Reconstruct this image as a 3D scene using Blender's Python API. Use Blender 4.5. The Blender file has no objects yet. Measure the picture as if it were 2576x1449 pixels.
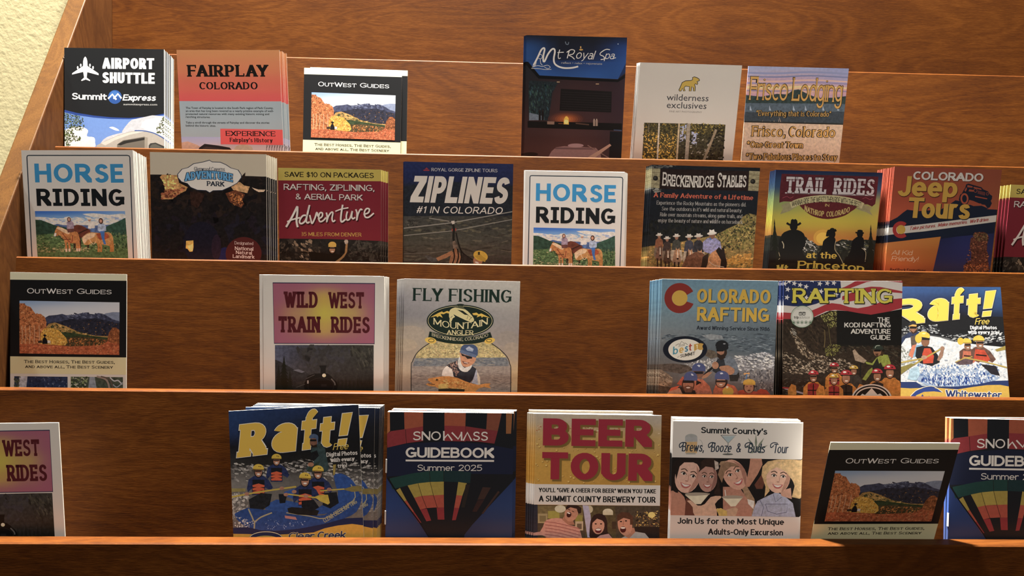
import bpy, math, random
from mathutils import Matrix, Vector
import numpy as np

scene = bpy.context.scene
COL = scene.collection

# ---------------------------------------------------------------- camera
F_PX = 1950.0
AX = Vector((0.999195481978286, 0.015100274198784938, 0.03715333784873187))
AY = Vector((-0.03452047998284691, -0.14772131533372376, 0.9884264006276988))
AZ = Vector((0.0204138496108492, -0.9889137448307592, -0.14708120216013187))
cam_data = bpy.data.cameras.new('camera')
cam_data.sensor_fit = 'HORIZONTAL'
cam_data.sensor_width = 36.0
cam_data.lens = 36.0 * F_PX / 2576.0
cam_data.clip_start = 0.02
cam = bpy.data.objects.new('camera', cam_data)
COL.objects.link(cam)
# columns: camera right, camera up, camera back, in world axes
right = Vector((AX[0], AY[0], AZ[0])); down = Vector((AX[1], AY[1], AZ[1])); fwd = Vector((AX[2], AY[2], AZ[2]))
R = Matrix((right, -down, -fwd)).transposed()
cam.matrix_world = R.to_4x4()
scene.camera = cam
FLOOR_Z = -1.5            # the camera is held 1.5 m above the floor

# ---------------------------------------------------------------- light
world = bpy.data.worlds.new('room_ambient')
scene.world = world
world.use_nodes = True
bg = world.node_tree.nodes['Background']
bg.inputs[0].default_value = (1.0, 0.88, 0.74, 1)
bg.inputs[1].default_value = 0.053

def area_light(name, loc, aim, energy, size, color, shape='DISK', size_y=None):
    d = bpy.data.lights.new(name, 'AREA')
    d.shape = shape; d.size = size; d.energy = energy; d.color = color
    if size_y: d.size_y = size_y
    o = bpy.data.objects.new(name, d); COL.objects.link(o)
    o.location = loc
    o.rotation_euler = (Vector(aim) - Vector(loc)).to_track_quat('-Z', 'Y').to_euler()
    return o
area_light('ceiling_downlight', (-0.12, 0.92, 1.50), (-0.12, 0.92, -1.0), 405.0, 0.16, (1.0, 0.95, 0.86))
area_light('ceiling_downlight', (-1.35, 0.35, 1.50), (-1.35, 0.35, -1.0), 11.0, 0.16, (1.0, 0.95, 0.86))  # unseen extra lamp, added to brighten the wall beside the rack
area_light('room_light', (1.0, -1.1, 1.3), (0.1, 0.6, -0.1), 16.0, 0.6, (1.0, 0.88, 0.74))

vs = scene.view_settings
scene.display_settings.display_device = 'sRGB'
vs.view_transform = 'Standard'; vs.look = 'None'; vs.gamma = 1.0; vs.exposure = 0.3
vs.use_curve_mapping = False

# ---------------------------------------------------------------- materials
def lin(c):
    return c / 12.92 if c <= 0.04045 else ((c + 0.055) / 1.055) ** 2.4
def hexlin(h):
    return tuple(lin(int(h[i:i + 2], 16) / 255.0) for i in (0, 2, 4))
def new_mat(name):
    m = bpy.data.materials.new(name); m.use_nodes = True
    nt = m.node_tree
    return m, nt, nt.nodes['Principled BSDF'], nt.nodes, nt.links

def wood_material(name, dark, mid, light, rough=0.5, scale=1.0, vertical=False):
    m, nt, b, N, L = new_mat(name)
    tc = N.new('ShaderNodeTexCoord')
    def noise(sx, sy, sz, sc, det, rgh=0.6, dist=0.0):
        mp = N.new('ShaderNodeMapping'); mp.inputs['Scale'].default_value = (sy, sz, sx) if vertical else (sx, sy, sz)
        L.new(tc.outputs['Object'], mp.inputs[0])
        n = N.new('ShaderNodeTexNoise'); n.inputs['Scale'].default_value = sc
        n.inputs['Detail'].default_value = det; n.inputs['Roughness'].default_value = rgh
        n.inputs['Distortion'].default_value = dist
        L.new(mp.outputs[0], n.inputs['Vector']); return n.outputs['Fac']
    def math_(op, a, bb):
        n = N.new('ShaderNodeMath'); n.operation = op
        for i, v in enumerate((a, bb)):
            if isinstance(v, (int, float)): n.inputs[i].default_value = v
            else: L.new(v, n.inputs[i])
        return n.outputs[0]
    figure = noise(1.1, 5, 5, 3.0 * scale, 3, 0.5, 1.2)       # broad cathedral figure
    fibre = noise(26, 330, 330, 3.0 * scale, 3, 0.6, 0.4)      # fine fibres
    fleck = noise(90, 640, 640, 2.0 * scale, 2, 0.6)          # short pores
    blotch = noise(4, 5, 5, 2.2, 2, 0.5)                      # uneven stain
    ring = N.new('ShaderNodeMath'); ring.operation = 'SINE'
    L.new(math_('MULTIPLY', figure, 70.0), ring.inputs[0])
    v = math_('ADD', math_('MULTIPLY', fibre, 0.45), math_('MULTIPLY', ring.outputs[0], 0.06))
    v = math_('ADD', v, math_('MULTIPLY', math_('SUBTRACT', blotch, 0.5), 0.45))
    v = math_('ADD', v, math_('MULTIPLY', math_('SUBTRACT', fleck, 0.5), 0.38))
    v = math_('ADD', v, 0.275)
    r = N.new('ShaderNodeValToRGB')
    e = r.color_ramp.elements
    e[0].position = 0.22; e[0].color = (*hexlin(dark), 1)
    e[1].position = 0.80; e[1].color = (*hexlin(light), 1)
    k = e.new(0.52); k.color = (*hexlin(mid), 1)
    L.new(v, r.inputs[0]); L.new(r.outputs[0], b.inputs['Base Color'])
    b.inputs['Roughness'].default_value = rough
    b.inputs['Specular IOR Level'].default_value = 0.06
    bp = N.new('ShaderNodeBump'); bp.inputs['Strength'].default_value = 0.12; bp.inputs['Distance'].default_value = 0.0003
    L.new(math_('ADD', fibre, fleck), bp.inputs['Height']); L.new(bp.outputs[0], b.inputs['Normal'])
    return m
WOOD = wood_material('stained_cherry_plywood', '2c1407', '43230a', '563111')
SIDE = wood_material('shade_darkened_plywood_vertical_grain', '1f0e05', '301a09', '3d240f', vertical=True)  # vertical grain; tones darkened to paint in the shade of the inner face
EDGE = wood_material('pale_edge_banding', '281809', '38230d', '452e13', 0.5, 0.8, vertical=True)

def wall_material():
    m, nt, b, N, L = new_mat('cream_textured_wall_paint')
    tc = N.new('ShaderNodeTexCoord')
    n = N.new('ShaderNodeTexNoise'); n.inputs['Scale'].default_value = 170; n.inputs['Detail'].default_value = 3
    L.new(tc.outputs['Object'], n.inputs['Vector'])
    bp = N.new('ShaderNodeBump'); bp.inputs['Strength'].default_value = 0.22; bp.inputs['Distance'].default_value = 0.001
    L.new(n.outputs['Fac'], bp.inputs['Height']); L.new(bp.outputs[0], b.inputs['Normal'])
    r = N.new('ShaderNodeValToRGB'); r.color_ramp.elements[0].color = (*hexlin('b3a880'), 1); r.color_ramp.elements[1].color = (*hexlin('bfb58e'), 1)
    L.new(n.outputs['Fac'], r.inputs[0]); L.new(r.outputs[0], b.inputs['Base Color'])
    b.inputs['Roughness'].default_value = 0.8
    return m
WALL = wall_material()
def simple_material(name, hexcol, rough, scale=60, amount=0.12):
    m, nt, b, N, L = new_mat(name)
    n = N.new('ShaderNodeTexNoise'); n.inputs['Scale'].default_value = scale
    mx = N.new('ShaderNodeMix'); mx.data_type = 'RGBA'
    c = hexlin(hexcol)
    mx.inputs[6].default_value = (*[x * (1 - amount) for x in c], 1); mx.inputs[7].default_value = (*[min(1, x * (1 + amount)) for x in c], 1)
    L.new(n.outputs['Fac'], mx.inputs[0]); L.new(mx.outputs[2], b.inputs['Base Color'])
    b.inputs['Roughness'].default_value = rough
    return m
PAPER = simple_material('white_paper', 'd0ccc3', 0.6, 300, 0.04)
CARPET = simple_material('brown_carpet', '4a3c30', 0.95, 400, 0.4)
STEEL = simple_material('staple_wire', 'c8c8c8', 0.35, 90, 0.05)

def ink_material():
    # printed cover stock: colour comes from the print, alpha says how grainy the printed photograph is
    m, nt, b, N, L = new_mat('printed_cover_stock')
    a = N.new('ShaderNodeAttribute'); a.attribute_name = 'print'
    tc = N.new('ShaderNodeTexCoord')
    n = N.new('ShaderNodeTexNoise'); n.inputs['Scale'].default_value = 330; n.inputs['Detail'].default_value = 4; n.inputs['Roughness'].default_value = 0.65
    L.new(tc.outputs['Object'], n.inputs['Vector'])
    mr = N.new('ShaderNodeMapRange'); mr.inputs['From Min'].default_value = 0.34; mr.inputs['From Max'].default_value = 0.66
    mr.inputs['To Min'].default_value = -0.85; mr.inputs['To Max'].default_value = 0.85
    L.new(n.outputs['Fac'], mr.inputs['Value'])
    mu = N.new('ShaderNodeMath'); mu.operation = 'MULTIPLY_ADD'; mu.inputs[2].default_value = 1.0
    L.new(mr.outputs[0], mu.inputs[0]); L.new(a.outputs['Alpha'], mu.inputs[1])
    sc = N.new('ShaderNodeVectorMath'); sc.operation = 'SCALE'
    L.new(a.outputs['Color'], sc.inputs[0]); L.new(mu.outputs[0], sc.inputs['Scale'])
    L.new(sc.outputs[0], b.inputs['Base Color'])
    b.inputs['Roughness'].default_value = 0.42
    b.inputs['Specular IOR Level'].default_value = 0.25
    return m
INK = ink_material()

# ---------------------------------------------------------------- object helpers
def empty(name, loc=(0, 0, 0)):
    o = bpy.data.objects.new(name, None); COL.objects.link(o); o.location = loc
    o.empty_display_size = 0.02
    return o
def tag(o, label, cat, group=None):
    o['label'] = label; o['category'] = cat
    if group: o['group'] = group
    return o
def mesh_obj(name, verts, faces, mats, parent=None, midx=None):
    me = bpy.data.meshes.new(name); me.from_pydata([tuple(v) for v in verts], [], faces)
    for m in (mats if isinstance(mats, (list, tuple)) else [mats]): me.materials.append(m)
    if midx: me.polygons.foreach_set('material_index', midx)
    me.update()
    o = bpy.data.objects.new(name, me); COL.objects.link(o)
    if parent: o.parent = parent
    return o
def struct(o):
    o['kind'] = 'structure'; return o

# ---------------------------------------------------------------- the room
LEAN = math.radians(11.5)                    # the rack's panels lean back
UP = Vector((0, math.sin(LEAN), math.cos(LEAN)))
OUT = Vector((0, -math.cos(LEAN), math.sin(LEAN)))
LIP = {-1: (0.958, 0.2225), 0: (0.8803, 0.1200), 1: (0.8025, 0.0172), 2: (0.7250, -0.0854), 3: (0.6480, -0.1888), 4: (0.5716, -0.2881)}
THICK = 0.019
X0, X1 = -0.4355, 0.840                      # inner faces of the rack's side panels
WALL_Y = 1.014

struct(mesh_obj('wall_back', [(-2.2, WALL_Y, FLOOR_Z), (2.6, WALL_Y, FLOOR_Z), (2.6, WALL_Y, 1.7), (-2.2, WALL_Y, 1.7),
                              (-2.2, WALL_Y + .1, FLOOR_Z), (2.6, WALL_Y + .1, FLOOR_Z), (2.6, WALL_Y + .1, 1.7), (-2.2, WALL_Y + .1, 1.7)],
                [(0, 1, 2, 3), (7, 6, 5, 4), (0, 4, 5, 1), (1, 5, 6, 2), (2, 6, 7, 3), (3, 7, 4, 0)], WALL))
struct(mesh_obj('floor', [(-2.2, -2.5, FLOOR_Z - .05), (2.6, -2.5, FLOOR_Z - .05), (2.6, WALL_Y + .1, FLOOR_Z - .05), (-2.2, WALL_Y + .1, FLOOR_Z - .05),
                          (-2.2, -2.5, FLOOR_Z), (2.6, -2.5, FLOOR_Z), (2.6, WALL_Y + .1, FLOOR_Z), (-2.2, WALL_Y + .1, FLOOR_Z)],
                [(0, 3, 2, 1), (4, 5, 6, 7), (0, 1, 5, 4), (1, 2, 6, 5), (2, 3, 7, 6), (3, 0, 4, 7)], CARPET))

# ---------------------------------------------------------------- the rack
RACK_ORIGIN = Vector((0.5 * (X0 + X1), 0.8, FLOOR_Z))
rack = empty('brochure_rack', RACK_ORIGIN)
tag(rack, 'tiered brown wooden brochure rack with four rows of leaning pockets, standing against the cream wall', 'rack')

def slab(name, profile, xa, xb, mat, parent, bevel=0.0012, edge_mat=None, edge_side=None):
    """profile: (y, z) points counter-clockwise seen from +x, extruded along x; long edges eased"""
    pts = [Vector((0, y, z)) for y, z in profile]
    out = []
    n = len(pts)
    for i, p in enumerate(pts):
        a, c = pts[i - 1] - p, pts[(i + 1) % n] - p
        out.append(p + a.normalized() * bevel); out.append(p + c.normalized() * bevel)
    m = len(out)
    V = [Vector((xa, q.y, q.z)) - RACK_ORIGIN for q in out] + [Vector((xb, q.y, q.z)) - RACK_ORIGIN for q in out]
    Fc = [tuple(range(m))[::-1], tuple(range(m, 2 * m))] + [(i, (i + 1) % m, m + (i + 1) % m, m + i) for i in range(m)]
    return mesh_obj(name, V, Fc, mat, parent)

def panel(k, name, depth, top=0.0):
    y, z = LIP[k]
    p = Vector((0, y, z)) + UP * top
    back = -OUT * THICK
    a, b2 = p, p + back
    c, d = p + back - UP * (depth + top), p - UP * (depth + top)
    return slab(name, [(a.y, a.z), (d.y, d.z), (c.y, c.z), (b2.y, b2.z)], (X0 + 0.0003) if k < 0 else -0.4297, X1 - 0.0003, WOOD, rack)
hy, hz = LIP[-1]                              # the header board above the top row stands steeper
hu = Vector((0, math.sin(math.radians(6.0)), math.cos(math.radians(6.0)))); hn = Vector((0, math.cos(math.radians(6.0)), -math.sin(math.radians(6.0))))
hp = Vector((0, hy, hz)); hq = [hp + hu * .165, hp - hu * .17, hp - hu * .17 + hn * THICK, hp + hu * .165 + hn * THICK]
slab('header_panel', [(q.y, q.z) for q in hq], X0 + .0003, X1 - .0003, WOOD, rack)
FLOOR_DROP = 0.030
for k in (0, 1, 2, 3):
    panel(k, 'pocket_front', 0.150)
panel(4, 'pocket_front', 0.62)
SL = math.radians(12.0)                      # the pocket bottoms slope down towards the back
FLOOR_N = UP * math.cos(SL) - OUT * math.sin(SL)
def pocket_floor(k):
    return Vector((0, LIP[k][0], LIP[k][1])) - OUT * (THICK + 0.0002) - UP * FLOOR_DROP
for k in (0, 1, 2, 3, 4):
    p = pocket_floor(k)
    q = p - (OUT * math.cos(SL) + UP * math.sin(SL)) * (0.0352 / math.cos(SL))
    slab('pocket_bottom', [(p.y, p.z), ((p - UP * .009).y, (p - UP * .009).z), ((q - UP * .009).y, (q - UP * .009).z), (q.y, q.z)],
         X0 + 0.0003, X1 - 0.0003, WOOD, rack, 0.0008)
# side panels: sloping front edge runs parallel to the tiers
step = Vector((0, -0.0772, -0.1020)).normalized()
e1 = Vector((0, 0.8025, 0.0172)) + Vector((0, -0.031, -0.002))
knee = e1 - step * ((0.27 - e1.z) / -step.z); bot_pt = e1 + step * ((e1.z + 0.66) / -step.z)
crown = knee + UP * 0.13
prof = [(WALL_Y - 0.004, crown.z), (crown.y, crown.z), (knee.y, knee.z), (bot_pt.y, bot_pt.z), (bot_pt.y, FLOOR_Z), (WALL_Y - 0.004, FLOOR_Z)]
def side_panel(xa, xb):
    n = len(prof)
    V = [Vector((x, y, z)) - RACK_ORIGIN for x in (xa, xb) for y, z in prof]
    Fc = [tuple(range(n)), tuple(range(2 * n - 1, n - 1, -1))] + [(i, n + i, n + (i + 1) % n, (i + 1) % n) for i in range(n)]
    mi = [0, 0] + [1 if i in (1, 2, 3) else 0 for i in range(n)]
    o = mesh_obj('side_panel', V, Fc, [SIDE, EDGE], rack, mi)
    bv = o.modifiers.new('eased_edges', 'BEVEL'); bv.width = 0.0012; bv.segments = 2; bv.limit_method = 'ANGLE'
    return o
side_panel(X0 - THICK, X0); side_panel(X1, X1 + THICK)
# closed base below the lowest pocket
y4, z4 = LIP[4]
bp_ = Vector((0, y4, z4)) - UP * 0.62
slab('base_front', [(bp_.y + .002, bp_.z + .0), (bp_.y + .002, FLOOR_Z), (bp_.y + .021, FLOOR_Z), (bp_.y + .021, bp_.z)], X0 + .0003, X1 - .0003, WOOD, rack)
# ---------------------------------------------------------------- lettering: single-stroke skeletons swept with a nib
GLYPH = {
'A': "l 0,0 4,10;l 8,0 4,10;P 1.5,3.2 6.5,3.2", 'B': "L 0,0 0,10;D 0,5.2 5.6,10;D 0,0 6.2,5.2",
'C': "C 0,0 7.6,10 48,312;V 6.9,7.2 9.6", 'D': "L 0,0 0,10;D 0,0 7,10", 'E': "L 0,0 0,10;B 0,0 5.6,0;B 0,10 5.6,10;P 0,5.1 4.8,5.1",
'F': "L 0,0 0,10;B 0,10 5.6,10;P 0,5.1 4.6,5.1", 'G': "C 0,0 7.8,10 45,330;P 7.4,1.2 7.4,4.4;P 4.6,4.4 7.6,4.4;V 7.2,7.2 9.6",
'H': "L 0,0 0,10;L 6.6,0 6.6,10;P 0,5.2 6.6,5.2", 'I': "L 0,0 0,10", '\xa6': "P 1.6,0 1.6,10;P 0,0 3.2,0;P 0,10 3.2,10",
'J': "l 4.4,10 4.4,2.6;C 0,0 4.4,5.2 190,360", 'K': "L 0,0 0,10;r 0,3.8 6.2,10;r 2.2,5.6 6.6,0", 'L': "L 0,0 0,10;B 0,0 5.4,0",
'M': "L 0,0 0,10;L 8.6,0 8.6,10;P 0,10 4.3,1.5;P 8.6,10 4.3,1.5", 'N': "L 0,0 0,10;L 7,0 7,10;P 0,10 7,0", 'O': "O 0,0 8,10",
'P': "L 0,0 0,10;D 0,4.4 6,10", 'Q': "O 0,0 8,10;P 4.6,2.6 7.6,-.8", 'R': "L 0,0 0,10;D 0,4.8 6,10;r 3.2,4.8 6.6,0",
'S': "~ 6,8.2 5.2,9.5 3.2,10 1.1,9.3 .4,7.5 1.2,6 3.1,5.2 5.3,4.2 6.2,2.6 5.4,.8 3.1,0 .9,.5 0,2;V 5.8,7.6 9.7;V .2,.3 2.4",
'T': "L 3.6,0 3.6,10;B 3.6,10 7.2,10;B 3.6,10 0,10", 'U': "l 0,10 0,3;l 6.6,10 6.6,3;C 0,0 6.6,6 180,360", 'V': "l 0,10 3.8,0;l 7.6,10 3.8,0",
'W': "l 0,10 2.9,0;P 2.9,0 5.5,9.4;P 5.5,9.4 8.1,0;l 11,10 8.1,0", 'X': "L 0,0 6.8,10;L 0,10 6.8,0", 'Y': "l 0,10 3.7,4.4;l 7.4,10 3.7,4.4;r 3.7,4.6 3.7,0",
'Z': "P .2,0 6.2,10;B 6.2,10 .3,10;B .2,0 6.4,0", '\u039b': "P 0,0 4,10;P 8,0 4,10",
'a': "O 0,0 4.6,4.2;~ .4,5.6 1.3,6.6 2.9,6.8 4.3,6.1 4.7,4.6;r 4.7,4.8 4.7,0", 'b': "l 0,10 0,0;O 0,0 5.2,6.8", 'c': "C 0,0 5.4,6.8 48,312",
'd': "l 5,10 5,0;O 0,0 5,6.8", 'e': "C 0,0 5.4,6.8 0,318;P .2,3.4 5.4,3.4", 'f': "~ 4.8,9.3 3.9,10 2.6,9.7 1.9,8.6 1.8,7;r 1.8,7.6 1.8,0;P 0,6.5 4.2,6.5",
'g': "O 0,.2 5,6.8;P 5,6.6 5,-1;C 0,-3.2 5,1.2 195,360", 'h': "l 0,10 0,0;C 0,2.2 5,6.8 0,180;r 5,4.6 5,0", 'i': "L 0,6.8 0,0;o 0,9.2",
'j': "l 1.6,6.8 1.6,-1;C -1.6,-3.2 1.6,1 210,360;o 1.6,9.2", 'k': "L 0,10 0,0;r 0,2.6 4.6,6.8;r 1.6,4.1 5,0", 'l': "L 0,10 0,0",
'm': "L 0,6.8 0,0;C 0,2.2 4.2,6.8 0,180;r 4.2,4.6 4.2,0;C 4.2,2.2 8.4,6.8 0,180;r 8.4,4.6 8.4,0", 'n': "L 0,6.8 0,0;C 0,2.2 5,6.8 0,180;r 5,4.6 5,0",
'o': "O 0,0 5.8,6.8", 'p': "L 0,6.8 0,-3;O 0,0 5.2,6.8", 'q': "L 5,6.8 5,-3;O 0,0 5,6.8", 'r': "L 0,6.8 0,0;C 0,2.4 5,6.8 58,180",
's': "~ 4.2,5.5 3.6,6.5 2.2,6.8 .8,6.2 .4,5.1 1.2,4.1 2.6,3.5 4,2.7 4.5,1.6 3.9,.4 2.3,0 .7,.3 0,1.4", 't': "P 1.6,8.8 1.6,1.8;C 1.6,0 4.6,3.4 180,310;P 0,6.5 4,6.5",
'u': "l 0,6.8 0,2.4;C 0,0 5,4.8 180,360;L 5,6.8 5,0", 'v': "l 0,6.8 2.7,0;l 5.4,6.8 2.7,0", 'w': "l 0,6.8 2.1,0;P 2.1,0 4,6.3;P 4,6.3 5.9,0;l 8,6.8 5.9,0",
'x': "L 0,0 5,6.8;L 0,6.8 5,0", 'y': "l 0,6.8 2.8,0;l 5.6,6.8 2.8,0;~ 2.8,0 1.9,-2 .4,-3", 'z': "P 0,0 4.8,6.8;P 0,6.8 4.8,6.8;P 0,0 4.8,0",
'0': "O 0,0 6,10", '1': "L 2,0 2,10;P 2,10 0,8", '2': "~ .2,7.4 .8,9.2 2.8,10 5,9.2 5.5,7.2 4.6,5.2 2.4,2.6 0,0;P 0,0 5.8,0", '3': "D 1,5.2 5,10;D 1,0 5.4,5.2",
'4': "P 4.4,0 4.4,10;P 4.4,10 0,3;P 0,2.8 6,2.8", '5': "P 5.2,10 .8,10;P .8,10 .5,5.6;C -1.2,0 5.6,6.4 -140,120", '6': "O 0,0 6,6;~ 4.8,10 2,7.6 .1,4 .1,3",
'8': "O .4,5.2 5.2,10;O 0,0 5.6,5.2", '9': "O 0,4 6,10;~ 1.2,0 4,2.4 5.9,6 5.9,7",
'.': "o 0,.3", ',': "P .5,.8 0,-1.6", '!': "P 0,10 0,3.6;o 0,.6", '?': "~ 0,8 .8,9.6 2.6,10 4.6,9 4.4,7 2.4,5 2.2,3.2;o 2.2,.4", "'": "P 0,10 0,7.4", '\u2019': "P .4,10 0,7.4",
'\u201c': "P 0,7.4 .5,10;P 1.8,7.4 2.3,10", '\u201d': "P 0,7.4 .5,10;P 1.8,7.4 2.3,10", '-': "P 0,3.8 3,3.8", '&': "~ 6.4,4 4.8,1 2.4,0 .3,1.2 .3,3.2 2.6,5.4 4.2,7.4 3.6,9.6 2,10 .9,8.4 1.8,6.4 6.6,0",
'$': "~ 5.4,7.6 4.6,8.8 2.8,9.2 .9,8.6 .4,7.1 1.2,5.8 2.8,5.1 4.7,4.3 5.5,2.9 4.8,1.4 2.8,.8 .8,1.2 0,2.4;P 2.8,-.8 2.8,10.8", '#': "P .6,0 2,10;P 3.8,0 5.2,10;P 0,3.2 5.4,3.2;P .4,6.6 5.8,6.6",
'*': "P 2,6 2,10;P .3,7 3.7,9;P .3,9 3.7,7",
}
def catmull(P, n=5):
    out = []
    for i in range(len(P) - 1):
        p0, p1, p2, p3 = P[max(i - 1, 0)], P[i], P[i + 1], P[min(i + 2, len(P) - 1)]
        for k in range(n):
            t = k / n
            out.append(tuple(0.5 * (2 * b + (c - a) * t + (2 * a - 5 * b + 4 * c - d) * t * t + (3 * b - a - 3 * c + d) * t ** 3) for a, b, c, d in zip(p0, p1, p2, p3)))
    out.append(tuple(P[-1])); return out
def hull(P):
    P = sorted(set(P))
    if len(P) < 3: return P
    def half(Q):
        h = []
        for p in Q:
            while len(h) > 1 and (h[-1][0] - h[-2][0]) * (p[1] - h[-2][1]) - (h[-1][1] - h[-2][1]) * (p[0] - h[-2][0]) <= 0: h.pop()
            h.append(p)
        return h
    a, b = half(P), half(P[::-1])
    return a[:-1] + b[:-1]
def ribbon(P, w, h, closed=False):
    """strip of quads around a smooth path, swept with an elliptical nib w x h"""
    n = len(P); Lp, Rp = [], []
    for i, p in enumerate(P):
        a = P[i - 1] if (i or closed) else P[i]; b = P[(i + 1) % n] if (i < n - 1 or closed) else P[i]
        dx, dy = b[0] - a[0], b[1] - a[1]; l = math.hypot(dx, dy) or 1
        nx, ny = -dy / l, dx / l
        q = math.hypot(nx * w / 2, ny * h / 2) or 1e-9
        ox, oy = nx * w * w / 4 / q, ny * h * h / 4 / q
        Lp.append((p[0] + ox, p[1] + oy)); Rp.append((p[0] - ox, p[1] - oy))
    m = n if closed else n - 1
    return [[Lp[i], Lp[(i + 1) % n], Rp[(i + 1) % n], Rp[i]] for i in range(m)]
def pairs(tokens): return [tuple(float(v) for v in t.split(',')) for t in tokens]
def glyph_width(ch, sc):
    s = sc if ch.islower() and sc else 1.0
    g = GLYPH.get(ch.upper() if sc else ch)
    if ch == ' ' or g is None: return 3.0
    mx = 0
    for st in g.split(';'):
        k, *tk = st.split()
        if k == 'V': continue
        P = pairs(tk)
        if k == 'C':
            (ax, _), (bx, _), (a0, a1) = P
            P = [((ax + bx) / 2 + (bx - ax) / 2 * math.cos(math.radians(a0 + (a1 - a0) * i / 8)), 0) for i in range(9)]
        mx = max([mx] + [p[0] for p in P])
    return mx * s
KERN = {'FA': 1.3, 'PA': 1.3, 'LY': 1.0, 'AY': 1.4, 'AV': 1.3, 'VE': .4, 'WA': 1.1, 'TA': 1.2, 'To': 1.6, 'Tr': .8, 'LT': 1.0, 'TT': .2, 'RT': .5, 'AT': 1.0, 'Fr': .9, 'ft': .3, 'AF': .3, 'OW': .3, 'Tw': 1.0, 'DV': .8, 'AD': .3, 'RA': .6, 'DA': .4, 'OU': 0, 'Jo': 0, 'we': .3, 'ew': .3, 'Fa': .9, 'ry': .3, 'AW': 1.0, 'KA': .5, 'CA': .4, 'Pr': .2}
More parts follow.
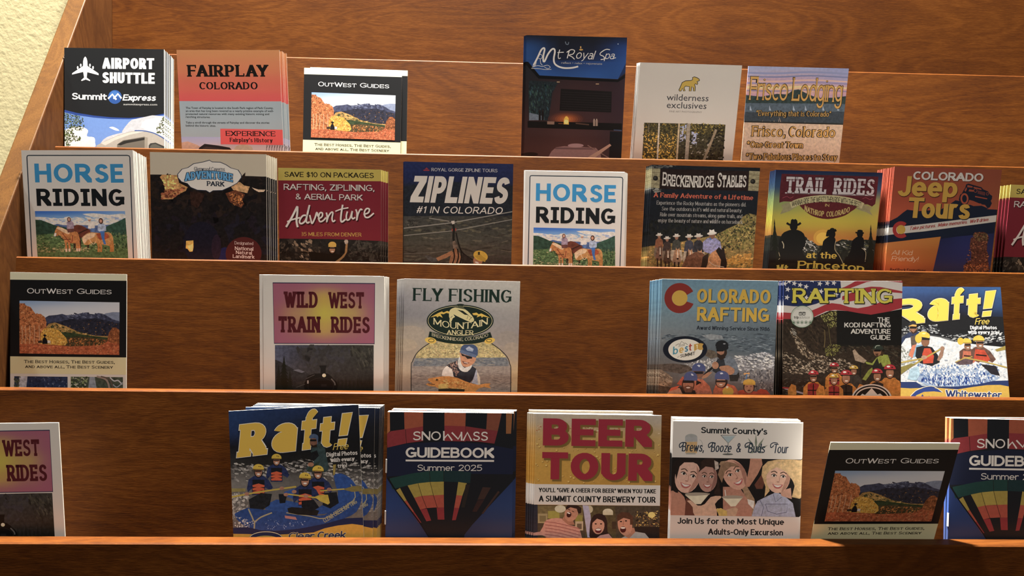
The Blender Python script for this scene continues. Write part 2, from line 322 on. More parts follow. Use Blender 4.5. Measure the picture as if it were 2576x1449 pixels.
def letters(text, W, sw=1.6, sh=1.4, sl=0.0, st=0.8, gap=0.9, rnd=False, sc=None):
    """polygons of the text, cap height 10 and total width W; sw/sh nib, sl serif overhang, st serif thickness"""
    nat = [glyph_width(c, sc) for c in text]
    g = gap + 1.3 * sl
    inked = sum(1 for c in text if c != ' ')
    nat = [n - KERN.get(text[i:i + 2], .7 if text[i] == 'r' and text[i + 1:i + 2].islower() else 0) for i, n in enumerate(nat)]
    nt = max(sum(nat), 0.01)
    fixed = inked * sw + g * (len(text) - 1) + 2 * sl
    if W - fixed < 0.5 * nt:                       # condensed setting: slimmer stems before narrower counters
        k = max(0.35, (W - 0.5 * nt) / fixed); sw *= k; sl *= k; gap *= k; g *= k; fixed *= k
    sx = max(0.08, (W - fixed) / nt)
    polys, x = [], sl
    lev = []; gi = 0; cur = [0]
    def mark(si):
        for j in range(len(lev), len(polys)): lev.append(cur[0] + j % 2)
        cur[0] = (gi % 2) * 12 + 2 * min(si, 5)
    ang = [2 * math.pi * i / 10 for i in range(10)]
    for c, wn in zip(text, nat):
        if c == ' ':
            x += 3.0 * sx + g; continue
        s = sc if sc and c.islower() else 1.0
        spec = GLYPH.get(c.upper() if sc else c)
        if spec is None: x += wn * sx + sw + g; continue
        ox = x + sw / 2
        nw, nh = sw * (0.9 if s < 1 else 1), sh * (0.9 if s < 1 else 1)
        def M(p): return (ox + p[0] * s * sx, nh / 2 + p[1] * s * (10 - nh) / 10)
        def seg(a, b):
            if rnd: return hull([(q[0] + nw / 2 * math.cos(t), q[1] + nh / 2 * math.sin(t)) for q in (a, b) for t in ang])
            return hull([(q[0] + i * nw / 2, q[1] + j * nh / 2) for q in (a, b) for i in (-1, 1) for j in (-1, 1)])
        def bar(cx, y, top):
            y0, y1 = (y + nh / 2 - st, y + nh / 2) if top else (y - nh / 2, y - nh / 2 + st)
            return [(cx - nw / 2 - sl, y0), (cx + nw / 2 + sl, y0), (cx + nw / 2 + sl, y1), (cx - nw / 2 - sl, y1)]
        gi += 1
        for si, stp in enumerate(spec.split(';')):
            mark(si)
            k, *tk = stp.split()
            if k == 'C':
                (ax, ay), (bx, by), (a0, a1) = pairs(tk)
                n = max(6, int(abs(a1 - a0) / 20))
                P = [((ax + bx) / 2 + (bx - ax) / 2 * math.cos(math.radians(a0 + (a1 - a0) * i / n)), (ay + by) / 2 + (by - ay) / 2 * math.sin(math.radians(a0 + (a1 - a0) * i / n))) for i in range(n + 1)]
                polys += ribbon([M(p) for p in P], nw, nh); continue
            if k == 'V':
                if sl <= 0: continue
                t = stp.split(); px, pa = (float(v) for v in t[1].split(',')); pb = float(t[2])
                a, b = M((px, pa)), M((px, pb))
                polys.append([(a[0] - st * .3, a[1]), (a[0] + nw * .35, a[1]), (a[0] + nw * .35, b[1]), (a[0] - st * .3, b[1])]); continue
            P = pairs(tk)
            if k == 'O':
                (ax, ay), (bx, by) = P
                n = 22
                E = [((ax + bx) / 2 + (bx - ax) / 2 * math.cos(2 * math.pi * i / n), (ay + by) / 2 + (by - ay) / 2 * math.sin(2 * math.pi * i / n)) for i in range(n)]
                polys += ribbon([M(p) for p in E], nw, nh, True); continue
            if k == 'D':
                (ax, ay), (bx, by) = P
                r = (by - ay) / 2; rx = min(r * 1.0, (bx - ax) * 0.62); xm = bx - rx
                E = [(ax, by)] + [(xm + rx * math.sin(math.pi * i / 10), ay + r + r * math.cos(math.pi * i / 10)) for i in range(11)] + [(ax, ay)]
                polys += ribbon([M(p) for p in E], nw, nh); continue
            if k == '~':
                polys += ribbon([M(p) for p in catmull(P, 3)], nw, nh); continue
            if k == 'o':
                a = M(P[0]); d = nw * 0.62
                polys.append([(a[0] + d * math.cos(t), a[1] + min(d, nw * .62) * math.sin(t)) for t in ang] if rnd or sl else [(a[0] - nw / 2, a[1] - nw * .5), (a[0] + nw / 2, a[1] - nw * .5), (a[0] + nw / 2, a[1] + nw * .5), (a[0] - nw / 2, a[1] + nw * .5)]); continue
            Q = [M(p) for p in P]
            for a, b in zip(Q, Q[1:]): polys.append(seg(a, b))
            if sl > 0:
                ends = {'L': (0, -1), 'l': (0,), 'r': (-1,)}.get(k, ())
                for e in ends: polys.append(bar(Q[e][0], Q[e][1], P[e][1] > P[-1 - e if e else -1][1]))
                if k == 'B':
                    a = Q[-1]; sgn = 1 if Q[-1][0] > Q[0][0] else -1
                    xa, xb = sorted((a[0] + sgn * nw / 2, a[0] + sgn * (nw / 2 - st)))
                    y0, y1 = (a[1] - nh / 2, a[1] - nh / 2 + 2.8) if P[-1][1] < 5 else (a[1] + nh / 2 - 2.8, a[1] + nh / 2)
                    polys.append([(xa, y0), (xb, y0), (xb, y1), (xa, y1)])
        x += wn * sx + sw + g
    mark(0)
    return list(zip(polys, lev))
_font_cache = {}
def plain_font(text, offset):
    """outline of the built-in sans face, for the small print"""
    key = (text, offset)
    if key not in _font_cache:
        def geom(t):
            c = bpy.data.curves.new('lettering', 'FONT'); c.body = t; c.offset = offset; c.resolution_u = 2
            o = bpy.data.objects.new('lettering', c); COL.objects.link(o)
            ev = o.evaluated_get(bpy.context.evaluated_depsgraph_get()); me = ev.to_mesh()
            v = [(p.co.x, p.co.y) for p in me.vertices]; f = [tuple(p.vertices) for p in me.polygons]
            ev.to_mesh_clear(); bpy.data.objects.remove(o); bpy.data.curves.remove(c)
            return v, f
        v, f = geom(text); hv, _ = geom('H')
        cap = max(p[1] for p in hv) - min(p[1] for p in hv)
        _font_cache[key] = (v, f, cap)
    return _font_cache[key]

# ---------------------------------------------------------------- printed covers
def homography(src, dst):
    A, b = [], []
    for (x, y), (u, v) in zip(src, dst):
        A.append([x, y, 1, 0, 0, 0, -u * x, -u * y]); b.append(u)
        A.append([0, 0, 0, x, y, 1, -v * x, -v * y]); b.append(v)
    return np.append(np.linalg.solve(np.array(A), np.array(b)), 1).reshape(3, 3)

class Cover:
    """artwork of one leaflet design, drawn in its own sheet units and laid on a W x H cover (metres, origin bottom centre)"""
    def __init__(s, quad, W, hl, hr, H, white='ffffff', boost=0.86):
        s.W, s.H = W, H
        s.m = homography(quad, [(-W / 2, H), (W / 2, H), (W / 2, H - hr), (-W / 2, H - hl)])
        s.white = hexlin(white); s.boost = boost
        s.parts = {}; s.order = []; s.z = 0.0; s.lv = 0; s.clip = None; s.laid = []; s.pend = []
        up = np.array(quad[0]) + np.array(quad[1]) - np.array(quad[2]) - np.array(quad[3]); s.up = up / np.linalg.norm(up)
        s.rnd = random.Random(7); s.part('cover_print'); s.quad = quad
    def part(s, name, label=None):
        s.cur = name; s.clip = None
        if name not in s.parts: s.parts[name] = dict(v=[], f=[], c=[], label=label); s.order.append(name)
        return s
    def col(s, h, tex=0.0):
        c = hexlin(h)
        c = [a / w * s.boost for a, w in zip(c, s.white)]; m = .3 * c[0] + .6 * c[1] + .1 * c[2]
        return tuple(min(0.9, max(0.004, m + (a - m) * .9)) for a in c) + (tex,)
    def mp(s, p):
        q = s.m @ np.array((p[0], p[1], 1.0)); return (q[0] / q[2], q[1] / q[2])
    def window(s, quad):
        P = [s.mp(p) for p in quad]
        s.clip = (max(min(p[0] for p in P), -s.W / 2), max(min(p[1] for p in P), 0.0005), min(max(p[0] for p in P), s.W / 2), min(max(p[1] for p in P), s.H))
    def _add(s, P, C, z):
        x0, y0, x1, y1 = s.clip or (-s.W / 2, 0.0, s.W / 2, s.H)
        Q = [(p[0], p[1], c) for p, c in zip(P, C)]
        for ax, lim, sg in ((0, x0, 1), (0, x1, -1), (1, y0, 1), (1, y1, -1)):
            if all(sg * (q[ax] - lim) >= 0 for q in Q): continue
            R_ = []
            for i, b in enumerate(Q):
                a = Q[i - 1]; ia, ib = sg * (a[ax] - lim) >= 0, sg * (b[ax] - lim) >= 0
                if ia != ib:
                    t = (lim - a[ax]) / (b[ax] - a[ax])
                    R_.append((a[0] + (b[0] - a[0]) * t, a[1] + (b[1] - a[1]) * t, tuple(u + (v - u) * t for u, v in zip(a[2], b[2]))))
                if ib: R_.append(b)
            Q = R_
            if len(Q) < 3: return
        area = sum(Q[i - 1][0] * Q[i][1] - Q[i][0] * Q[i - 1][1] for i in range(len(Q)))
        if abs(area) < 1e-12: return
        if area < 0: Q = Q[::-1]
        d = s.parts[s.cur]; n = len(d['v'])
        d['v'] += [(q[0], q[1], z) for q in Q]; d['c'] += [q[2] for q in Q]; d['f'].append(tuple(range(n, n + len(Q))))
    STEP = 1.0e-6; dense = 2.0; fine = 0.7
    def lay(s, items, sub=1):
        """print one element just above whatever it overlaps: items = [(points on the sheet, colours)]"""
        if not items: return
        bx = []
        for P, *_ in items:
            xs, ys = [p[0] for p in P], [p[1] for p in P]; bx.append((min(xs), min(ys), max(xs), max(ys)))
        B = (min(b[0] for b in bx), min(b[1] for b in bx), max(b[2] for b in bx), max(b[3] for b in bx))
        lv = 0
        for (x0, y0, x1, y1), l in s.laid:
            if l > lv and x0 < B[2] and x1 > B[0] and y0 < B[3] and y1 > B[1]: lv = l
        s.laid.append((B, lv + sub))
        for i, (P, C, *o) in enumerate(items): s._add(P, C, (lv + 1 + (o[0] if o else i % sub)) * s.STEP)
    def poly(s, P, c, tex=0.0, smooth=0):
        if smooth: P = catmull(list(P) + [P[0]], smooth)[:-1]
        k = s.col(c, tex); s.lay([([s.mp(p) for p in P], [k] * len(P))])
    def fill(s, c, tex=0.0): k = s.col(c, tex); s.lay([([(-s.W / 2, 0), (s.W / 2, 0), (s.W / 2, s.H), (-s.W / 2, s.H)], [k] * 4)])
    def rect(s, x0, y0, x1, y1, c, tex=0.0, skew=0.0):
        s.poly([(x0, y0), (x1, y0 + skew), (x1, y1 + skew), (x0, y1)], c, tex)
    def grid(s, quad, rows, tex=0.0, n=3):
        R_, Cn = len(rows) - 1, len(rows[0]) - 1
        kc = [[np.array(s.col(h, tex)) for h in r] for r in rows]
        tl, tr, br, bl = [np.array(q, float) for q in quad]
        def pt(u, v): return s.mp((tl * (1 - u) + tr * u) * (1 - v) + (bl * (1 - u) + br * u) * v)
        def cl(u, v):
            i, j = min(int(v * R_), R_ - 1), min(int(u * Cn), Cn - 1); a, b = v * R_ - i, u * Cn - j
            a, b = a * a * (3 - 2 * a), b * b * (3 - 2 * b)
            return tuple((kc[i][j] * (1 - b) + kc[i][j + 1] * b) * (1 - a) + (kc[i + 1][j] * (1 - b) + kc[i + 1][j + 1] * b) * a)
        nu, nv = Cn * n, R_ * n; it = []
        for i in range(nv):
            for j in range(nu):
                q = [(j / nu, i / nv), ((j + 1) / nu, i / nv), ((j + 1) / nu, (i + 1) / nv), (j / nu, (i + 1) / nv)]
                it.append(([pt(*p) for p in q], [cl(*p) for p in q]))
        s.lay(it)
    def back(s, rows, tex=0.0, n=3):
        s.fill(rows[-1][len(rows[-1]) // 2], tex); s.grid(s.quad, rows, tex, n)
    def ell(s, x, y, rx, ry, c, rot=0, tex=0.0, a0=0, a1=360, n=22):
        t0 = math.radians(rot); P = []
        for i in range(n + (a1 - a0 < 360)):
            t = math.radians(a0 + (a1 - a0) * i / n); u, v = rx * math.cos(t), ry * math.sin(t)
            P.append((x + u * math.cos(t0) - v * math.sin(t0), y + u * math.sin(t0) + v * math.cos(t0)))
        s.poly(P, c, tex)
    def ring(s, x, y, rx, ry, w, c, a0=0, a1=360, n=32):
        P = [(x + rx * math.cos(math.radians(a0 + (a1 - a0) * i / n)), y + ry * math.sin(math.radians(a0 + (a1 - a0) * i / n))) for i in range(n + 1)]
        s.line(P, w, c)
    def line(s, P, w, c, smooth=0, tex=0.0, taper=False):
        if smooth: P = catmull(P, smooth)
        k = s.col(c, tex); s.lay([([s.mp(p) for p in q], [k] * 4) for q in ribbon(P, w, w)], 3)
    def scatter(s, region, n, size, cols, tex=0.0, rot=None, seed=None, asp=0.6):
        """printed leaf, spray or rock marks inside a polygon region"""
        r = random.Random(seed if seed is not None else s.rnd.random())
        xs, ys = [p[0] for p in region], [p[1] for p in region]
        def inside(x, y):
            k = False
            for i in range(len(region)):
                (ax, ay), (bx, by) = region[i - 1], region[i]
                if (ay > y) != (by > y) and x < (bx - ax) * (y - ay) / (by - ay) + ax: k = not k
            return k
        m = 0; t = 0; it = []; n = int(n * s.dense); size = size * s.fine
        while m < n and t < n * 8:
            t += 1
            x, y = r.uniform(min(xs), max(xs)), r.uniform(min(ys), max(ys))
            if not inside(x, y): continue
            a = size * r.uniform(.45, 1.3); b = a * asp * r.uniform(.6, 1.3); th = math.radians(rot + r.uniform(-18, 18)) if rot is not None else r.uniform(0, 6.3)
            P = []
            for i in range(6):
                q = i * math.pi / 3 + r.uniform(-.3, .3); u, v = a / 2 * math.cos(q) * r.uniform(.6, 1.2), b / 2 * math.sin(q) * r.uniform(.6, 1.2)
                P.append((x + u * math.cos(th) - v * math.sin(th), y + u * math.sin(th) + v * math.cos(th)))
            k = s.col(r.choice(cols), tex)
            it.append(([s.mp(p) for p in P], [k] * 6)); m += 1
        s.lay(it, 16)
    def text(s, t, x0, y0, x1, y1, h, c, kind='k', bold=0.0, shear=0.0, arc=0.0, edge=None, ew=0.0, drop=None, dd=(0, 0), **kw):
        """lettering with its baseline from (x0, y0) to (x1, y1) and cap height h"""
        ex = np.array((x1 - x0, y1 - y0), float); Wd = np.linalg.norm(ex); ex /= Wd
        ey = s.up if abs(ex[0]) > .9 else np.array((ex[1], -ex[0]))
        def place(p, u, off=(0, 0)):
            q = np.array((x0, y0)) + ex * (p[0] + shear * p[1]) + ey * (p[1] + arc * (1 - (2 * u - 1) ** 2)) + np.array(off)
            return s.mp(q)
        if kind == 'b':
            v, f, cap = plain_font(t, bold)
            xa, xb = min(p[0] for p in v), max(p[0] for p in v)
            kx, ky = Wd / (xb - xa), h / cap
            P = [place(((p[0] - xa) * kx, p[1] * ky), (p[0] - xa) / (xb - xa)) for p in v]
            k = s.col(c); s.lay([([P[i] for i in q], [k] * len(q)) for q in f]); return
        ky = h / 10; Wn = Wd / ky - shear * 0
        def run(col, grow, off):
            o = dict(kw); o['sw'] = kw.get('sw', 1.6) + 2 * grow / ky; o['sh'] = kw.get('sh', 1.4) + 2 * grow / ky
            if grow: o['gap'] = kw.get('gap', .9) - 2 * grow / ky; o['st'] = kw.get('st', .8) + 2 * grow / ky
            g = grow / ky
            k = s.col(col); it = []
            scale_y = (10 + 2 * g) / 10
            for q, i in letters(t, Wn + 2 * g, **o):
                P = [place(((p[0] - g) * ky, (p[1] * scale_y - g) * ky), min(1, max(0, (p[0] - g) / Wn)), off) for p in q]
                it.append((P, [k] * len(P), i))
            s.lay(it, 24)
        if drop: run(drop, ew, dd)
        if edge: run(edge, ew, (0, 0))
        run(c, 0, (0, 0))
    # small figures that recur in the printed photographs
    def pine(s, x, y, h, w, c):
        P = [(x, y)]; n = 10
        for i in range(1, n + 1): P += [(x + w / 2 * i / n * (.8 + .2 * (i % 2)), y + h * (i + .25) / n), (x + w / 2 * i / n * .42, y + h * i / n)]
        L_ = [(2 * x - a, b) for a, b in P[::-1]]
        s.poly(P + L_[:-1], c)
    def rafter(s, x, y, r, helmet, skin, coat, vest=None, shades=True, smile=True, tilt=0):
        s.poly([(x - 2.0 * r, y + 4.6 * r), (x - 1.9 * r, y + 2.5 * r), (x - .9 * r, y + 1.5 * r), (x + .9 * r, y + 1.5 * r), (x + 1.9 * r, y + 2.5 * r), (x + 2.0 * r, y + 4.6 * r)], coat, .4)
        if vest:
            s.poly([(x - 1.1 * r, y + 4.5 * r), (x - 1.1 * r, y + 2.0 * r), (x - .4 * r, y + 1.7 * r), (x + .4 * r, y + 1.7 * r), (x + 1.1 * r, y + 2.0 * r), (x + 1.1 * r, y + 4.5 * r)], vest, .4)
            s.line([(x, y + 1.9 * r), (x, y + 4.4 * r)], .18 * r, '14110f'); s.line([(x - 1.1 * r, y + 3.1 * r), (x + 1.1 * r, y + 3.1 * r)], .2 * r, '14110f')
        s.ell(x, y + .75 * r, .74 * r, .95 * r, '1a1412', tilt); s.ell(x, y + .65 * r, .66 * r, .9 * r, skin, tilt, .25)
        if shades: s.rect(x - .6 * r, y + .32 * r, x + .6 * r, y + .58 * r, '120f10')
        if smile: s.ell(x + .05 * r, y + 1.1 * r, .3 * r, .13 * r, 'e0d4c8')
        s.ell(x, y, r, .78 * r, helmet, tilt, .2, 170, 370); s.line([(x - r, y + .12 * r), (x + r, y + .12 * r)], .16 * r, '2a1e14')
        s.ell(x - .25 * r, y - .4 * r, .3 * r, .16 * r, 'f0e8d8', tilt); s.ell(x + .4 * r, y - .25 * r, .18 * r, .1 * r, '2a2018')
    def face(s, x, y, rx, ry, rot, skin, shade, lip, eye='1c120e', gaze=0, mouth=.45):
        c, n = math.cos(math.radians(rot)), math.sin(math.radians(rot))
        def at(u, v): return (x + rx * u * c - ry * v * n, y + rx * u * n + ry * v * c)
        s.ell(x, y, rx, ry, skin, rot, .12)
        s.poly([at(.45, -.8), at(.95, -.3), at(.9, .35), at(.4, .93), at(.55, .3), at(.68, -.2)], shade, .1, 3)
        for e in (-.38, .40):
            s.poly([at(e - .2, -.1), at(e, -.2), at(e + .2, -.1), at(e, -.03)], 'e8ddd2', 0, 3); s.ell(*at(e + .03 + gaze, -.11), .09 * rx, .075 * ry, eye, rot)
            s.line([at(e - .24, -.12), at(e, -.22), at(e + .24, -.1)], .055 * rx, eye, 3); s.line([at(e - .27, -.3), at(e, -.4), at(e + .26, -.3)], .07 * rx, '3a2418', 3)
        s.line([at(.06, -.1), at(.12, .2), at(.0, .28)], .05 * rx, shade, 3); s.ell(*at(.02, .27), .13 * rx, .04 * ry, shade, rot)
        s.poly([at(-mouth, .42), at(0, .47), at(mouth, .42), at(.2, .68), at(-.2, .68)], lip, 0, 3)
        s.poly([at(-mouth * .8, .46), at(0, .5), at(mouth * .8, .46), at(.12, .6), at(-.12, .6)], 'f0e8e0', 0, 2)
    def at(s, x, y):
        """printed colour on the sheet at (x, y): that of the uppermost print there"""
        best, col = -1, s.col('ffffff')
        for d in s.parts.values():
            for f in d['f']:
                v0 = d['v'][f[0]]
                if v0[2] <= best: continue
                k = False
                P = [d['v'][i] for i in f]
                for i in range(len(P)):
                    (ax, ay, _), (bx, by, _) = P[i - 1], P[i]
                    if (ay > y) != (by > y) and x < (bx - ax) * (y - ay) / (by - ay) + ax: k = not k
                if k: best, col = v0[2], d['c'][f[0]]
        return col
    def build(s, parent):
        out = []
        for nm in s.order:
            d = s.parts[nm]
            if not d['f']: continue
            made = {p.name.split('.')[0]: p for p in out}
            holder = {'title_lettering': ('title_panel', 'sign_print', 'flag_print'), 'caption_lettering': ('caption_panel',), 'panel_lettering': ('red_panel',), 'badge_lettering': ('badge_print',)}
            o = mesh_obj(nm, d['v'], d['f'], INK, next((made[h] for h in holder.get(nm, ()) if h in made), parent))
            a = o.data.color_attributes.new('print', 'FLOAT_COLOR', 'POINT')
            a.data.foreach_set('color', [x for c in d['c'] for x in c])
            if d['label']: o['label'] = d['label']
            out.append(o)
        return out
# ---------------------------------------------------------------- artwork, one function per leaflet design
def art_airport(s):
    s.fill('1b1c1e')
    s.poly([(540, 930), (650, 958), (800, 982), (950, 997), (1100, 1003), (1260, 992), (1420, 962), (1420, 1250), (540, 1250)], '27458f')
    s.part('photo_print')
    ph = [(540, 952), (650, 978), (800, 1000), (950, 1012), (1100, 1014), (1260, 1002), (1420, 974), (1420, 1900), (540, 1900)]
    s.poly(ph, '7f9fd8')
    s.window([(540, 950), (1420, 950), (1420, 1400), (540, 1400)])
    s.poly(ph[:7] + [(1420, 1080), (540, 1080)], '5f86cc')
    s.poly(ph, '6c90d2', .05)
    s.poly([(540, 1110), (620, 1080), (700, 1080), (750, 1110), (740, 1160), (800, 1170), (810, 1215), (790, 1260), (540, 1260)], 'e9e6e4', .12, 3)
    s.poly([(1040, 1120), (1100, 1040), (1170, 1008), (1420, 990), (1420, 1260), (900, 1260), (880, 1190), (960, 1150), (1040, 1130)], 'c4c4ca', .12, 2)
    s.poly([(1240, 1020), (1420, 1000), (1420, 1150), (1330, 1140), (1200, 1080)], 'dcd9da', .12, 2)
    s.poly([(930, 1085), (960, 1078), (1000, 1095), (1018, 1112), (985, 1110)], 'eceae8', 0, 3)
    tree = [(540, 960), (620, 972), (700, 990), (715, 1030), (690, 1070), (720, 1060), (700, 1110), (640, 1110), (610, 1090), (640, 1150), (690, 1165), (680, 1200), (600, 1210), (590, 1260), (540, 1260)]
    s.scatter(tree, 230, 22, ['2f3a22', '46552e', '6a7436', '28301e', '58662e'], .3, seed=1)
    s.scatter([(1400, 985), (1420, 985), (1420, 1150), (1335, 1130), (1340, 1090), (1370, 1040)], 80, 20, ['2f3a22', '46552e', '58602e'], .3, seed=2)
    s.poly([(820, 1242), (900, 1200), (1000, 1155), (1100, 1122), (1180, 1110), (1260, 1114), (1340, 1142), (1420, 1188), (1420, 1330), (820, 1330)], 'aea79c', .06)
    s.poly([(860, 1222), (1000, 1160), (1100, 1128), (1180, 1116), (1240, 1118), (1100, 1150), (980, 1195), (900, 1240)], 'cfc9be', .05)
    s.line([(1150, 1112), (1240, 1116), (1330, 1140), (1420, 1192)], 9, '3d5a9a', 4)
    s.poly([(1000, 1232), (1050, 1196), (1236, 1164), (1238, 1330), (1000, 1330)], '6e675c')
    s.poly([(1000, 1232), (1060, 1200), (1236, 1172), (1236, 1192), (1080, 1222), (1030, 1240)], '2a2724')
    s.poly([(1236, 1166), (1262, 1172), (1262, 1330), (1236, 1330)], '968e80')
    s.poly([(1272, 1240), (1285, 1222), (1330, 1216), (1400, 1246), (1420, 1262), (1420, 1330), (1272, 1330)], '3b3a36')
    s.poly([(1284, 1246), (1300, 1232), (1330, 1228), (1400, 1262), (1420, 1330), (1284, 1330)], '5c5b52')
    s.part('title_lettering')
    s.text('AIRPORT', 874, 583, 1312, 588, 92, 'eeebe8', sw=2.75, sh=2.05, gap=.65)
    s.text('SHUTTLE', 873, 704, 1318, 712, 92, 'eeebe8', sw=2.75, sh=2.05, gap=.65)
    s.part('logo_print')
    s.poly([(728, 480), (740, 494), (746, 520), (748, 560), (840, 622), (842, 638), (745, 612), (740, 658), (770, 680), (768, 688), (732, 674), (697, 687), (692, 680), (718, 657), (710, 610), (615, 632), (617, 620), (709, 560), (710, 520), (716, 494)], 'eeebe8')
    for x, y in ((664, 582), (690, 562), (794, 582), (768, 562)): s.ell(x, y - 8, 7, 14, 'eeebe8')
    s.ell(980, 823, 58, 59, '2b5ba6'); s.ell(975, 808, 40, 36, '3f74bd'); s.ell(985, 848, 44, 30, '2a549c')
    s.line([(922, 838), (958, 800), (992, 846)], 15, 'eeebe8'); s.line([(968, 838), (1006, 796), (1036, 836)], 15, 'eeebe8')
    s.text('Summit', 613, 843, 912, 849, 56, 'eeebe8', sw=2.2, sh=1.75, gap=.5)
    s.text('Express', 1044, 853, 1325, 857, 52, 'eeebe8', sw=2.2, sh=1.75, gap=.45, shear=.22)
    s.text('summitexpress.com', 1052, 893, 1340, 896, 17, 'b9b6b2', 'b', .015)

def art_fairplay(s):
    s.grid([(1450, 420), (2500, 425), (2500, 862), (1450, 858)], [['df9258'] * 2, ['e28356'] * 2, ['e26a54'] * 2, ['e45656'] * 2])
    s.rect(1450, 857, 2520, 1180, 'a3b0b6', 0, 6)
    s.part('photo_print')
    s.window([(1450, 1166), (2520, 1172), (2520, 1600), (1450, 1600)])
    s.grid([(1450, 1164), (2520, 1172), (2520, 1400), (1450, 1400)], [['a9aed2', 'b3b4d4', 'b9bcd8'], ['d9c3cf', 'e2c9c0', 'd8c6c8'], ['c9a58a', 'c9a58a', 'c9a58a']])
    s.poly([(1540, 1215), (1600, 1205), (1680, 1235), (1720, 1260), (1540, 1300)], 'dcae94', .15)
    s.poly([(1680, 1300), (1700, 1258), (1745, 1226), (1860, 1240), (1960, 1258), (2000, 1300)], '2c2527', .1)
    s.poly([(1720, 1300), (1730, 1262), (1760, 1250), (1900, 1270), (1900, 1300)], '4a3a38')
    s.ell(2080, 1275, 80, 45, 'cfb9a0', 0, .1)
    for x in range(2275, 2470, 22): s.line([(x, 1300), (x + 4, 1238), (x - 6, 1222)], 4, '4d423e'); s.line([(x + 3, 1262), (x + 14, 1235)], 3, '4d423e')
    s.part('title_lettering')
    s.text('FAIRPLAY', 1597, 650, 2292, 652, 100, '1c1614', sw=2.6, sh=1.25, sl=.75, st=1.1, gap=.4)
    s.text('COLORADO', 1699, 758, 2202, 759, 62, '1c1614', sw=2.3, sh=1.15, sl=.55, st=1.0, gap=.55)
    s.part('caption_lettering')
    for t, x1, y in (('The Town of Fairplay is located in the South Park region of Park County,', 2332, 924), ('an area that has long been revered as a nearly pristine example of well-', 2335, 950),
                     ('protected natural resources with many existing historic mining and', 2298, 976), ('ranching structures.', 1795, 1001),
                     ('Take a stroll through the streets of Fairplay and discover the stories', 2300, 1050), ('behind the historic sites.', 1843, 1076)):
        s.text(t, 1584, y, x1, y + 2, 17, '2d3438', 'b', .025)
    s.part('red_panel')
    s.poly([(1880, 1095), (2520, 1106), (2520, 1237), (1884, 1230)], 'e75655')
    s.part('panel_lettering')
    s.text('EXPERIENCE', 1926, 1157, 2354, 1161, 43, '1c1614', sw=1.9, sh=1.1, sl=.5, st=1.0, gap=.5)
    s.text('Fairplay\u2019s History', 1961, 1209, 2330, 1214, 36, '1c1614', sw=2.0, sh=1.25, sl=.5, st=1.0, gap=.45)

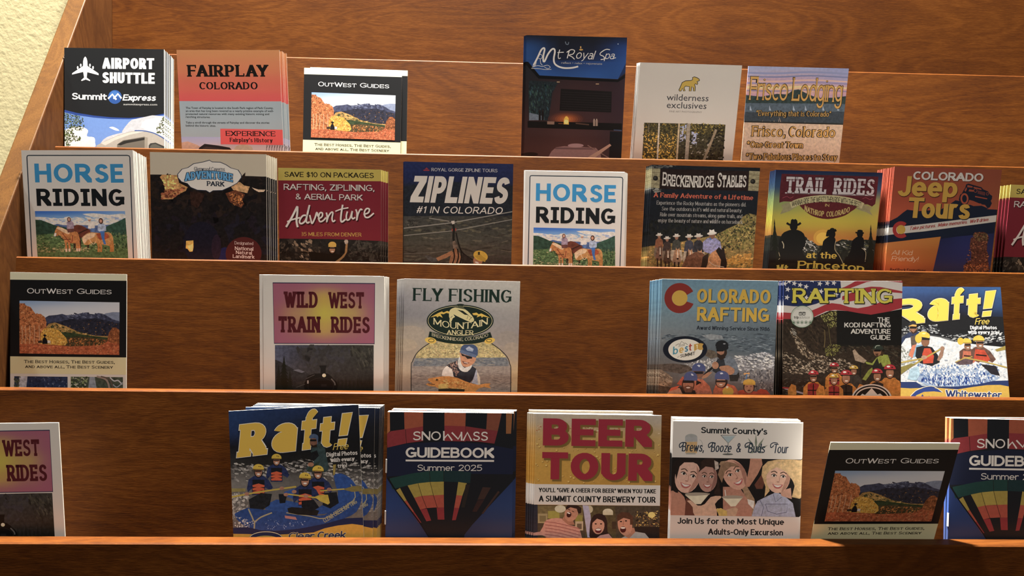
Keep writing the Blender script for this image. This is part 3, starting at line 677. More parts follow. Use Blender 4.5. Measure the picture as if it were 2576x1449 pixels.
def art_outwest(s):
    s.fill('e9e7dc')
    s.rect(60, 80, 1300, 168, 'eeecc8', 0, 18); s.rect(60, 168, 1300, 921, '191a1c', 0, 14)
    s.rect(60, 921, 1300, 1090, 'ece8b4', 0, 14)
    s.part('photo_print')
    q = [(192, 379), (1172, 393), (1172, 903), (193, 893)]
    s.window(q)
    s.grid([(190, 375), (1175, 390), (1175, 650), (190, 650)], [['8fb2dc', 'a5bcda', 'c6d2e0', 'dde3e8'], ['b4c6dc', 'd9dee6', 'dfe4ea', 'e4e6ea'], ['d5dae2', 'e6e6e8', 'e2e4e8', 'dfe2e8'], ['d5dae2', 'e6e6e8', 'e2e4e8', 'dfe2e8']])
    s.poly([(960, 540), (1040, 500), (1110, 488), (1175, 490), (1175, 620), (980, 610)], '8b97b0', .2)
    s.poly([(440, 545), (480, 522), (560, 515), (610, 505), (650, 518), (740, 512), (800, 498), (850, 490), (880, 505), (930, 510), (965, 497), (1010, 505), (1060, 530), (1110, 560), (1175, 580), (1175, 760), (430, 700)], '454a63', .5)
    s.scatter([(640, 505), (850, 492), (990, 500), (1100, 560), (1020, 580), (700, 580)], 40, 46, ['5a607c', '6f7690', '383c52', '30344a'], .3, 20, 3)
    s.poly([(440, 600), (560, 585), (700, 555), (830, 560), (930, 545), (1050, 575), (1175, 600), (1175, 780), (430, 760)], '2e2f3e', .6)
    s.scatter([(600, 640), (800, 570), (1000, 570), (1172, 600), (1172, 720), (700, 720)], 90, 22, ['8a6238', '6a4c34', '2a2c38', '3a3c4a', '9a7040', '22242e', '34364a'], .4, 20, 4)
    s.poly([(450, 640), (480, 602), (540, 590), (620, 615), (700, 650), (790, 690), (940, 720), (1060, 725), (1060, 760), (600, 760)], 'b98f4a', .5)
    s.scatter([(460, 640), (540, 600), (700, 660), (900, 715), (900, 740), (560, 720)], 60, 40, ['dcb264', '4e5030', '8a7a3c', '3e4428'], .3, 22, 5)
    s.poly([(560, 690), (640, 682), (760, 700), (900, 722), (1060, 738), (1070, 770), (680, 745), (600, 730)], '39472a', .5)
    s.poly([(640, 740), (760, 728), (900, 738), (1060, 760), (1070, 840), (640, 830)], '54452a', .6)
    s.scatter([(680, 745), (1060, 765), (1060, 820), (680, 815)], 90, 28, ['c07434', 'd89448', '4a3c24', '3a3a22', 'a85c2c'], .4, None, 6)
    s.poly([(190, 400), (235, 402), (262, 425), (300, 437), (330, 480), (350, 505), (400, 505), (440, 535), (455, 580), (455, 640), (420, 700), (400, 800), (190, 810)], 'c0703c', .55)
    s.scatter([(190, 405), (240, 405), (300, 440), (345, 500), (410, 510), (455, 590), (430, 680), (400, 790), (190, 800)], 260, 24, ['de8e52', 'b8602e', 'e8a468', '9a4c26', 'cf7c40', '6e3c22'], .4, None, 7)
    for x in (215, 248, 290, 335, 382): s.line([(x, 800), (x + 6, 700), (x + 2, 620)], 5, 'e0b48a')
    s.poly([(400, 700), (430, 650), (480, 640), (530, 650), (580, 668), (610, 700), (650, 740), (664, 790), (640, 815), (400, 810)], 'e0a834', .5)
    s.scatter([(410, 700), (440, 650), (540, 650), (600, 690), (660, 770), (640, 810), (400, 805)], 150, 24, ['f0c050', 'd89830', 'c88828', 'f4d070', 'b87a2c'], .3, None, 8)
    s.poly([(1050, 780), (1070, 690), (1105, 640), (1140, 640), (1175, 665), (1175, 840), (1050, 830)], '94542c', .6)
    s.scatter([(1060, 770), (1075, 690), (1110, 645), (1172, 670), (1172, 820), (1060, 820)], 60, 24, ['b46a38', '7e4426', 'c87c44'], .4, None, 9)
    s.poly([(190, 800), (400, 800), (560, 812), (700, 825), (880, 818), (1000, 812), (1060, 770), (1090, 790), (1175, 800), (1175, 910), (190, 905)], 'bd6238', .5)
    s.scatter([(190, 810), (700, 830), (1000, 815), (1060, 780), (1172, 815), (1172, 900), (190, 895)], 240, 24, ['d07a48', 'a85030', 'c86c40', '9a4a2c', 'da9060'], .4, 0, 10)
    s.poly([(372, 790), (378, 770), (410, 765), (420, 790)], '3a2c24'); s.ell(478, 778, 20, 14, 'e8dccc'); s.line([(490, 785), (494, 802)], 6, 'd8c8b4')
    s.poly([(418, 800), (416, 770), (428, 740), (440, 730), (455, 745), (468, 775), (466, 800)], '17151a'); s.ell(441, 718, 11, 13, '17151a'); s.line([(424, 714), (460, 716)], 7, '17151a')
    s.part('title_lettering')
    s.text('OutWest', 265, 304, 715, 309, 52, 'f2f0ea', sw=1.75, sh=1.15, sl=.3, st=.6, gap=1.0, sc=.8)
    s.text('Guides', 754, 309, 1098, 313, 52, 'f2f0ea', sw=1.75, sh=1.15, sl=.3, st=.6, gap=1.0, sc=.8)
    s.part('caption_lettering')
    s.text('The Best Horses, The Best Guides,', 235, 988, 1128, 996, 31, '35332a', sw=2.2, sh=1.5, sl=.3, st=.8, gap=.8, sc=.82)
    s.text('and above all, The Best Scenery', 246, 1036, 1110, 1045, 30, '35332a', sw=2.2, sh=1.5, sl=.3, st=.8, gap=.8, sc=.82)
    s.part('lower_photo_print')
    s.poly([(140, 1117), (664, 1123), (664, 1400), (140, 1400)], '2c3c5c', .5); s.poly([(190, 1118), (270, 1118), (240, 1400), (170, 1400)], 'ccd2dc', .4)
    s.scatter([(300, 1125), (660, 1128), (660, 1300), (280, 1300)], 40, 30, ['6c7c98', '1c2840', '3c4c6c'], .3, None, 11)
    s.scatter([(140, 1120), (200, 1120), (170, 1300), (140, 1300)], 30, 30, ['5a6a48', '3a4630', '7a8468'], .3, None, 12)
    s.poly([(695, 1122), (1208, 1128), (1208, 1400), (695, 1400)], '4e5c4e', .5); s.scatter([(695, 1125), (860, 1125), (860, 1300), (695, 1300)], 60, 40, ['8aa070', '35452c', 'c0c8b4'], .3, 30, 13)
    s.poly([(880, 1124), (930, 1124), (960, 1300), (860, 1300)], '9aa8b4', .3); s.line([(950, 1120), (1050, 1160), (1085, 1300)], 18, 'a8988c', 4); s.line([(990, 1120), (1075, 1150), (1110, 1240)], 12, '6a5c54', 4)
    s.line([(1080, 1130), (1120, 1165), (1160, 1160), (1200, 1200)], 12, 'd0d8dc', 4); s.line([(1110, 1200), (1150, 1225), (1205, 1180)], 10, 'a8b4bc', 4)

def art_mtroyal(s):
    s.back([['1a1d24', '191b21', '1a1b21'], ['22242a', '2b2023', '2a1e22'], ['2a2224', '41292b', '33222a'], ['3c2626', '472d2d', '38262c'], ['4a2f2d', '5a3a38', '3a2a30']])
    s.part('photo_print')
    s.poly([(120, 340), (175, 365), (310, 525), (1100, 566), (1220, 480), (1220, 520), (1105, 590), (300, 556), (160, 400), (120, 380)], '0d0e12')
    s.poly([(100, 60), (1250, 90), (1250, 480), (1185, 492), (1100, 560), (310, 525), (175, 362), (100, 330)], '1b2a4c')
    s.grid([(170, 112), (1205, 135), (1190, 400), (175, 385)], [['1c1f2c', '171922', '171922', '1a2036'], ['254a80', '191d2c', '1b2032', '20407a'], ['264d86', '1a2134', '1e3058', '234a86']])
    s.grid([(178, 362), (1192, 385), (1105, 560), (310, 523)], [['24467c', '1e2f54', '22427a', '234883'], ['2a5596', '284f8a', '2a5596', '24487e']])
    s.poly([(200, 575), (500, 590), (440, 700), (400, 980), (200, 975)], '20292e', .5)
    s.scatter([(205, 600), (440, 620), (380, 960), (205, 960)], 90, 60, ['2c3c3e', '27413a', '34505a', '1b2226', '3a5048'], .4, 80, 1, .25)
    s.poly([(205, 900), (330, 930), (360, 975), (205, 978)], '6a7684', .3)
    for i in range(7): s.ell(582, 965, 190 - 24 * i, 78 - 9 * i, ('472b29', '54302a', '64352a', '78402a', '8c482a', 'a0522a', 'b0602c')[i])
    s.poly([(525, 658), (1042, 686), (1036, 898), (512, 880)], '191516')
    for i in range(8): s.line([(530, 690 + 24 * i), (1030, 712 + 24 * i)], 4, '2c2425')
    s.poly([(190, 985), (1145, 1008), (1142, 1082), (190, 1052)], '141112')
    s.poly([(552, 1018), (556, 965), (572, 938), (588, 935), (604, 958), (606, 1020)], 'e6b640', .2); s.ell(580, 992, 22, 22, 'f4dc80')
    s.poly([(387, 988), (460, 990), (458, 1020), (387, 1018)], '8a6a5a'); s.line([(675, 1008), (810, 1022)], 12, '5a4034'); s.line([(500, 1010), (545, 1012)], 8, '7a4a30')
    for x in (862, 888): s.rect(x - 10, 975, x + 10, 1035, '9a8272'); s.rect(x - 5, 962, x + 5, 978, 'b09a8a')
    for x in (312, 342): s.rect(x - 11, 885, x + 11, 978, '1a1516'); s.ell(x, 880, 8, 10, '2a2020')
    s.poly([(400, 1345), (430, 1290), (478, 1250), (560, 1238), (880, 1256), (925, 1310), (950, 1500), (360, 1500)], '94706e', .08)
    s.poly([(470, 1252), (870, 1258), (870, 1275), (465, 1268)], '6e5254'); s.ell(675, 1232, 80, 20, 'a88688'); s.line([(795, 1230), (1010, 1358)], 9, '8a6a62')
    s.poly([(1022, 1088), (1150, 1096), (1145, 1500), (1005, 1500)], '15151b'); s.line([(1060, 1075), (1140, 1080)], 10, '3a4a66')
    s.poly([(790, 1355), (1020, 1215), (1036, 1232), (850, 1370)], 'b8917e'); s.ell(220, 1320, 75, 20, '221819')
    s.line([(572, 180), (580, 205), (600, 208), (606, 185)], 9, '6a7480', 4); s.ell(732, 262, 20, 9, 'c09248'); s.ell(728, 238, 7, 12, 'd09a50')
    s.rect(485, 585, 515, 595, 'b0906a'); s.rect(880, 605, 912, 614, 'c09a70'); s.ell(1107, 203, 5, 5, 'c0c8d0')
    s.part('title_lettering')
    w = 'ddd3c8'
    s.line([(250, 420), (290, 345), (325, 270), (352, 246), (362, 262), (350, 320), (348, 372), (362, 380), (395, 310), (432, 262), (458, 255), (466, 285), (455, 350), (462, 400), (500, 432), (560, 448), (640, 446), (702, 432)], 17, w, 4)
    s.line([(515, 262), (500, 320), (505, 352), (525, 345)], 9, w, 4); s.line([(492, 292), (556, 288)], 8, w)
    s.line([(612, 270), (590, 350)], 9, w, 3); s.line([(585, 290), (630, 262), (665, 272), (650, 305), (608, 318), (640, 335), (665, 360)], 9, w, 4)
    s.text('oyal', 672, 352, 855, 362, 92, w, sw=.95, sh=.9, gap=.7, rnd=True, shear=.3)
    s.line([(1025, 262), (985, 258), (935, 288), (925, 312), (960, 330), (965, 355), (930, 362)], 9, w, 4)
    s.text('pa', 968, 356, 1060, 358, 80, w, sw=.95, sh=.9, gap=.5, rnd=True, shear=.3); s.line([(1050, 352), (1085, 342)], 8, w)
    s.text('reflect \u2022 relax \u2022 rejuvenate', 530, 404, 945, 414, 20, 'a9a29b', 'b', .012)
    s.part('logo_print')
    s.line([(240, 425), (262, 428), (275, 400), (285, 350), (320, 310), (338, 330), (325, 355), (300, 350)], 5, w, 4); s.line([(318, 360), (322, 400), (340, 420)], 5, w, 3)
    s.line([(235, 440), (290, 425), (340, 432), (390, 420), (418, 440), (395, 455), (360, 440)], 5, w, 4); s.line([(228, 452), (300, 455), (370, 464), (430, 462)], 5, w, 4)

def art_wilderness(s):
    s.fill('b8b0a4')
    s.part('logo_print')
    P = [(1728, 682), (1722, 672), (1742, 628), (1755, 596), (1790, 578), (1845, 574), (1862, 566), (1860, 545), (1878, 537), (1905, 545), (1928, 560), (1932, 575), (1918, 582), (1906, 582), (1914, 600), (1908, 618), (1893, 608), (1882, 614), (1888, 640), (1886, 682), (1870, 682), (1868, 648), (1852, 636), (1845, 682), (1826, 682), (1830, 636), (1790, 632), (1774, 648), (1786, 680), (1770, 682), (1757, 652), (1744, 682)]
    s.poly(P, 'b0923c'); s.line(P + P[:1], 7, '2b2b2e')
    s.part('title_lettering')
    s.text('wilderness', 1596, 775, 2021, 785, 64, '38393c', 'b', .004); s.text('exclusives', 1597, 853, 2000, 863, 64, '38393c', 'b', .004)
    s.part('caption_lettering'); s.text('FINE ART PHOTOGRAPHY', 1625, 897, 1955, 905, 18, '6b665f', 'b')
    s.part('photo_print')
    q = [(1372, 1002), (2194, 1021), (2150, 1600), (1335, 1600)]
    s.poly(q, '37331f', .6)
    s.clip = None
    def area(a, b, c, d): return [(a, b), (c, b + 8), (c - 12, d), (a - 12, d)]
    s.scatter(area(1372, 1008, 1720, 1130), 110, 30, ['3a3a22', '5a5228', '2a281c', '6e6230', '8a7030'], .4, None, 1)
    s.scatter(area(1368, 1110, 1700, 1500), 300, 30, ['c49a34', 'a8842c', 'd8b048', '806a28', '5a4e22', 'b89030'], .4, None, 2)
    s.poly([(1735, 1040), (1800, 1020), (1790, 1170), (1730, 1200)], '9ba2c0', .1); s.poly([(1850, 1090), (1920, 1110), (1900, 1230), (1850, 1210)], '9ba2c0', .1)
    s.scatter(area(1735, 1010, 2180, 1120), 130, 34, ['7a6a30', '4a4424', '2e2a20', '8c7c3a', '5a5030'], .4, None, 3)
    s.scatter(area(1735, 1120, 2170, 1500), 240, 40, ['1f1d18', '2c2a20', '3a3424', '15130f', '4a4430', '8f8878'], .4, -20, 4)
    s.scatter([(2060, 1060), (2185, 1030), (2170, 1500), (1960, 1500)], 120, 40, ['1c1a16', '282419', '14120f', '35301f'], .4, None, 5)
    for a, b, w, c in (((1522, 1006), (1498, 1500), 15, 'b9b0a0'), ((1724, 1010), (1692, 1500), 18, 'ab9878'), ((1822, 1014), (1790, 1500), 36, '8f8372'), ((2100, 1070), (1925, 1500), 24, '86765f'), ((1420, 1010), (1412, 1100), 8, '6a6050')):
        s.line([a, b], w, c, 0, .3)

def art_frisco(s):
    s.grid([(60, 365), (1060, 388), (1000, 700), (60, 690)], [['8c8fa6', '9294a8', '8486a2'], ['9b94a4', 'a08c96', '8c88a0'], ['b08a8a', 'a98490', '9a8a9c'], ['d09a6c', 'd2a074', 'c08a80'], ['b0808a', 'b88890', 'a8808c'], ['94727a', '9a7c84', '90747e']], .1, 4)
    for y, c, w in ((430, '7f7f9a', 16), (462, '6f6f8c', 12), (500, 'c49a86', 12), (520, '8a7890', 14), (556, 'e0b07a', 12), (585, '8e7486', 14)): s.line([(120, y), (400, y + 6), (700, y - 6), (1040, y + 10)], w, c, 4)
    s.poly([(60, 650), (130, 625), (260, 640), (400, 615), (490, 620), (540, 585), (590, 575), (680, 620), (760, 650), (900, 648), (1040, 630), (1020, 720), (60, 715)], '2c3834', .4)
    s.poly([(60, 695), (1020, 702), (1010, 860), (60, 850)], '4a545a', .3); s.poly([(60, 770), (300, 780), (1010, 770), (1000, 882), (60, 860)], '343a3e', .3)
    for x in (160, 540, 930, 330, 645, 800): s.poly([(x, 760), (x + 4, 715), (x + 20, 762)], '8f979c')
    s.poly([(60, 862), (1010, 880), (990, 1400), (60, 1400)], 'b9997c', .2)
    s.scatter([(60, 870), (1000, 885), (980, 1300), (60, 1290)], 60, 150, ['bd9e80', 'b0937a', 'b5957a', 'bf9f78'], .2, 88, 2, .06)
    s.poly([(60, 852), (1010, 876), (1010, 888), (60, 864)], '26241f')
    g, d = 'b5853e', '241a12'
    s.part('title_lettering')
    s.text('Frisco', 152, 668, 492, 676, 205, g, sw=1.5, sh=1.0, sl=.45, st=.6, gap=.35, edge=d, ew=5)
    s.text('Lodging', 526, 676, 972, 688, 205, g, sw=1.5, sh=1.0, sl=.4, st=.6, gap=.35, edge=d, ew=5)
    s.part('caption_lettering')
    s.text('\u201cEverything that is Colorado\u201d', 215, 808, 876, 816, 48, 'a87f3e', sw=1.25, sh=.9, sl=.3, st=.6, gap=.4, edge='16130f', ew=3.5)
    s.text('Frisco, Colorado', 172, 988, 914, 999, 92, g, sw=1.4, sh=.95, sl=.35, st=.6, gap=.4, edge=d, ew=4.5)
    s.text('*One Great Town', 130, 1086, 628, 1093, 55, g, sw=1.7, sh=1.1, sl=.35, st=.7, gap=.4, edge=d, ew=4.5)
    s.text('*Two Fabulous Places to Stay', 120, 1192, 930, 1203, 55, g, sw=1.6, sh=1.1, sl=.35, st=.7, gap=.4, edge=d, ew=4.5)

def art_horse(s):
    s.fill('d2c7b4')
    s.line([(183, 1400), (187, 1085), (208, 218), (213, 206), (226, 203), (1098, 216), (1114, 221), (1120, 236), (1088, 1105), (1078, 1400)], 9, '1d2c36')
    s.part('title_lettering')
    s.text('HOR', 264, 450, 766, 460, 172, '2b86ae', sw=2.3, sh=2.0, gap=1.25); s.text('SE', 794, 463, 1049, 466, 172, '2b86ae', sw=2.3, sh=2.0, gap=1.1)
    s.text('R\xa6D\xa6NG', 264, 665, 1043, 682, 158, '14181a', sw=2.4, sh=1.9, gap=1.0)
    s.part('photo_print')
    q = [(242, 712), (1041, 729), (1036, 1300), (236, 1290)]
    s.window(q)
    s.grid([(242, 712), (1041, 729), (1040, 870), (240, 860)], [['2660ae', '2f6ab4', '4a80c0', '6c96c4'], ['6c98cc', '7aa2d0', '90b0d4', 'b0c4d8'], ['c8d2de', 'd2d8e0', 'c4ceda', 'c8d0d8']])
    for P in ([(242, 765), (330, 770), (420, 785), (540, 780), (660, 800), (760, 815), (900, 800), (1040, 790), (1040, 880), (242, 840)], [(660, 748), (760, 742), (900, 760), (1000, 752), (1040, 762), (1040, 790), (860, 785), (740, 775)]): s.poly(P, 'd9dce2', .2, 2)
    s.scatter([(250, 770), (1035, 780), (1035, 840), (250, 825)], 70, 60, ['eceef0', 'b8c2d0', 'dfe3e8', '9aaac0'], .1, 0, 1, .35)
    s.poly([(380, 850), (430, 832), (480, 845), (560, 850), (640, 848), (760, 856), (900, 850), (900, 930), (380, 930)], '51658a', .3)
    s.poly([(236, 790), (290, 795), (340, 815), (400, 842), (470, 860), (560, 880), (680, 900), (680, 1000), (236, 1000)], '2c4432', .5)
    s.poly([(840, 880), (900, 850), (960, 828), (1041, 790), (1041, 1000), (820, 1000)], '33503e', .5)
    s.poly([(236, 930), (400, 920), (620, 930), (860, 960), (1041, 940), (1041, 1300), (236, 1300)], '506a3c', .6)
    s.scatter([(240, 930), (640, 930), (1040, 950), (1036, 1090), (240, 1090)], 230, 30, ['6f8a4e', '3c5230', '88985c', '2c3e26', '5a7444', 'a09a68'], .4, 0, 2, .5)
    s.scatter([(240, 1040), (700, 1060), (700, 1095), (240, 1090)], 50, 40, ['a89a6a', '8a8a58', '4a5a38'], .4, 0, 3, .4)
    s.scatter([(880, 930), (1035, 920), (1035, 1060), (900, 1060)], 70, 30, ['263c26', '3a5634', '6a7a50'], .4, 90, 4, .4)
    br, pa, lt, dk = '6a3626', 'b9773e', 'ddb98a', '3a2218'
    s.poly([(560, 870), (600, 845), (650, 855), (690, 880), (720, 900), (700, 960), (600, 960)], br, .3, 2)          # dark horse behind
    for x in (570, 590, 620, 690): s.line([(x, 950), (x + 4, 1010), (x - 2, 1060)], 14, dk)
    s.poly([(392, 942), (404, 905), (420, 870), (436, 852), (450, 862), (490, 880), (540, 900), (600, 910), (618, 960), (612, 1010), (520, 1012), (480, 985), (450, 940), (420, 945)], pa, .4, 2)
    s.poly([(420, 872), (450, 862), (500, 885), (535, 915), (520, 930), (470, 905)], lt, .3, 2); s.poly([(392, 945), (402, 915), (418, 918), (412, 946)], 'e8d8c4')
    for x in (492, 520, 588, 608): s.line([(x, 990), (x + 4, 1040), (x + 2, 1085)], 18, pa, 0, .3); s.line([(x + 2, 1062), (x + 2, 1090)], 14, 'd8c0a4')
    s.line([(430, 930), (470, 975), (540, 975)], 5, dk, 3); s.line([(470, 920), (540, 1010), (560, 940)], 7, '8a3a24', 3)
    s.poly([(640, 965), (680, 930), (730, 915), (800, 925), (880, 918), (912, 950), (918, 1010), (900, 1050), (860, 1040), (800, 1030), (740, 1010), (700, 1030), (660, 1030), (645, 1000)], 'c08848', .4, 2)
    s.poly([(640, 965), (690, 930), (760, 925), (750, 960), (690, 985), (660, 1020), (645, 1000)], lt, .3, 2)
    for x, y in ((778, 1010), (800, 1015), (888, 1030), (906, 1000)): s.line([(x, y), (x + 6, y + 45), (x, 1100)], 18, 'b07436', 0, .3)
    s.line([(700, 960), (720, 1010), (745, 1025), (760, 1000)], 6, 'e0c090', 3); s.poly([(770, 930), (860, 925), (880, 970), (800, 990)], 'a04a2a', .4, 2); s.line([(612, 925), (700, 885)], 10, dk)
    s.poly([(512, 890), (516, 820), (530, 808), (560, 808), (578, 830), (574, 885), (545, 900)], 'a08890', .5); s.ell(538, 795, 17, 22, '4a2c20'); s.ell(538, 795, 11, 15, 'c89478'); s.poly([(512, 880), (575, 880), (575, 910), (520, 915)], '6a4038', .3)
    s.poly([(700, 880), (706, 828), (725, 812), (752, 822), (764, 870), (750, 890)], 'dcd4cc', .2); s.ell(718, 800, 13, 16, 'b88468'); s.ell(716, 792, 22, 8, 'ece4d8'); s.rect(704, 780, 730, 792, 'ece4d8'); s.poly([(725, 880), (762, 880), (756, 915), (735, 915)], '5a7aa4')
    s.poly([(785, 900), (790, 850), (802, 838), (840, 838), (860, 860), (862, 905), (835, 915), (800, 912)], 'a9b4c8', .5); s.ell(820, 815, 20, 27, '46291c'); s.ell(819, 815, 12, 16, 'c88e6e'); s.poly([(806, 908), (846, 908), (840, 980), (852, 1030), (832, 1030), (815, 970)], '3f6da4', .2)

def art_glenwood(s):
    s.fill('14100e'); s.rect(1300, 60, 2600, 322, 'a89678', 0, 32)
    s.part('photo_print')
    s.poly([(1300, 318), (1500, 322), (1700, 332), (2000, 340), (2240, 342), (2330, 345), (2460, 352), (2600, 356), (2600, 1700), (1300, 1700)], '17110f', .5)
    s.scatter([(1400, 330), (2500, 350), (2500, 700), (1400, 700)], 60, 150, ['20160f', '15100e', '241812', '100c0c'], .4, None, 5)
    s.scatter([(1440, 700), (2470, 700), (2470, 1110), (1440, 1100)], 60, 170, ['15110f', '18141a', '1a1216', '120e0e'], .4, None, 6)
    s.ell(1870, 960, 170, 200, '14111a', 0, .3); s.ell(2090, 1090, 70, 90, '1b1a3a', 0, .2); s.ell(2010, 1000, 45, 120, '22161f', 0, .3)
    s.poly([(1480, 345), (1500, 322), (1640, 328), (1660, 400), (1740, 440), (1722, 475), (1640, 512), (1600, 550), (1500, 552), (1490, 520), (1530, 480), (1518, 400)], 'a8743c', .5)
    s.scatter([(1500, 335), (1640, 335), (1650, 400), (1640, 460), (1530, 450), (1520, 390)], 45, 40, ['d0a04a', 'c08a48', 'e0b45a', 'a87440'], .3, None, 1)
    s.scatter([(1500, 480), (1720, 440), (1640, 520), (1500, 550)], 50, 44, ['7e3f24', '8c4a2a', '5c2c1a', 'b0643a'], .3, 10, 2)
    s.poly([(2140, 440), (2190, 392), (2225, 400), (2260, 430), (2312, 440), (2290, 500), (2200, 480), (2160, 470)], 'b58450', .4)
    s.poly([(2090, 500), (2180, 470), (2270, 510), (2245, 560), (2262, 600), (2235, 635), (2180, 610), (2130, 580)], '5c2e18', .6)
    s.scatter([(2120, 490), (2250, 510), (2240, 620), (2150, 600)], 40, 34, ['a45e2a', '8a4a22', 'c47a34', '3a1e12'], .3, None, 3)
    s.poly([(1760, 480), (1900, 500), (1880, 560), (1830, 640), (1770, 600)], '2c1810', .6)
    s.poly([(2330, 448), (2390, 468), (2455, 470), (2440, 490), (2395, 492), (2355, 470)], 'c09a74', .2)
    s.poly([(1727, 940), (1795, 935), (1797, 1000), (1788, 1040), (1760, 1042), (1740, 1015), (1724, 1010)], 'd8963c', .3)
    s.poly([(1740, 985), (1790, 970), (1790, 1030), (1765, 1035)], 'efb55c', .2)
    s.ell(2262, 1060, 166, 155, '451814', 0, 0, 0, 360, 36)
    s.part('logo_print')
    base = [(1940, 198), (1965, 214), (2040, 218), (2090, 240), (2135, 270), (2200, 288), (2228, 330), (2232, 355), (2195, 405), (2140, 435), (2060, 470), (1975, 472), (1945, 490), (1910, 470), (1830, 465), (1770, 440), (1740, 405), (1685, 388), (1652, 350), (1650, 320), (1690, 275), (1745, 262), (1795, 228), (1880, 214)]
    s.poly([(1941 + (x - 1941) * 1.025, 343 + (y - 343) * 1.045) for x, y in base], '232b36'); s.poly(base, 'c5bea9')
    s.text('Glenwood Caverns', 1797, 290, 2084, 296, 36, '2a3038', sw=1.3, sh=1.0, sl=.3, st=.8, gap=.3)
    s.text('ADVENTURE', 1712, 385, 2160, 398, 72, '4f87ac', sw=2.0, sh=1.5, sl=.6, st=1.3, gap=.2, arc=26, edge='222a38', ew=5)
    s.text('PARK', 1916, 430, 2082, 438, 44, '23282e', sw=2.2, sh=1.4, sl=.6, st=1.3, gap=.2)
    s.part('caption_lettering')
    for t, x0, x1, y, h, w in (('Designated', 2178, 2351, 974, 30, 1.0), ('National', 2180, 2353, 1026, 34, 1.7), ('Natural', 2190, 2341, 1063, 33, 1.7), ('Landmark', 2162, 2364, 1100, 34, 1.7)):
        s.text(t, x0, y, x1, y + 7, h, 'bfa592', sw=w, sh=w * .75, sl=.4, st=.9, gap=.3)

def art_adventure(s):
    s.fill('741d2b'); s.rect(20, 140, 1250, 281, 'b9a248', 0, 22)
    s.part('photo_print')
    s.poly([(20, 855), (600, 862), (1250, 890), (1250, 1500), (20, 1500)], '201d1b', .4)
    s.window([(20, 855), (1250, 885), (1250, 1500), (20, 1500)])
    s.scatter([(95, 870), (520, 880), (520, 1080), (95, 1080)], 60, 80, ['3a332c', '191615', '4c4238', '2a2622'], .4, None, 1)
    s.scatter([(180, 880), (400, 880), (440, 1060), (260, 1060)], 18, 70, ['8a7660', 'a08a74', '6a5a48', '2a2420'], .4, 50, 2)
    s.scatter([(780, 890), (1090, 900), (1090, 1080), (780, 1080)], 60, 70, ['2c2a26', '1a1817', '3a3832', '45403a'], .4, None, 3)
    s.poly([(380, 1010), (440, 990), (580, 1010), (660, 1010), (720, 1020), (690, 1080), (640, 1400), (420, 1400), (400, 1060)], '16130f', .2)
    s.line([(300, 990), (390, 998), (600, 1020)], 18, '17130f'); s.line([(320, 970), (380, 992)], 10, '6a5644')
    s.ell(614, 960, 38, 56, '14100e'); s.ell(612, 965, 28, 36, 'a0785c', 0, .2); s.ell(612, 922, 40, 34, 'c9a548', 0, .1, 180, 360); s.rect(574, 920, 650, 940, 'c9a548'); s.rect(585, 945, 640, 957, '1a1410'); s.ell(614, 985, 15, 6, 'e0d0c0')
    s.poly([(640, 1085), (700, 1040), (735, 1000), (745, 900), (765, 900), (758, 990), (730, 1040), (680, 1085)], '9a7448', .2); s.ell(748, 890, 20, 24, 'a89a8c', 0, .3); s.rect(690, 895, 735, 1000, '120f0e')
    s.part('title_lettering')
    s.text('SAVE $10 ON PACKAGES', 138, 248, 1013, 269, 50, '1c1812', sw=1.7, sh=1.35, gap=1.0)
    s.text('RAFTING, ZIPLINING,', 131, 376, 1020, 396, 60, 'c8beb8', sw=1.55, sh=1.25, gap=1.0, drop='3c0f16', ew=1, dd=(5, 7))
    s.text('& AERIAL PARK', 249, 471, 907, 487, 58, 'c8beb8', sw=1.6, sh=1.3, gap=1.0, drop='3c0f16', ew=1, dd=(5, 7))
    for c, o in (('3c0f16', (9, 14)), ('d2c9c2', (0, 0))):
        def L_(P, w=17): s.line([(x + o[0], y + o[1]) for x, y in P], w, c, 5)
        L_([(155, 742), (180, 700), (215, 640), (250, 570), (266, 543), (266, 600), (258, 680), (270, 744)], 20); L_([(165, 690), (220, 668), (292, 650)], 15)
        L_([(352, 628), (320, 632), (292, 670), (290, 700), (312, 708), (345, 680), (365, 620), (386, 526), (368, 600), (355, 680), (368, 702), (388, 690)])
        L_([(388, 625), (400, 670), (412, 708), (440, 655), (458, 600), (470, 640)], 16)
        L_([(470, 668), (510, 640), (512, 606), (488, 606), (476, 650), (490, 690), (522, 680), (548, 650)], 15)
        L_([(552, 602), (560, 640), (556, 694), (572, 640), (600, 600), (616, 606), (608, 660), (618, 690), (640, 676)], 15)
        L_([(712, 526), (700, 600), (694, 670), (706, 694), (740, 668)], 17); L_([(640, 590), (700, 568), (768, 556)], 12)
        L_([(758, 592), (748, 640), (756, 676), (784, 660), (806, 588), (800, 640), (812, 664), (834, 650)], 15)
        L_([(840, 572), (852, 610), (850, 680), (862, 620), (886, 572), (904, 580)], 15)
        L_([(915, 622), (962, 606), (972, 572), (945, 566), (925, 600), (932, 645), (966, 650), (1016, 610)], 15)
    s.part('caption_lettering')
    s.text('35 MILES FROM DENVER', 302, 830, 898, 839, 37, 'b5953f', sw=1.4, sh=1.15, gap=1.0)

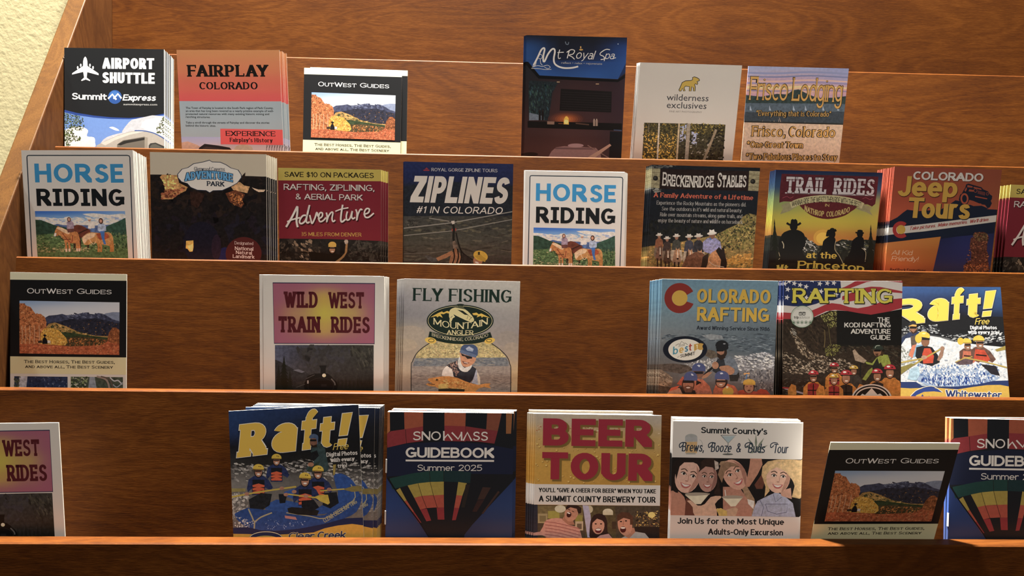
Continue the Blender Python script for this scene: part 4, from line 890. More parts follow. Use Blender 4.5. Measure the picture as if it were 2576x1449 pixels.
def art_zip(s):
    s.back([['20284c', '1c2446', '20274a'], ['1c2446', '1b2140', '1d2444'], ['1d2128', '1e2126', '1c1f26'], ['26272a', '2a2a2a', '232426'], ['3e3c38', '3a3934', '35342f'], ['38382f', '3f3e36', '3a3932'], ['46433a', '4a463c', '45413a'], ['3c342c', '3f372e', '3b322c']], .25)
    s.part('photo_print')
    s.poly([(1300, 352), (1420, 330), (1560, 312), (1780, 300), (2000, 322), (2200, 352), (2400, 345), (2400, 640), (1300, 640)], '1d2128', .4)
    s.scatter([(1320, 640), (2370, 640), (2370, 800), (1320, 800)], 80, 90, ['3c3a34', '47443a', '2c2b28', '55503f', '32312d'], .4, 0, 1, .3)
    s.scatter([(1320, 690), (1450, 690), (1440, 740), (1320, 745)], 40, 16, ['1e1d1c', '6a6456', '4a463c'], .4, 0, 2)
    s.scatter([(1320, 820), (2370, 790), (2365, 1100), (1320, 1080)], 60, 160, ['46443a', '3c3a31', '4c4a3e', '353029', '5a5446'], .3, 0, 3, .15)
    s.line([(1560, 660), (1760, 692)], 9, '7e786c'); s.line([(1300, 1012), (1780, 985)], 4, '6e6a60')
    s.line([(1300, 760), (1790, 705), (2400, 594)], 8, '8a857a'); s.line([(1300, 832), (1790, 785), (2400, 670)], 7, '807b70')
    s.poly([(1775, 690), (1810, 685), (1812, 715), (1790, 725)], 'b0a598'); s.poly([(1780, 765), (1830, 760), (1825, 785), (1785, 790)], '8c3a30')
    s.line([(1795, 720), (1805, 770), (1800, 860), (1815, 900)], 22, '191715', 3); s.line([(1780, 810), (1775, 900), (1785, 980)], 16, '4a443c', 3, .4); s.line([(1825, 800), (1850, 910), (1890, 1000), (1990, 1070)], 14, '1c1917', 3)
    s.poly([(1790, 890), (1815, 880), (1840, 930), (1850, 1010), (1800, 1010)], '6a5a4c', .5)
    s.poly([(1520, 1030), (1545, 1022), (1600, 1045), (1640, 1052), (1640, 1085), (1590, 1092), (1545, 1062)], '4e4c48', .4)
    s.poly([(1630, 1050), (1720, 1010), (1785, 978), (1800, 1010), (1730, 1050), (1650, 1080)], '9a6c4a', .2); s.poly([(1750, 1130), (1770, 1040), (1820, 950), (1860, 1000), (1880, 1060), (1850, 1140)], '8f6344', .3)
    for x in (1800, 1840, 1870): s.line([(x, 960), (x + 10, 1040), (x - 10, 1110)], 12, '181513', 3)
    s.poly([(1890, 1010), (1960, 1050), (1990, 1130), (1880, 1130)], '2c2622', .4)
    s.ell(2040, 1075, 46, 52, 'a06c4c', 20, .2); s.ell(2066, 1030, 72, 50, 'c4a034', 18, .1); s.poly([(2010, 1030), (2060, 1010), (2120, 1060), (2110, 1090), (2040, 1060)], 'b08c2c', .1); s.rect(2040, 990, 2060, 1020, '3a3420'); s.ell(2030, 1095, 20, 8, 'd8ccc0', 20)
    s.part('title_lettering')
    s.text('ZIPLINES', 1366, 503, 2318, 524, 262, 'bfb4a7', sw=2.9, sh=2.2, gap=.75, shear=.17)
    s.part('caption_lettering')
    s.part('heading_lettering'); s.text('ROYAL GORGE ZIPLINE TOURS', 1580, 197, 2231, 211, 33, 'a9a29e', sw=1.6, sh=1.3, gap=.9)
    s.part('caption_lettering'); s.text('#1 IN COLORADO', 1432, 610, 2275, 622, 68, 'c4b9ac', sw=1.5, sh=1.3, gap=1.6, rnd=True, shear=.22)
    s.part('logo_print'); s.poly([(1498, 186), (1520, 172), (1532, 160), (1545, 172), (1565, 186), (1555, 194), (1505, 192)], '8c2a2c'); s.line([(1500, 180), (1562, 182)], 5, '20284c')

def art_breck(s):
    s.fill('161b22'); s.part('photo_print')
    s.back([['141920', '161a1f', '12171c'], ['161b22', '181c22', '151a20'], ['12161b', '14181c', '15181c'], ['15181a', '1a1a18', '2a261c'], ['1c1a16', '2a251c', '3a3222']], .3)
    s.scatter([(1360, 640), (2000, 640), (2000, 800), (1360, 800)], 60, 60, ['11130f', '1a1c18', '22221a', '0e100f'], .4, 90, 1)
    s.scatter([(1395, 325), (1520, 330), (1500, 368), (1395, 365)], 10, 60, ['6a6558', '4a4840', '8a8474'], .3, 0, 2, .3); s.scatter([(1400, 105), (1640, 108), (1500, 132), (1400, 130)], 12, 70, ['5a5850', '38383a', '6a665a'], .3, 0, 3, .3)
    hill = [(1360, 900), (1480, 880), (1640, 860), (1850, 820), (2040, 780), (2150, 720), (2240, 680), (2300, 600), (2360, 570), (2440, 590), (2420, 1400), (1330, 1400)]
    s.poly(hill, '7e6a38', .6)
    s.scatter([(2020, 790), (2240, 690), (2340, 590), (2420, 600), (2400, 920), (2100, 930)], 240, 40, ['8e7d40', '5e5a2c', 'a88e4c', '3c3a22', '747034', '2c2a1c'], .4, None, 4)
    s.scatter([(2320, 570), (2425, 580), (2415, 700), (2330, 680)], 40, 34, ['2a2820', '6a5c30', '8a7440'], .4, None, 14)
    s.scatter([(1370, 890), (1900, 850), (2100, 930), (2390, 940), (2380, 1110), (1350, 1095)], 260, 44, ['a07838', 'b88a40', '7a5c2c', 'c89a50', '5c4826', '8f6c34'], .4, 0, 5, .45)
    s.scatter([(2140, 1000), (2380, 960), (2380, 1110), (2130, 1110)], 70, 60, ['c08c38', 'd0a048', 'a87830'], .4, -20, 6, .4)
    for x, y, r, sh, hs in ((1475, 790, 34, '7a4a30', '6a4a38'), (1552, 822, 34, '3a2c28', '4a3426'), (1645, 800, 38, '3c3c34', '8a6a50'), (1768, 805, 40, '383a44', '3c2c22'), (1860, 800, 44, '2c2c30', '9a7252')):
        s.poly([(x - 1.0 * r, y + 3.2 * r), (x + .9 * r, y + 3.2 * r), (x + 1.25 * r, y + 4.6 * r), (x + 1.1 * r, y + 6.6 * r), (x + .5 * r, y + 7.2 * r), (x - .6 * r, y + 7.2 * r), (x - 1.2 * r, y + 6.4 * r), (x - 1.3 * r, y + 4.6 * r)], hs, .5, 2)
        for q in (-.55, .5): s.line([(x + q * r, y + 6.6 * r), (x + q * r, y + 9.2 * r)], .42 * r, '2a1e17', 0, .3)
        for q in (-1, 1): s.poly([(x + q * .5 * r, y + 3.0 * r), (x + q * 1.35 * r, y + 3.6 * r), (x + q * 1.6 * r, y + 5.8 * r), (x + q * 1.15 * r, y + 6.4 * r), (x + q * .8 * r, y + 4.6 * r)], 'a5967c' if r > 36 else '6a5a48', .4)
        s.poly([(x - 1.3 * r, y + 3.5 * r), (x - 1.0 * r, y + 1.3 * r), (x - .4 * r, y + .8 * r), (x + .4 * r, y + .8 * r), (x + 1.0 * r, y + 1.4 * r), (x + 1.1 * r, y + 3.5 * r)], sh, .4)
        s.ell(x, y + .25 * r, .45 * r, .6 * r, '8a6048'); s.ell(x, y - .12 * r, 1.0 * r, .28 * r, 'b5aa98' if r > 33 else '5a3c2c', -4); s.poly([(x - .5 * r, y - .1 * r), (x - .45 * r, y - .75 * r), (x, y - .62 * r), (x + .45 * r, y - .75 * r), (x + .5 * r, y - .1 * r)], 'c4baa8' if r > 33 else '5a3c2c')
        hx = x + .25 * r
        s.poly([(hx - .5 * r, y + 3.4 * r), (hx - .42 * r, y + 2.8 * r), (hx - .25 * r, y + 3.2 * r), (hx + .25 * r, y + 3.2 * r), (hx + .42 * r, y + 2.8 * r), (hx + .5 * r, y + 3.4 * r), (hx + .42 * r, y + 4.8 * r), (hx + .3 * r, y + 5.9 * r), (hx - .3 * r, y + 5.9 * r), (hx - .42 * r, y + 4.8 * r)], 'a87c54' if r > 36 else '59402e', .45)
        s.poly([(hx - .1 * r, y + 3.5 * r), (hx + .1 * r, y + 3.5 * r), (hx + .15 * r, y + 5.6 * r), (hx - .15 * r, y + 5.6 * r)], 'd0c0a8', .2); s.ell(hx, y + 5.75 * r, .3 * r, .25 * r, '2a1e18')
    s.poly([(1900, 920), (1905, 850), (1950, 815), (2030, 815), (2075, 850), (2085, 910), (2080, 960), (1990, 975), (1915, 950)], '8886a6', .45); s.scatter([(1915, 840), (2065, 840), (2075, 940), (1920, 940)], 30, 26, ['9c9ab8', '706e90', 'b0aec6'], .2, 0, 7, .2)
    s.ell(1992, 790, 30, 34, '7a5442'); s.ell(1992, 768, 48, 15, 'c9beac', -6); s.poly([(1965, 766), (1968, 730), (1990, 738), (2012, 728), (2022, 766)], 'd2c8b8'); s.line([(1970, 812), (1985, 830)], 12, '3c6a9a')
    s.poly([(1920, 1120), (1940, 1040), (1985, 960), (2040, 925), (2090, 945), (2130, 1000), (2140, 1060), (2130, 1200), (1920, 1200)], 'b98252', .4); s.poly([(2030, 940), (2060, 900), (2085, 930), (2110, 890), (2118, 960), (2140, 1060), (2130, 1130), (2070, 1120), (2080, 1030)], '1e1614', .3)
    s.poly([(1690, 1100), (1740, 1000), (1830, 950), (1900, 960), (1940, 1000), (1900, 1120), (1800, 1120)], '6c4630', .5); s.poly([(1880, 1120), (1900, 1000), (1960, 960), (1950, 1060), (1930, 1120)], '2a1e18', .3); s.line([(1960, 1040), (2010, 1080), (2110, 1100)], 6, 'c8b090', 3)
    s.part('sign_print')
    s.poly([(1488, 138), (2362, 155), (2350, 350), (1478, 335)], '221412', .3); s.scatter([(1500, 150), (2350, 165), (2340, 340), (1490, 330)], 24, 180, ['2a1815', '1c100f', '30201a'], .3, 0, 8, .08)
    for P in ([(1402, 134), (1490, 138), (1480, 328), (1394, 322)], [(2362, 152), (2470, 156), (2452, 350), (2350, 346)]):
        s.poly(P, '93845f', .4); a, b, c, d = P
        for i in (1, 2, 3, 4): s.line([(a[0] + (d[0] - a[0]) * i / 5, a[1] + (d[1] - a[1]) * i / 5), (b[0] + (c[0] - b[0]) * i / 5, b[1] + (c[1] - b[1]) * i / 5)], 4, '5c5038')
    for x, y in ((1442, 232), (2398, 256)): s.ell(x, y, 25, 24, '1e1a16'); s.ell(x - 5, y - 5, 12, 11, '3c3830')
    s.part('title_lettering')
    s.text('Breckenridge', 1504, 302, 2010, 318, 132, 'c9bba8', sw=2.2, sh=1.3, sl=.4, st=1.2, gap=.2, sc=.86, arc=-8); s.text('Stables', 2042, 316, 2332, 314, 144, 'c9bba8', sw=2.2, sh=1.3, sl=.4, st=1.2, gap=.2, sc=.8)
    s.part('caption_lettering')
    s.text('A Family Adventure of a Lifetime', 1421, 417, 2401, 439, 47, 'bd573c', sw=1.9, sh=1.2, sl=.35, st=.9, gap=.45)
    for t, x0, x1, y in (('Experience the Rocky Mountains as the pioneers did.', 1450, 2330, 488), ('See the outdoors in it\u2019s wild and natural beauty.', 1500, 2290, 546), ('Ride over mountain streams, along game trails, and', 1483, 2291, 603), ('enjoy the beauty of nature and wildlife on horseback.', 1462, 2300, 660)):
        s.text(t, x0, y, x1, y + 15, 38, '9d9588', sw=1.05, sh=.75, sl=.3, st=.5, gap=.35)
def art_trail(s):
    s.back([['131d3c', '15203e', '131d3a'], ['263f5c', '3c5660', '26405c'], ['77804a', '98923f', '8a8a46'], ['a8962f', 'b0982c', 'a6922e'], ['a06a2c', 'b0702c', 'a2642a'], ['9a5a28', 'b4742c', '9a5a28'], ['2a241c', '2a2a22', '1c1f1e']], 0, 3)
    s.part('photo_print')
    s.ell(700, 765, 90, 78, 'c08c30'); s.ell(700, 770, 64, 56, 'd2a43a')
    s.poly([(120, 740), (230, 740), (300, 750), (400, 760), (540, 756), (570, 790), (600, 800), (650, 838), (760, 835), (830, 800), (880, 778), (930, 784), (1000, 790), (1100, 780), (1260, 790), (1260, 1400), (100, 1400)], '20231f', .4)
    s.scatter([(510, 790), (560, 760), (600, 800), (660, 850), (640, 900), (520, 900)], 46, 44, ['a8a49c', 'c4bfb6', '5a5c58', '3a3e3a'], .3, 40, 1, .4)
    s.scatter([(840, 800), (900, 782), (1180, 800), (1180, 880), (820, 860)], 46, 50, ['8a867e', '4a4c46', '2a2e2a', 'b0aaa0', '5c5a3c'], .3, 20, 2, .35)
    s.scatter([(520, 850), (980, 850), (960, 940), (560, 960)], 50, 40, ['2e332c', '1a1d1a', '3a3c30', '4a4838'], .3, None, 3)
    k = '0f1012'
    s.poly([(230, 1400), (236, 1010), (290, 940), (285, 830), (318, 735), (360, 705), (412, 690), (470, 694), (520, 725), (538, 790), (530, 845), (505, 880), (540, 960), (640, 1040), (640, 1400)], k, 0, 2)
    s.ell(428, 660, 36, 42, k); s.line([(364, 628), (395, 645), (430, 640), (465, 645), (495, 626)], 20, k, 3); s.poly([(398, 640), (405, 600), (420, 590), (432, 597), (446, 590), (462, 604), (466, 640)], k)
    s.line([(318, 800), (332, 830), (330, 865)], 8, 'b0a488', 3); s.line([(285, 900), (292, 960), (240, 1010), (225, 1060)], 5, 'a89a78', 3)
    s.poly([(650, 920), (690, 860), (700, 800), (735, 765), (780, 745), (815, 770), (820, 830), (800, 880), (840, 930), (880, 1040), (880, 1400), (620, 1400)], k, 0, 2); s.ell(783, 730, 34, 42, k); s.line([(738, 752), (752, 700), (790, 705), (825, 690)], 24, k, 3); s.ell(788, 695, 26, 24, k)
    s.line([(820, 790), (810, 870), (850, 930), (890, 1010)], 5, 'a89a78', 3)
    s.poly([(930, 940), (960, 880), (968, 820), (985, 780), (1040, 745), (1080, 765), (1090, 820), (1080, 880), (1120, 940), (1130, 1400), (880, 1400), (890, 1010)], k, 0, 2); s.ell(1048, 725, 30, 38, k); s.line([(1005, 712), (1050, 722), (1085, 716)], 14, k, 3); s.poly([(1020, 715), (1026, 690), (1050, 686), (1072, 692), (1076, 716)], k)
    s.line([(1066, 860), (1104, 900), (1098, 990)], 5, 'a89a78', 3)
    s.pine(252, 585, 520, 150, '141812'); s.pine(1150, 635, 480, 160, '171a14'); s.poly([(100, 900), (260, 880), (230, 1400), (100, 1400)], k)
    s.poly([(200, 1000), (600, 1010), (900, 1030), (1180, 1000), (1180, 1400), (150, 1400)], '1a1712', .3)
    s.part('sign_print')
    s.poly([(328, 180), (1218, 194), (1206, 330), (1190, 445), (1160, 470), (1120, 450), (340, 430), (300, 442), (310, 300)], '4e1820', .25)
    s.poly([(470, 450), (740, 420), (1010, 460), (960, 520), (880, 565), (745, 590), (620, 568), (540, 520)], '531a1e', .2, 3)
    for y0, y1, w in ((350, 352, 820),): s.line([(355, 352), (735, 358)], 12, 'a89a98'); s.line([(790, 360), (1180, 366)], 12, 'a89a98')
    s.line([(330, 400), (370, 385), (400, 400), (430, 385)], 5, '8a3a44', 3); s.line([(1070, 400), (1100, 388), (1140, 405), (1165, 395)], 5, '8a3a44', 3)
    s.poly([(305, 548), (330, 500), (318, 465), (380, 440), (440, 470), (470, 470), (420, 500), (390, 520)], '857a56', .15); s.poly([(1165, 552), (1140, 510), (1160, 480), (1090, 450), (1030, 480), (1000, 485), (1060, 510), (1100, 520)], '857a56', .15)
    top = catmull([(395, 440), (470, 405), (600, 378), (740, 368), (880, 378), (1000, 402), (1088, 440)], 4); bot = catmull([(412, 490), (480, 465), (600, 440), (740, 430), (880, 440), (1000, 465), (1062, 490)], 4)
    s.poly(top + bot[::-1], 'a89a70', .12)
    s.part('title_lettering')
    s.text('TRAIL', 350, 352, 737, 358, 148, 'b2a4a2', sw=1.7, sh=1.2, sl=.5, st=1.4, gap=.3, edge='33101a', ew=5); s.text('RIDES', 790, 358, 1182, 366, 148, 'b2a4a2', sw=1.7, sh=1.2, sl=.5, st=1.4, gap=.3, edge='33101a', ew=5)
    for y, c in ((232, '4e1820'), (296, '4e1820')): s.line([(360, y), (1185, y + 14)], 6, c)
    s.part('caption_lettering')
    s.text('WANNA RIDE THE WEST? THEN RIDE WITH THE BEST!', 412, 478, 1056, 482, 50, '1c1a16', sw=1.5, sh=1.1, gap=.35, arc=48)
    s.text('IN', 720, 472, 760, 474, 24, 'b09858', sw=1.6, sh=1.2, sl=.6, gap=.4)
    s.text('NATHROP  COLORADO', 528, 512, 950, 520, 50, 'b09858', sw=1.6, sh=1.2, sl=.25, gap=.35, arc=-52)
    s.part('place_lettering')
    s.text('at the', 535, 956, 830, 962, 62, 'c0a23a', sw=2.1, sh=1.3, sl=.55, st=1.1, gap=.3); s.text('Mt.', 255, 1100, 395, 1085, 76, 'c0a23a', sw=2.4, sh=1.4, sl=.5, st=1.1, gap=.3); s.text('Princeton', 452, 1058, 1090, 1092, 76, 'c0a23a', sw=2.4, sh=1.4, sl=.5, st=1.1, gap=.3, arc=10)

def art_jeep(s):
    s.back([['8c4030', '8a3f2e', '86422e'], ['9a432e', '94452f', '8c4830'], ['b04e34', 'aa4c32', 'a05034'], ['b25236', 'b05034', 'aa5236'], ['b25236', 'b05034', 'aa5236']])
    s.part('mountain_print')
    s.poly([(180, 780), (270, 768), (370, 718), (440, 660), (492, 622), (620, 640), (900, 620), (1000, 560), (1080, 505), (1140, 515), (1170, 560), (1260, 560), (1300, 575), (1400, 570), (1470, 600), (1640, 612), (1560, 1020), (180, 1040)], '151f34')
    s.poly([(180, 848), (330, 836), (700, 795), (1100, 745), (1600, 682), (1590, 764), (1100, 830), (700, 885), (330, 922), (180, 940)], 'c2bdb8')
    s.grid([(180, 1030), (900, 948), (790, 1400), (180, 1400)], [['c07a3c', 'ba7434', 'b0702c'], ['c06c34', 'bc6a30', 'b06428'], ['b04a2a', 'b6522a', 'a84c22']])
    s.part('photo_print')
    s.grid([(900, 955), (1560, 880), (1510, 1400), (795, 1400)], [['1c2148', '232a5c', '20264e'], ['2a2c5c', '2c2f66', '2a2c5a'], ['3a3048', '322e4e', '3a3450']])
    s.poly([(905, 952), (1100, 925), (1545, 870), (1548, 905), (1100, 945), (905, 975)], '141c34')
    rk = [(1300, 905), (1340, 895), (1420, 890), (1470, 915), (1482, 960), (1462, 1040), (1458, 1120), (1478, 1170), (1470, 1240), (1482, 1320), (1475, 1600), (1160, 1600), (1180, 1290), (1230, 1255), (1262, 1235), (1268, 1140), (1250, 1060), (1262, 970), (1300, 950)]
    s.poly(rk, '5c3226', .6); s.scatter(rk[:15] + [(1475, 1380), (1165, 1380)], 190, 40, ['7e4634', '96583c', '3a2018', 'a86a48', '4c2a20', '2c1814'], .3, 10, 1, .5)
    s.scatter([(1300, 910), (1470, 910), (1470, 1000), (1310, 1000)], 40, 40, ['6a5638', '7a6240', '4a3824'], .3, None, 2); s.scatter([(1180, 1290), (1475, 1260), (1475, 1380), (1170, 1380)], 60, 36, ['a8562c', 'b8683a', '7a3a20'], .3, None, 3)
    s.part('logo_print')
    s.ring(418, 866, 80, 80, 44, '9c2b2c', 48, 312); s.ell(418, 864, 54, 55, 'bb9638')
    s.part('vehicle_print'); n = '161d30'
    s.poly([(1160, 420), (1175, 390), (1200, 350), (1212, 310), (1240, 300), (1400, 345), (1420, 370), (1480, 395), (1500, 430), (1530, 450), (1525, 490), (1510, 510), (1525, 540), (1500, 590), (1470, 600), (1440, 560), (1400, 555), (1290, 510), (1250, 500), (1230, 545), (1200, 560), (1150, 545), (1120, 500), (1135, 440)], n)
    for P in ([(1228, 318), (1290, 332), (1290, 350), (1225, 345)], [(1305, 338), (1395, 360), (1400, 378), (1300, 354)], [(1190, 385), (1215, 345), (1222, 365), (1205, 400)], [(1250, 370), (1305, 380), (1300, 400), (1240, 395)], [(1255, 540), (1300, 512), (1345, 540), (1395, 545), (1395, 565), (1260, 560)], [(1320, 450), (1470, 480), (1465, 492), (1320, 466)]): s.poly(P, '97452f')
    s.ring(1190, 485, 40, 56, 22, 'a04a32'); s.ring(1190, 485, 53, 72, 8, n); s.ring(1325, 385, 20, 22, 6, '97452f'); s.ring(1470, 425, 14, 16, 5, '97452f')
    for i in range(6): s.line([(1362 + 15 * i, 385 + 4 * i), (1358 + 15 * i, 425 + 4 * i)], 6, '97452f')
    s.poly([(1460, 612), (1500, 598), (1515, 560), (1530, 600), (1640, 612), (1640, 620)], 'a04a32')
    s.part('title_lettering')
    s.text('COLORADO', 560, 254, 1418, 277, 104, 'c6c2c0', sw=2.3, sh=1.9, gap=.55, drop='5c2a1e', ew=2, dd=(6, 7))
    s.text('Jeep', 368, 458, 1095, 473, 250, 'bb9337', sw=2.25, sh=1.8, gap=.55, rnd=False, drop='4a2418', ew=3, dd=(5, 8)); s.text('Tours', 490, 720, 1246, 738, 250, 'bb9337', sw=2.25, sh=1.8, gap=.35, drop='141a28', ew=3, dd=(5, 8))
    s.part('caption_lettering')
    s.text('Take pictures.  Make memories.  We\u2019ll drive.', 515, 872, 1484, 757, 44, '9c2f30', sw=1.5, sh=1.3, gap=.55, shear=.2)
    s.text('All Kid', 303, 1168, 551, 1172, 58, 'd6bca2', sw=1.05, sh=1.0, gap=1.0, rnd=True, shear=.14); s.text('Friendly!', 302, 1240, 622, 1248, 58, 'd6bca2', sw=1.05, sh=1.0, gap=.8, rnd=True, shear=.14)
    s.text('Red Rock Formations', 286, 1364, 716, 1376, 38, '3c1a18', sw=1.8, sh=1.4, gap=.6)

def art_wildwest(s):
    s.fill('b9b2a8')
    s.part('title_panel')
    q = [(172, 150), (1112, 160), (1112, 715), (184, 710)]
    m, y, y2 = '8b4e60', 'aa9a36', '9a7450'
    s.grid(q, [[m, m, '8c5460', m, m], [m, '8e5a5c', 'a88a3c', '8e6058', m], ['8c5058', y2, y, 'a08248', '8c5260'], [m, '8e5e58', 'a48440', '906458', m], [m, m, '8d545e', m, m]], 0, 4)
    s.line(q + q[:2], 8, '20263f')
    s.part('title_lettering')
    kw = dict(sw=2.3, sh=1.7, sl=.62, st=1.7, gap=.22); c = '47131a'
    s.text('WILD', 272, 380, 594, 383, 150, c, **kw); s.text('WEST', 684, 386, 1019, 389, 150, c, **kw); s.text('TRAIN', 217, 608, 616, 612, 150, c, **kw); s.text('RIDES', 707, 612, 1075, 617, 150, c, **kw)
    s.part('photo_print')
    s.window([(194, 727), (1106, 727), (1106, 1500), (194, 1500)])
    s.grid([(190, 725), (1110, 725), (1110, 1150), (190, 1150)], [['44485a', '3c3e48', '36353a', '2f2d2b', '34332f'], ['484c5e', '34333a', '302e2e', '2e2c2a', '302f2b'], ['4a4e5c', '38363a', '2f2d2d', '2c2a28', '292825'], ['302f30', '32302f', '2a2826', '272523', '1f1e1b'], ['1c1c1b', '221f1c', '1f1d1b', '1c1a17', '171613']], .35)
    s.rect(190, 1140, 1120, 1500, '191816')
    s.scatter([(400, 760), (680, 740), (900, 760), (800, 960), (520, 960)], 40, 120, ['2f2d2c', '333135', '2d2b2a', '353332'], .2, None, 1); s.scatter([(860, 740), (1105, 740), (1105, 960), (960, 960)], 40, 90, ['38372f', '2c2b26', '413f36', '24231f'], .4, 70, 2, .3)
    s.poly([(190, 860), (240, 880), (330, 930), (420, 985), (480, 975), (520, 1010), (470, 1060), (190, 1100)], '28282a', .4); s.poly([(360, 960), (410, 950), (470, 975), (440, 985)], '5a5c64', .2)
    s.pine(275, 825, 330, 170, '15160f'); s.pine(225, 900, 260, 110, '191a14'); s.pine(330, 940, 220, 90, '1a1b15')
    for x in range(780, 1100, 36): s.pine(x, 1010 + (x * 7 % 40), 150, 46, '1c1b16')
    k = '100f0f'
    s.ell(618, 1105, 158, 100, k); s.poly([(470, 1110), (480, 1040), (500, 1010), (560, 990), (680, 990), (720, 1020), (750, 1060), (770, 1140), (770, 1500), (450, 1500)], k)
    s.poly([(598, 910), (674, 908), (664, 942), (662, 992), (616, 992), (614, 942)], k); s.line([(598, 912), (674, 911)], 8, '2c2a28'); s.ell(648, 1008, 25, 22, '0b0a0a'); s.ell(648, 1008, 18, 17, 'd9bd94'); s.ell(645, 1004, 9, 9, 'f0dcb8')
    s.line([(480, 1040), (560, 1002)], 5, '4a4743'); s.rect(490, 1055, 505, 1085, '8a8580'); s.line([(715, 1040), (745, 1075), (750, 1100)], 12, '5a5652', 3); s.rect(622, 1090, 672, 1112, '1f1c1b'); s.line([(390, 1120), (470, 1090)], 5, '4a4743'); s.ring(618, 1110, 120, 78, 4, '24211f')

def art_fly(s):
    s.back([['a39a92', 'a69d94', 'a89f94'], ['857e7e', '938b86', '9a928a'], ['767070', '7c7676', '857d78'], ['8f8272', '867a70', '7f7470'], ['8a7a6a', '8c7c6a', '8a7a6c'], ['9a8872', '8e7e6c', 'a08a66'], ['8a7464', '8c7866', 'a8916c']], .08)
    for x, y, rx, ry, c in ((280, 720, 170, 90, '8f8071'), (230, 850, 130, 70, '94836f'), (1390, 780, 130, 90, '81756c'), (1440, 880, 90, 60, '8a7b6c')): s.ell(x, y, rx, ry, c, 0, .12)
    s.part('photo_print')
    arch = [(292, 1500), (292, 1100), (305, 1040), (350, 950), (420, 885), (500, 832), (850, 790), (1210, 838), (1300, 905), (1380, 990), (1415, 1070), (1424, 1140), (1420, 1500)]
    s.poly(arch, '7b7068', .25)
    s.poly([(350, 950), (420, 885), (500, 832), (850, 790), (1210, 838), (1300, 905), (1372, 985), (1372, 1000), (340, 1005)], '9c8b5e', .5)
    s.scatter([(430, 885), (520, 845), (1200, 845), (1360, 985), (360, 995)], 230, 26, ['b8a878', '7e6e48', 'c4b488', '5e5236', 'a48e58', '8c6a50'], .3, 0, 3, .5)
    s.poly([(340, 1000), (1372, 992), (1405, 1050), (1400, 1090), (305, 1092)], '5d6064', .4); s.scatter([(330, 1005), (1390, 1005), (1400, 1085), (310, 1085)], 60, 120, ['4e545c', '6a6c6e', '7a746c'], .2, 0, 4, .12)
    s.scatter([(310, 1110), (1410, 1110), (1415, 1360), (300, 1360)], 120, 140, ['857a70', '6f665f', '8c8074', '645c56'], .2, 0, 5, .1)
    s.line([(290, 1500), (290, 1100), (304, 1040), (348, 952), (418, 884), (505, 826)], 9, '1f1c1b', 4); s.line([(1205, 832), (1300, 900), (1384, 986), (1416, 1070), (1427, 1140), (1423, 1500)], 9, '1f1c1b', 4)
    s.poly([(640, 1200), (650, 1140), (700, 1085), (760, 1090), (780, 1160), (770, 1215)], 'b9b1a5', .15, 2)
    s.poly([(690, 1080), (760, 1050), (830, 1020), (900, 1100), (970, 1080), (1030, 1120), (1030, 1200), (960, 1280), (800, 1230), (770, 1200), (760, 1130)], '20222a', .3)
    s.scatter([(700, 1075), (820, 1030), (835, 1150), (800, 1210), (770, 1150)], 46, 30, ['8a6a5c', '6e5248', 'a08070', '54403a'], .2, None, 6)
    s.poly([(1030, 1130), (1060, 1180), (1075, 1260), (1060, 1310), (980, 1280), (1010, 1200)], '8f94a0', .3); s.poly([(1040, 1150), (1075, 1220), (1078, 1310), (1050, 1300)], 'b3a894', .2)
    s.poly([(820, 1030), (845, 980), (860, 1060), (900, 1110), (970, 1075), (980, 1100), (930, 1155), (870, 1150), (830, 1110)], 'aeaab0', .2, 2)
    s.poly([(845, 950), (860, 930), (1000, 980), (1030, 1000), (1010, 1050), (960, 1090), (900, 1100), (860, 1060)], 'a57254', .2, 2)
    s.poly([(868, 1030), (930, 1050), (960, 1050), (920, 1070), (890, 1065)], '5c3026'); s.line([(890, 1048), (935, 1058)], 7, 'd8ccc0')
    s.poly([(855, 942), (900, 965), (985, 985), (985, 1005), (930, 1008), (905, 980), (870, 975)], '17161a')
    s.poly([(850, 905), (870, 860), (930, 838), (1000, 845), (1045, 880), (1050, 930), (1040, 975), (960, 960), (880, 930)], '36435e', .2, 2); s.poly([(842, 918), (865, 905), (950, 935), (1035, 965), (1030, 995), (980, 985), (900, 958), (850, 940)], '4c5870', .2)
    s.poly([(910, 890), (950, 862), (1005, 895), (990, 925), (930, 915)], '7c8698', .3); s.line([(920, 895), (955, 880), (990, 905)], 5, 'c0c4cc')
    fi = [(455, 1298), (480, 1285), (530, 1290), (478, 1250), (485, 1232), (560, 1220), (640, 1208), (720, 1205), (820, 1225), (900, 1260), (980, 1290), (1060, 1305), (1130, 1290), (1195, 1288), (1180, 1315), (1200, 1345), (1120, 1330), (1060, 1345), (1000, 1400), (640, 1400), (600, 1345), (560, 1325), (490, 1318)]
    s.poly(fi, 'b2793c', .25); s.scatter([(560, 1240), (800, 1240), (980, 1310), (900, 1360), (640, 1340)], 50, 40, ['c89450', 'a06830', 'd0a060', '8e5c2c'], .2, 15, 7, .5)
    s.poly([(600, 1300), (680, 1290), (715, 1310), (690, 1345), (640, 1360), (600, 1345)], 'd09a50', .2); s.line([(485, 1292), (560, 1300)], 7, '4c2c1a'); s.ell(582, 1248, 14, 9, '2a1c14'); s.poly([(600, 1350), (720, 1345), (900, 1355), (880, 1500), (600, 1500)], '2a241c')
    s.part('logo_print')
    g, d = 'b5a57a', '15211b'
    s.ell(848, 574, 382, 184, d, 0, 0, 0, 360, 44); s.ring(848, 574, 364, 168, 5, g, 0, 360, 48); s.ell(850, 395, 46, 14, d)
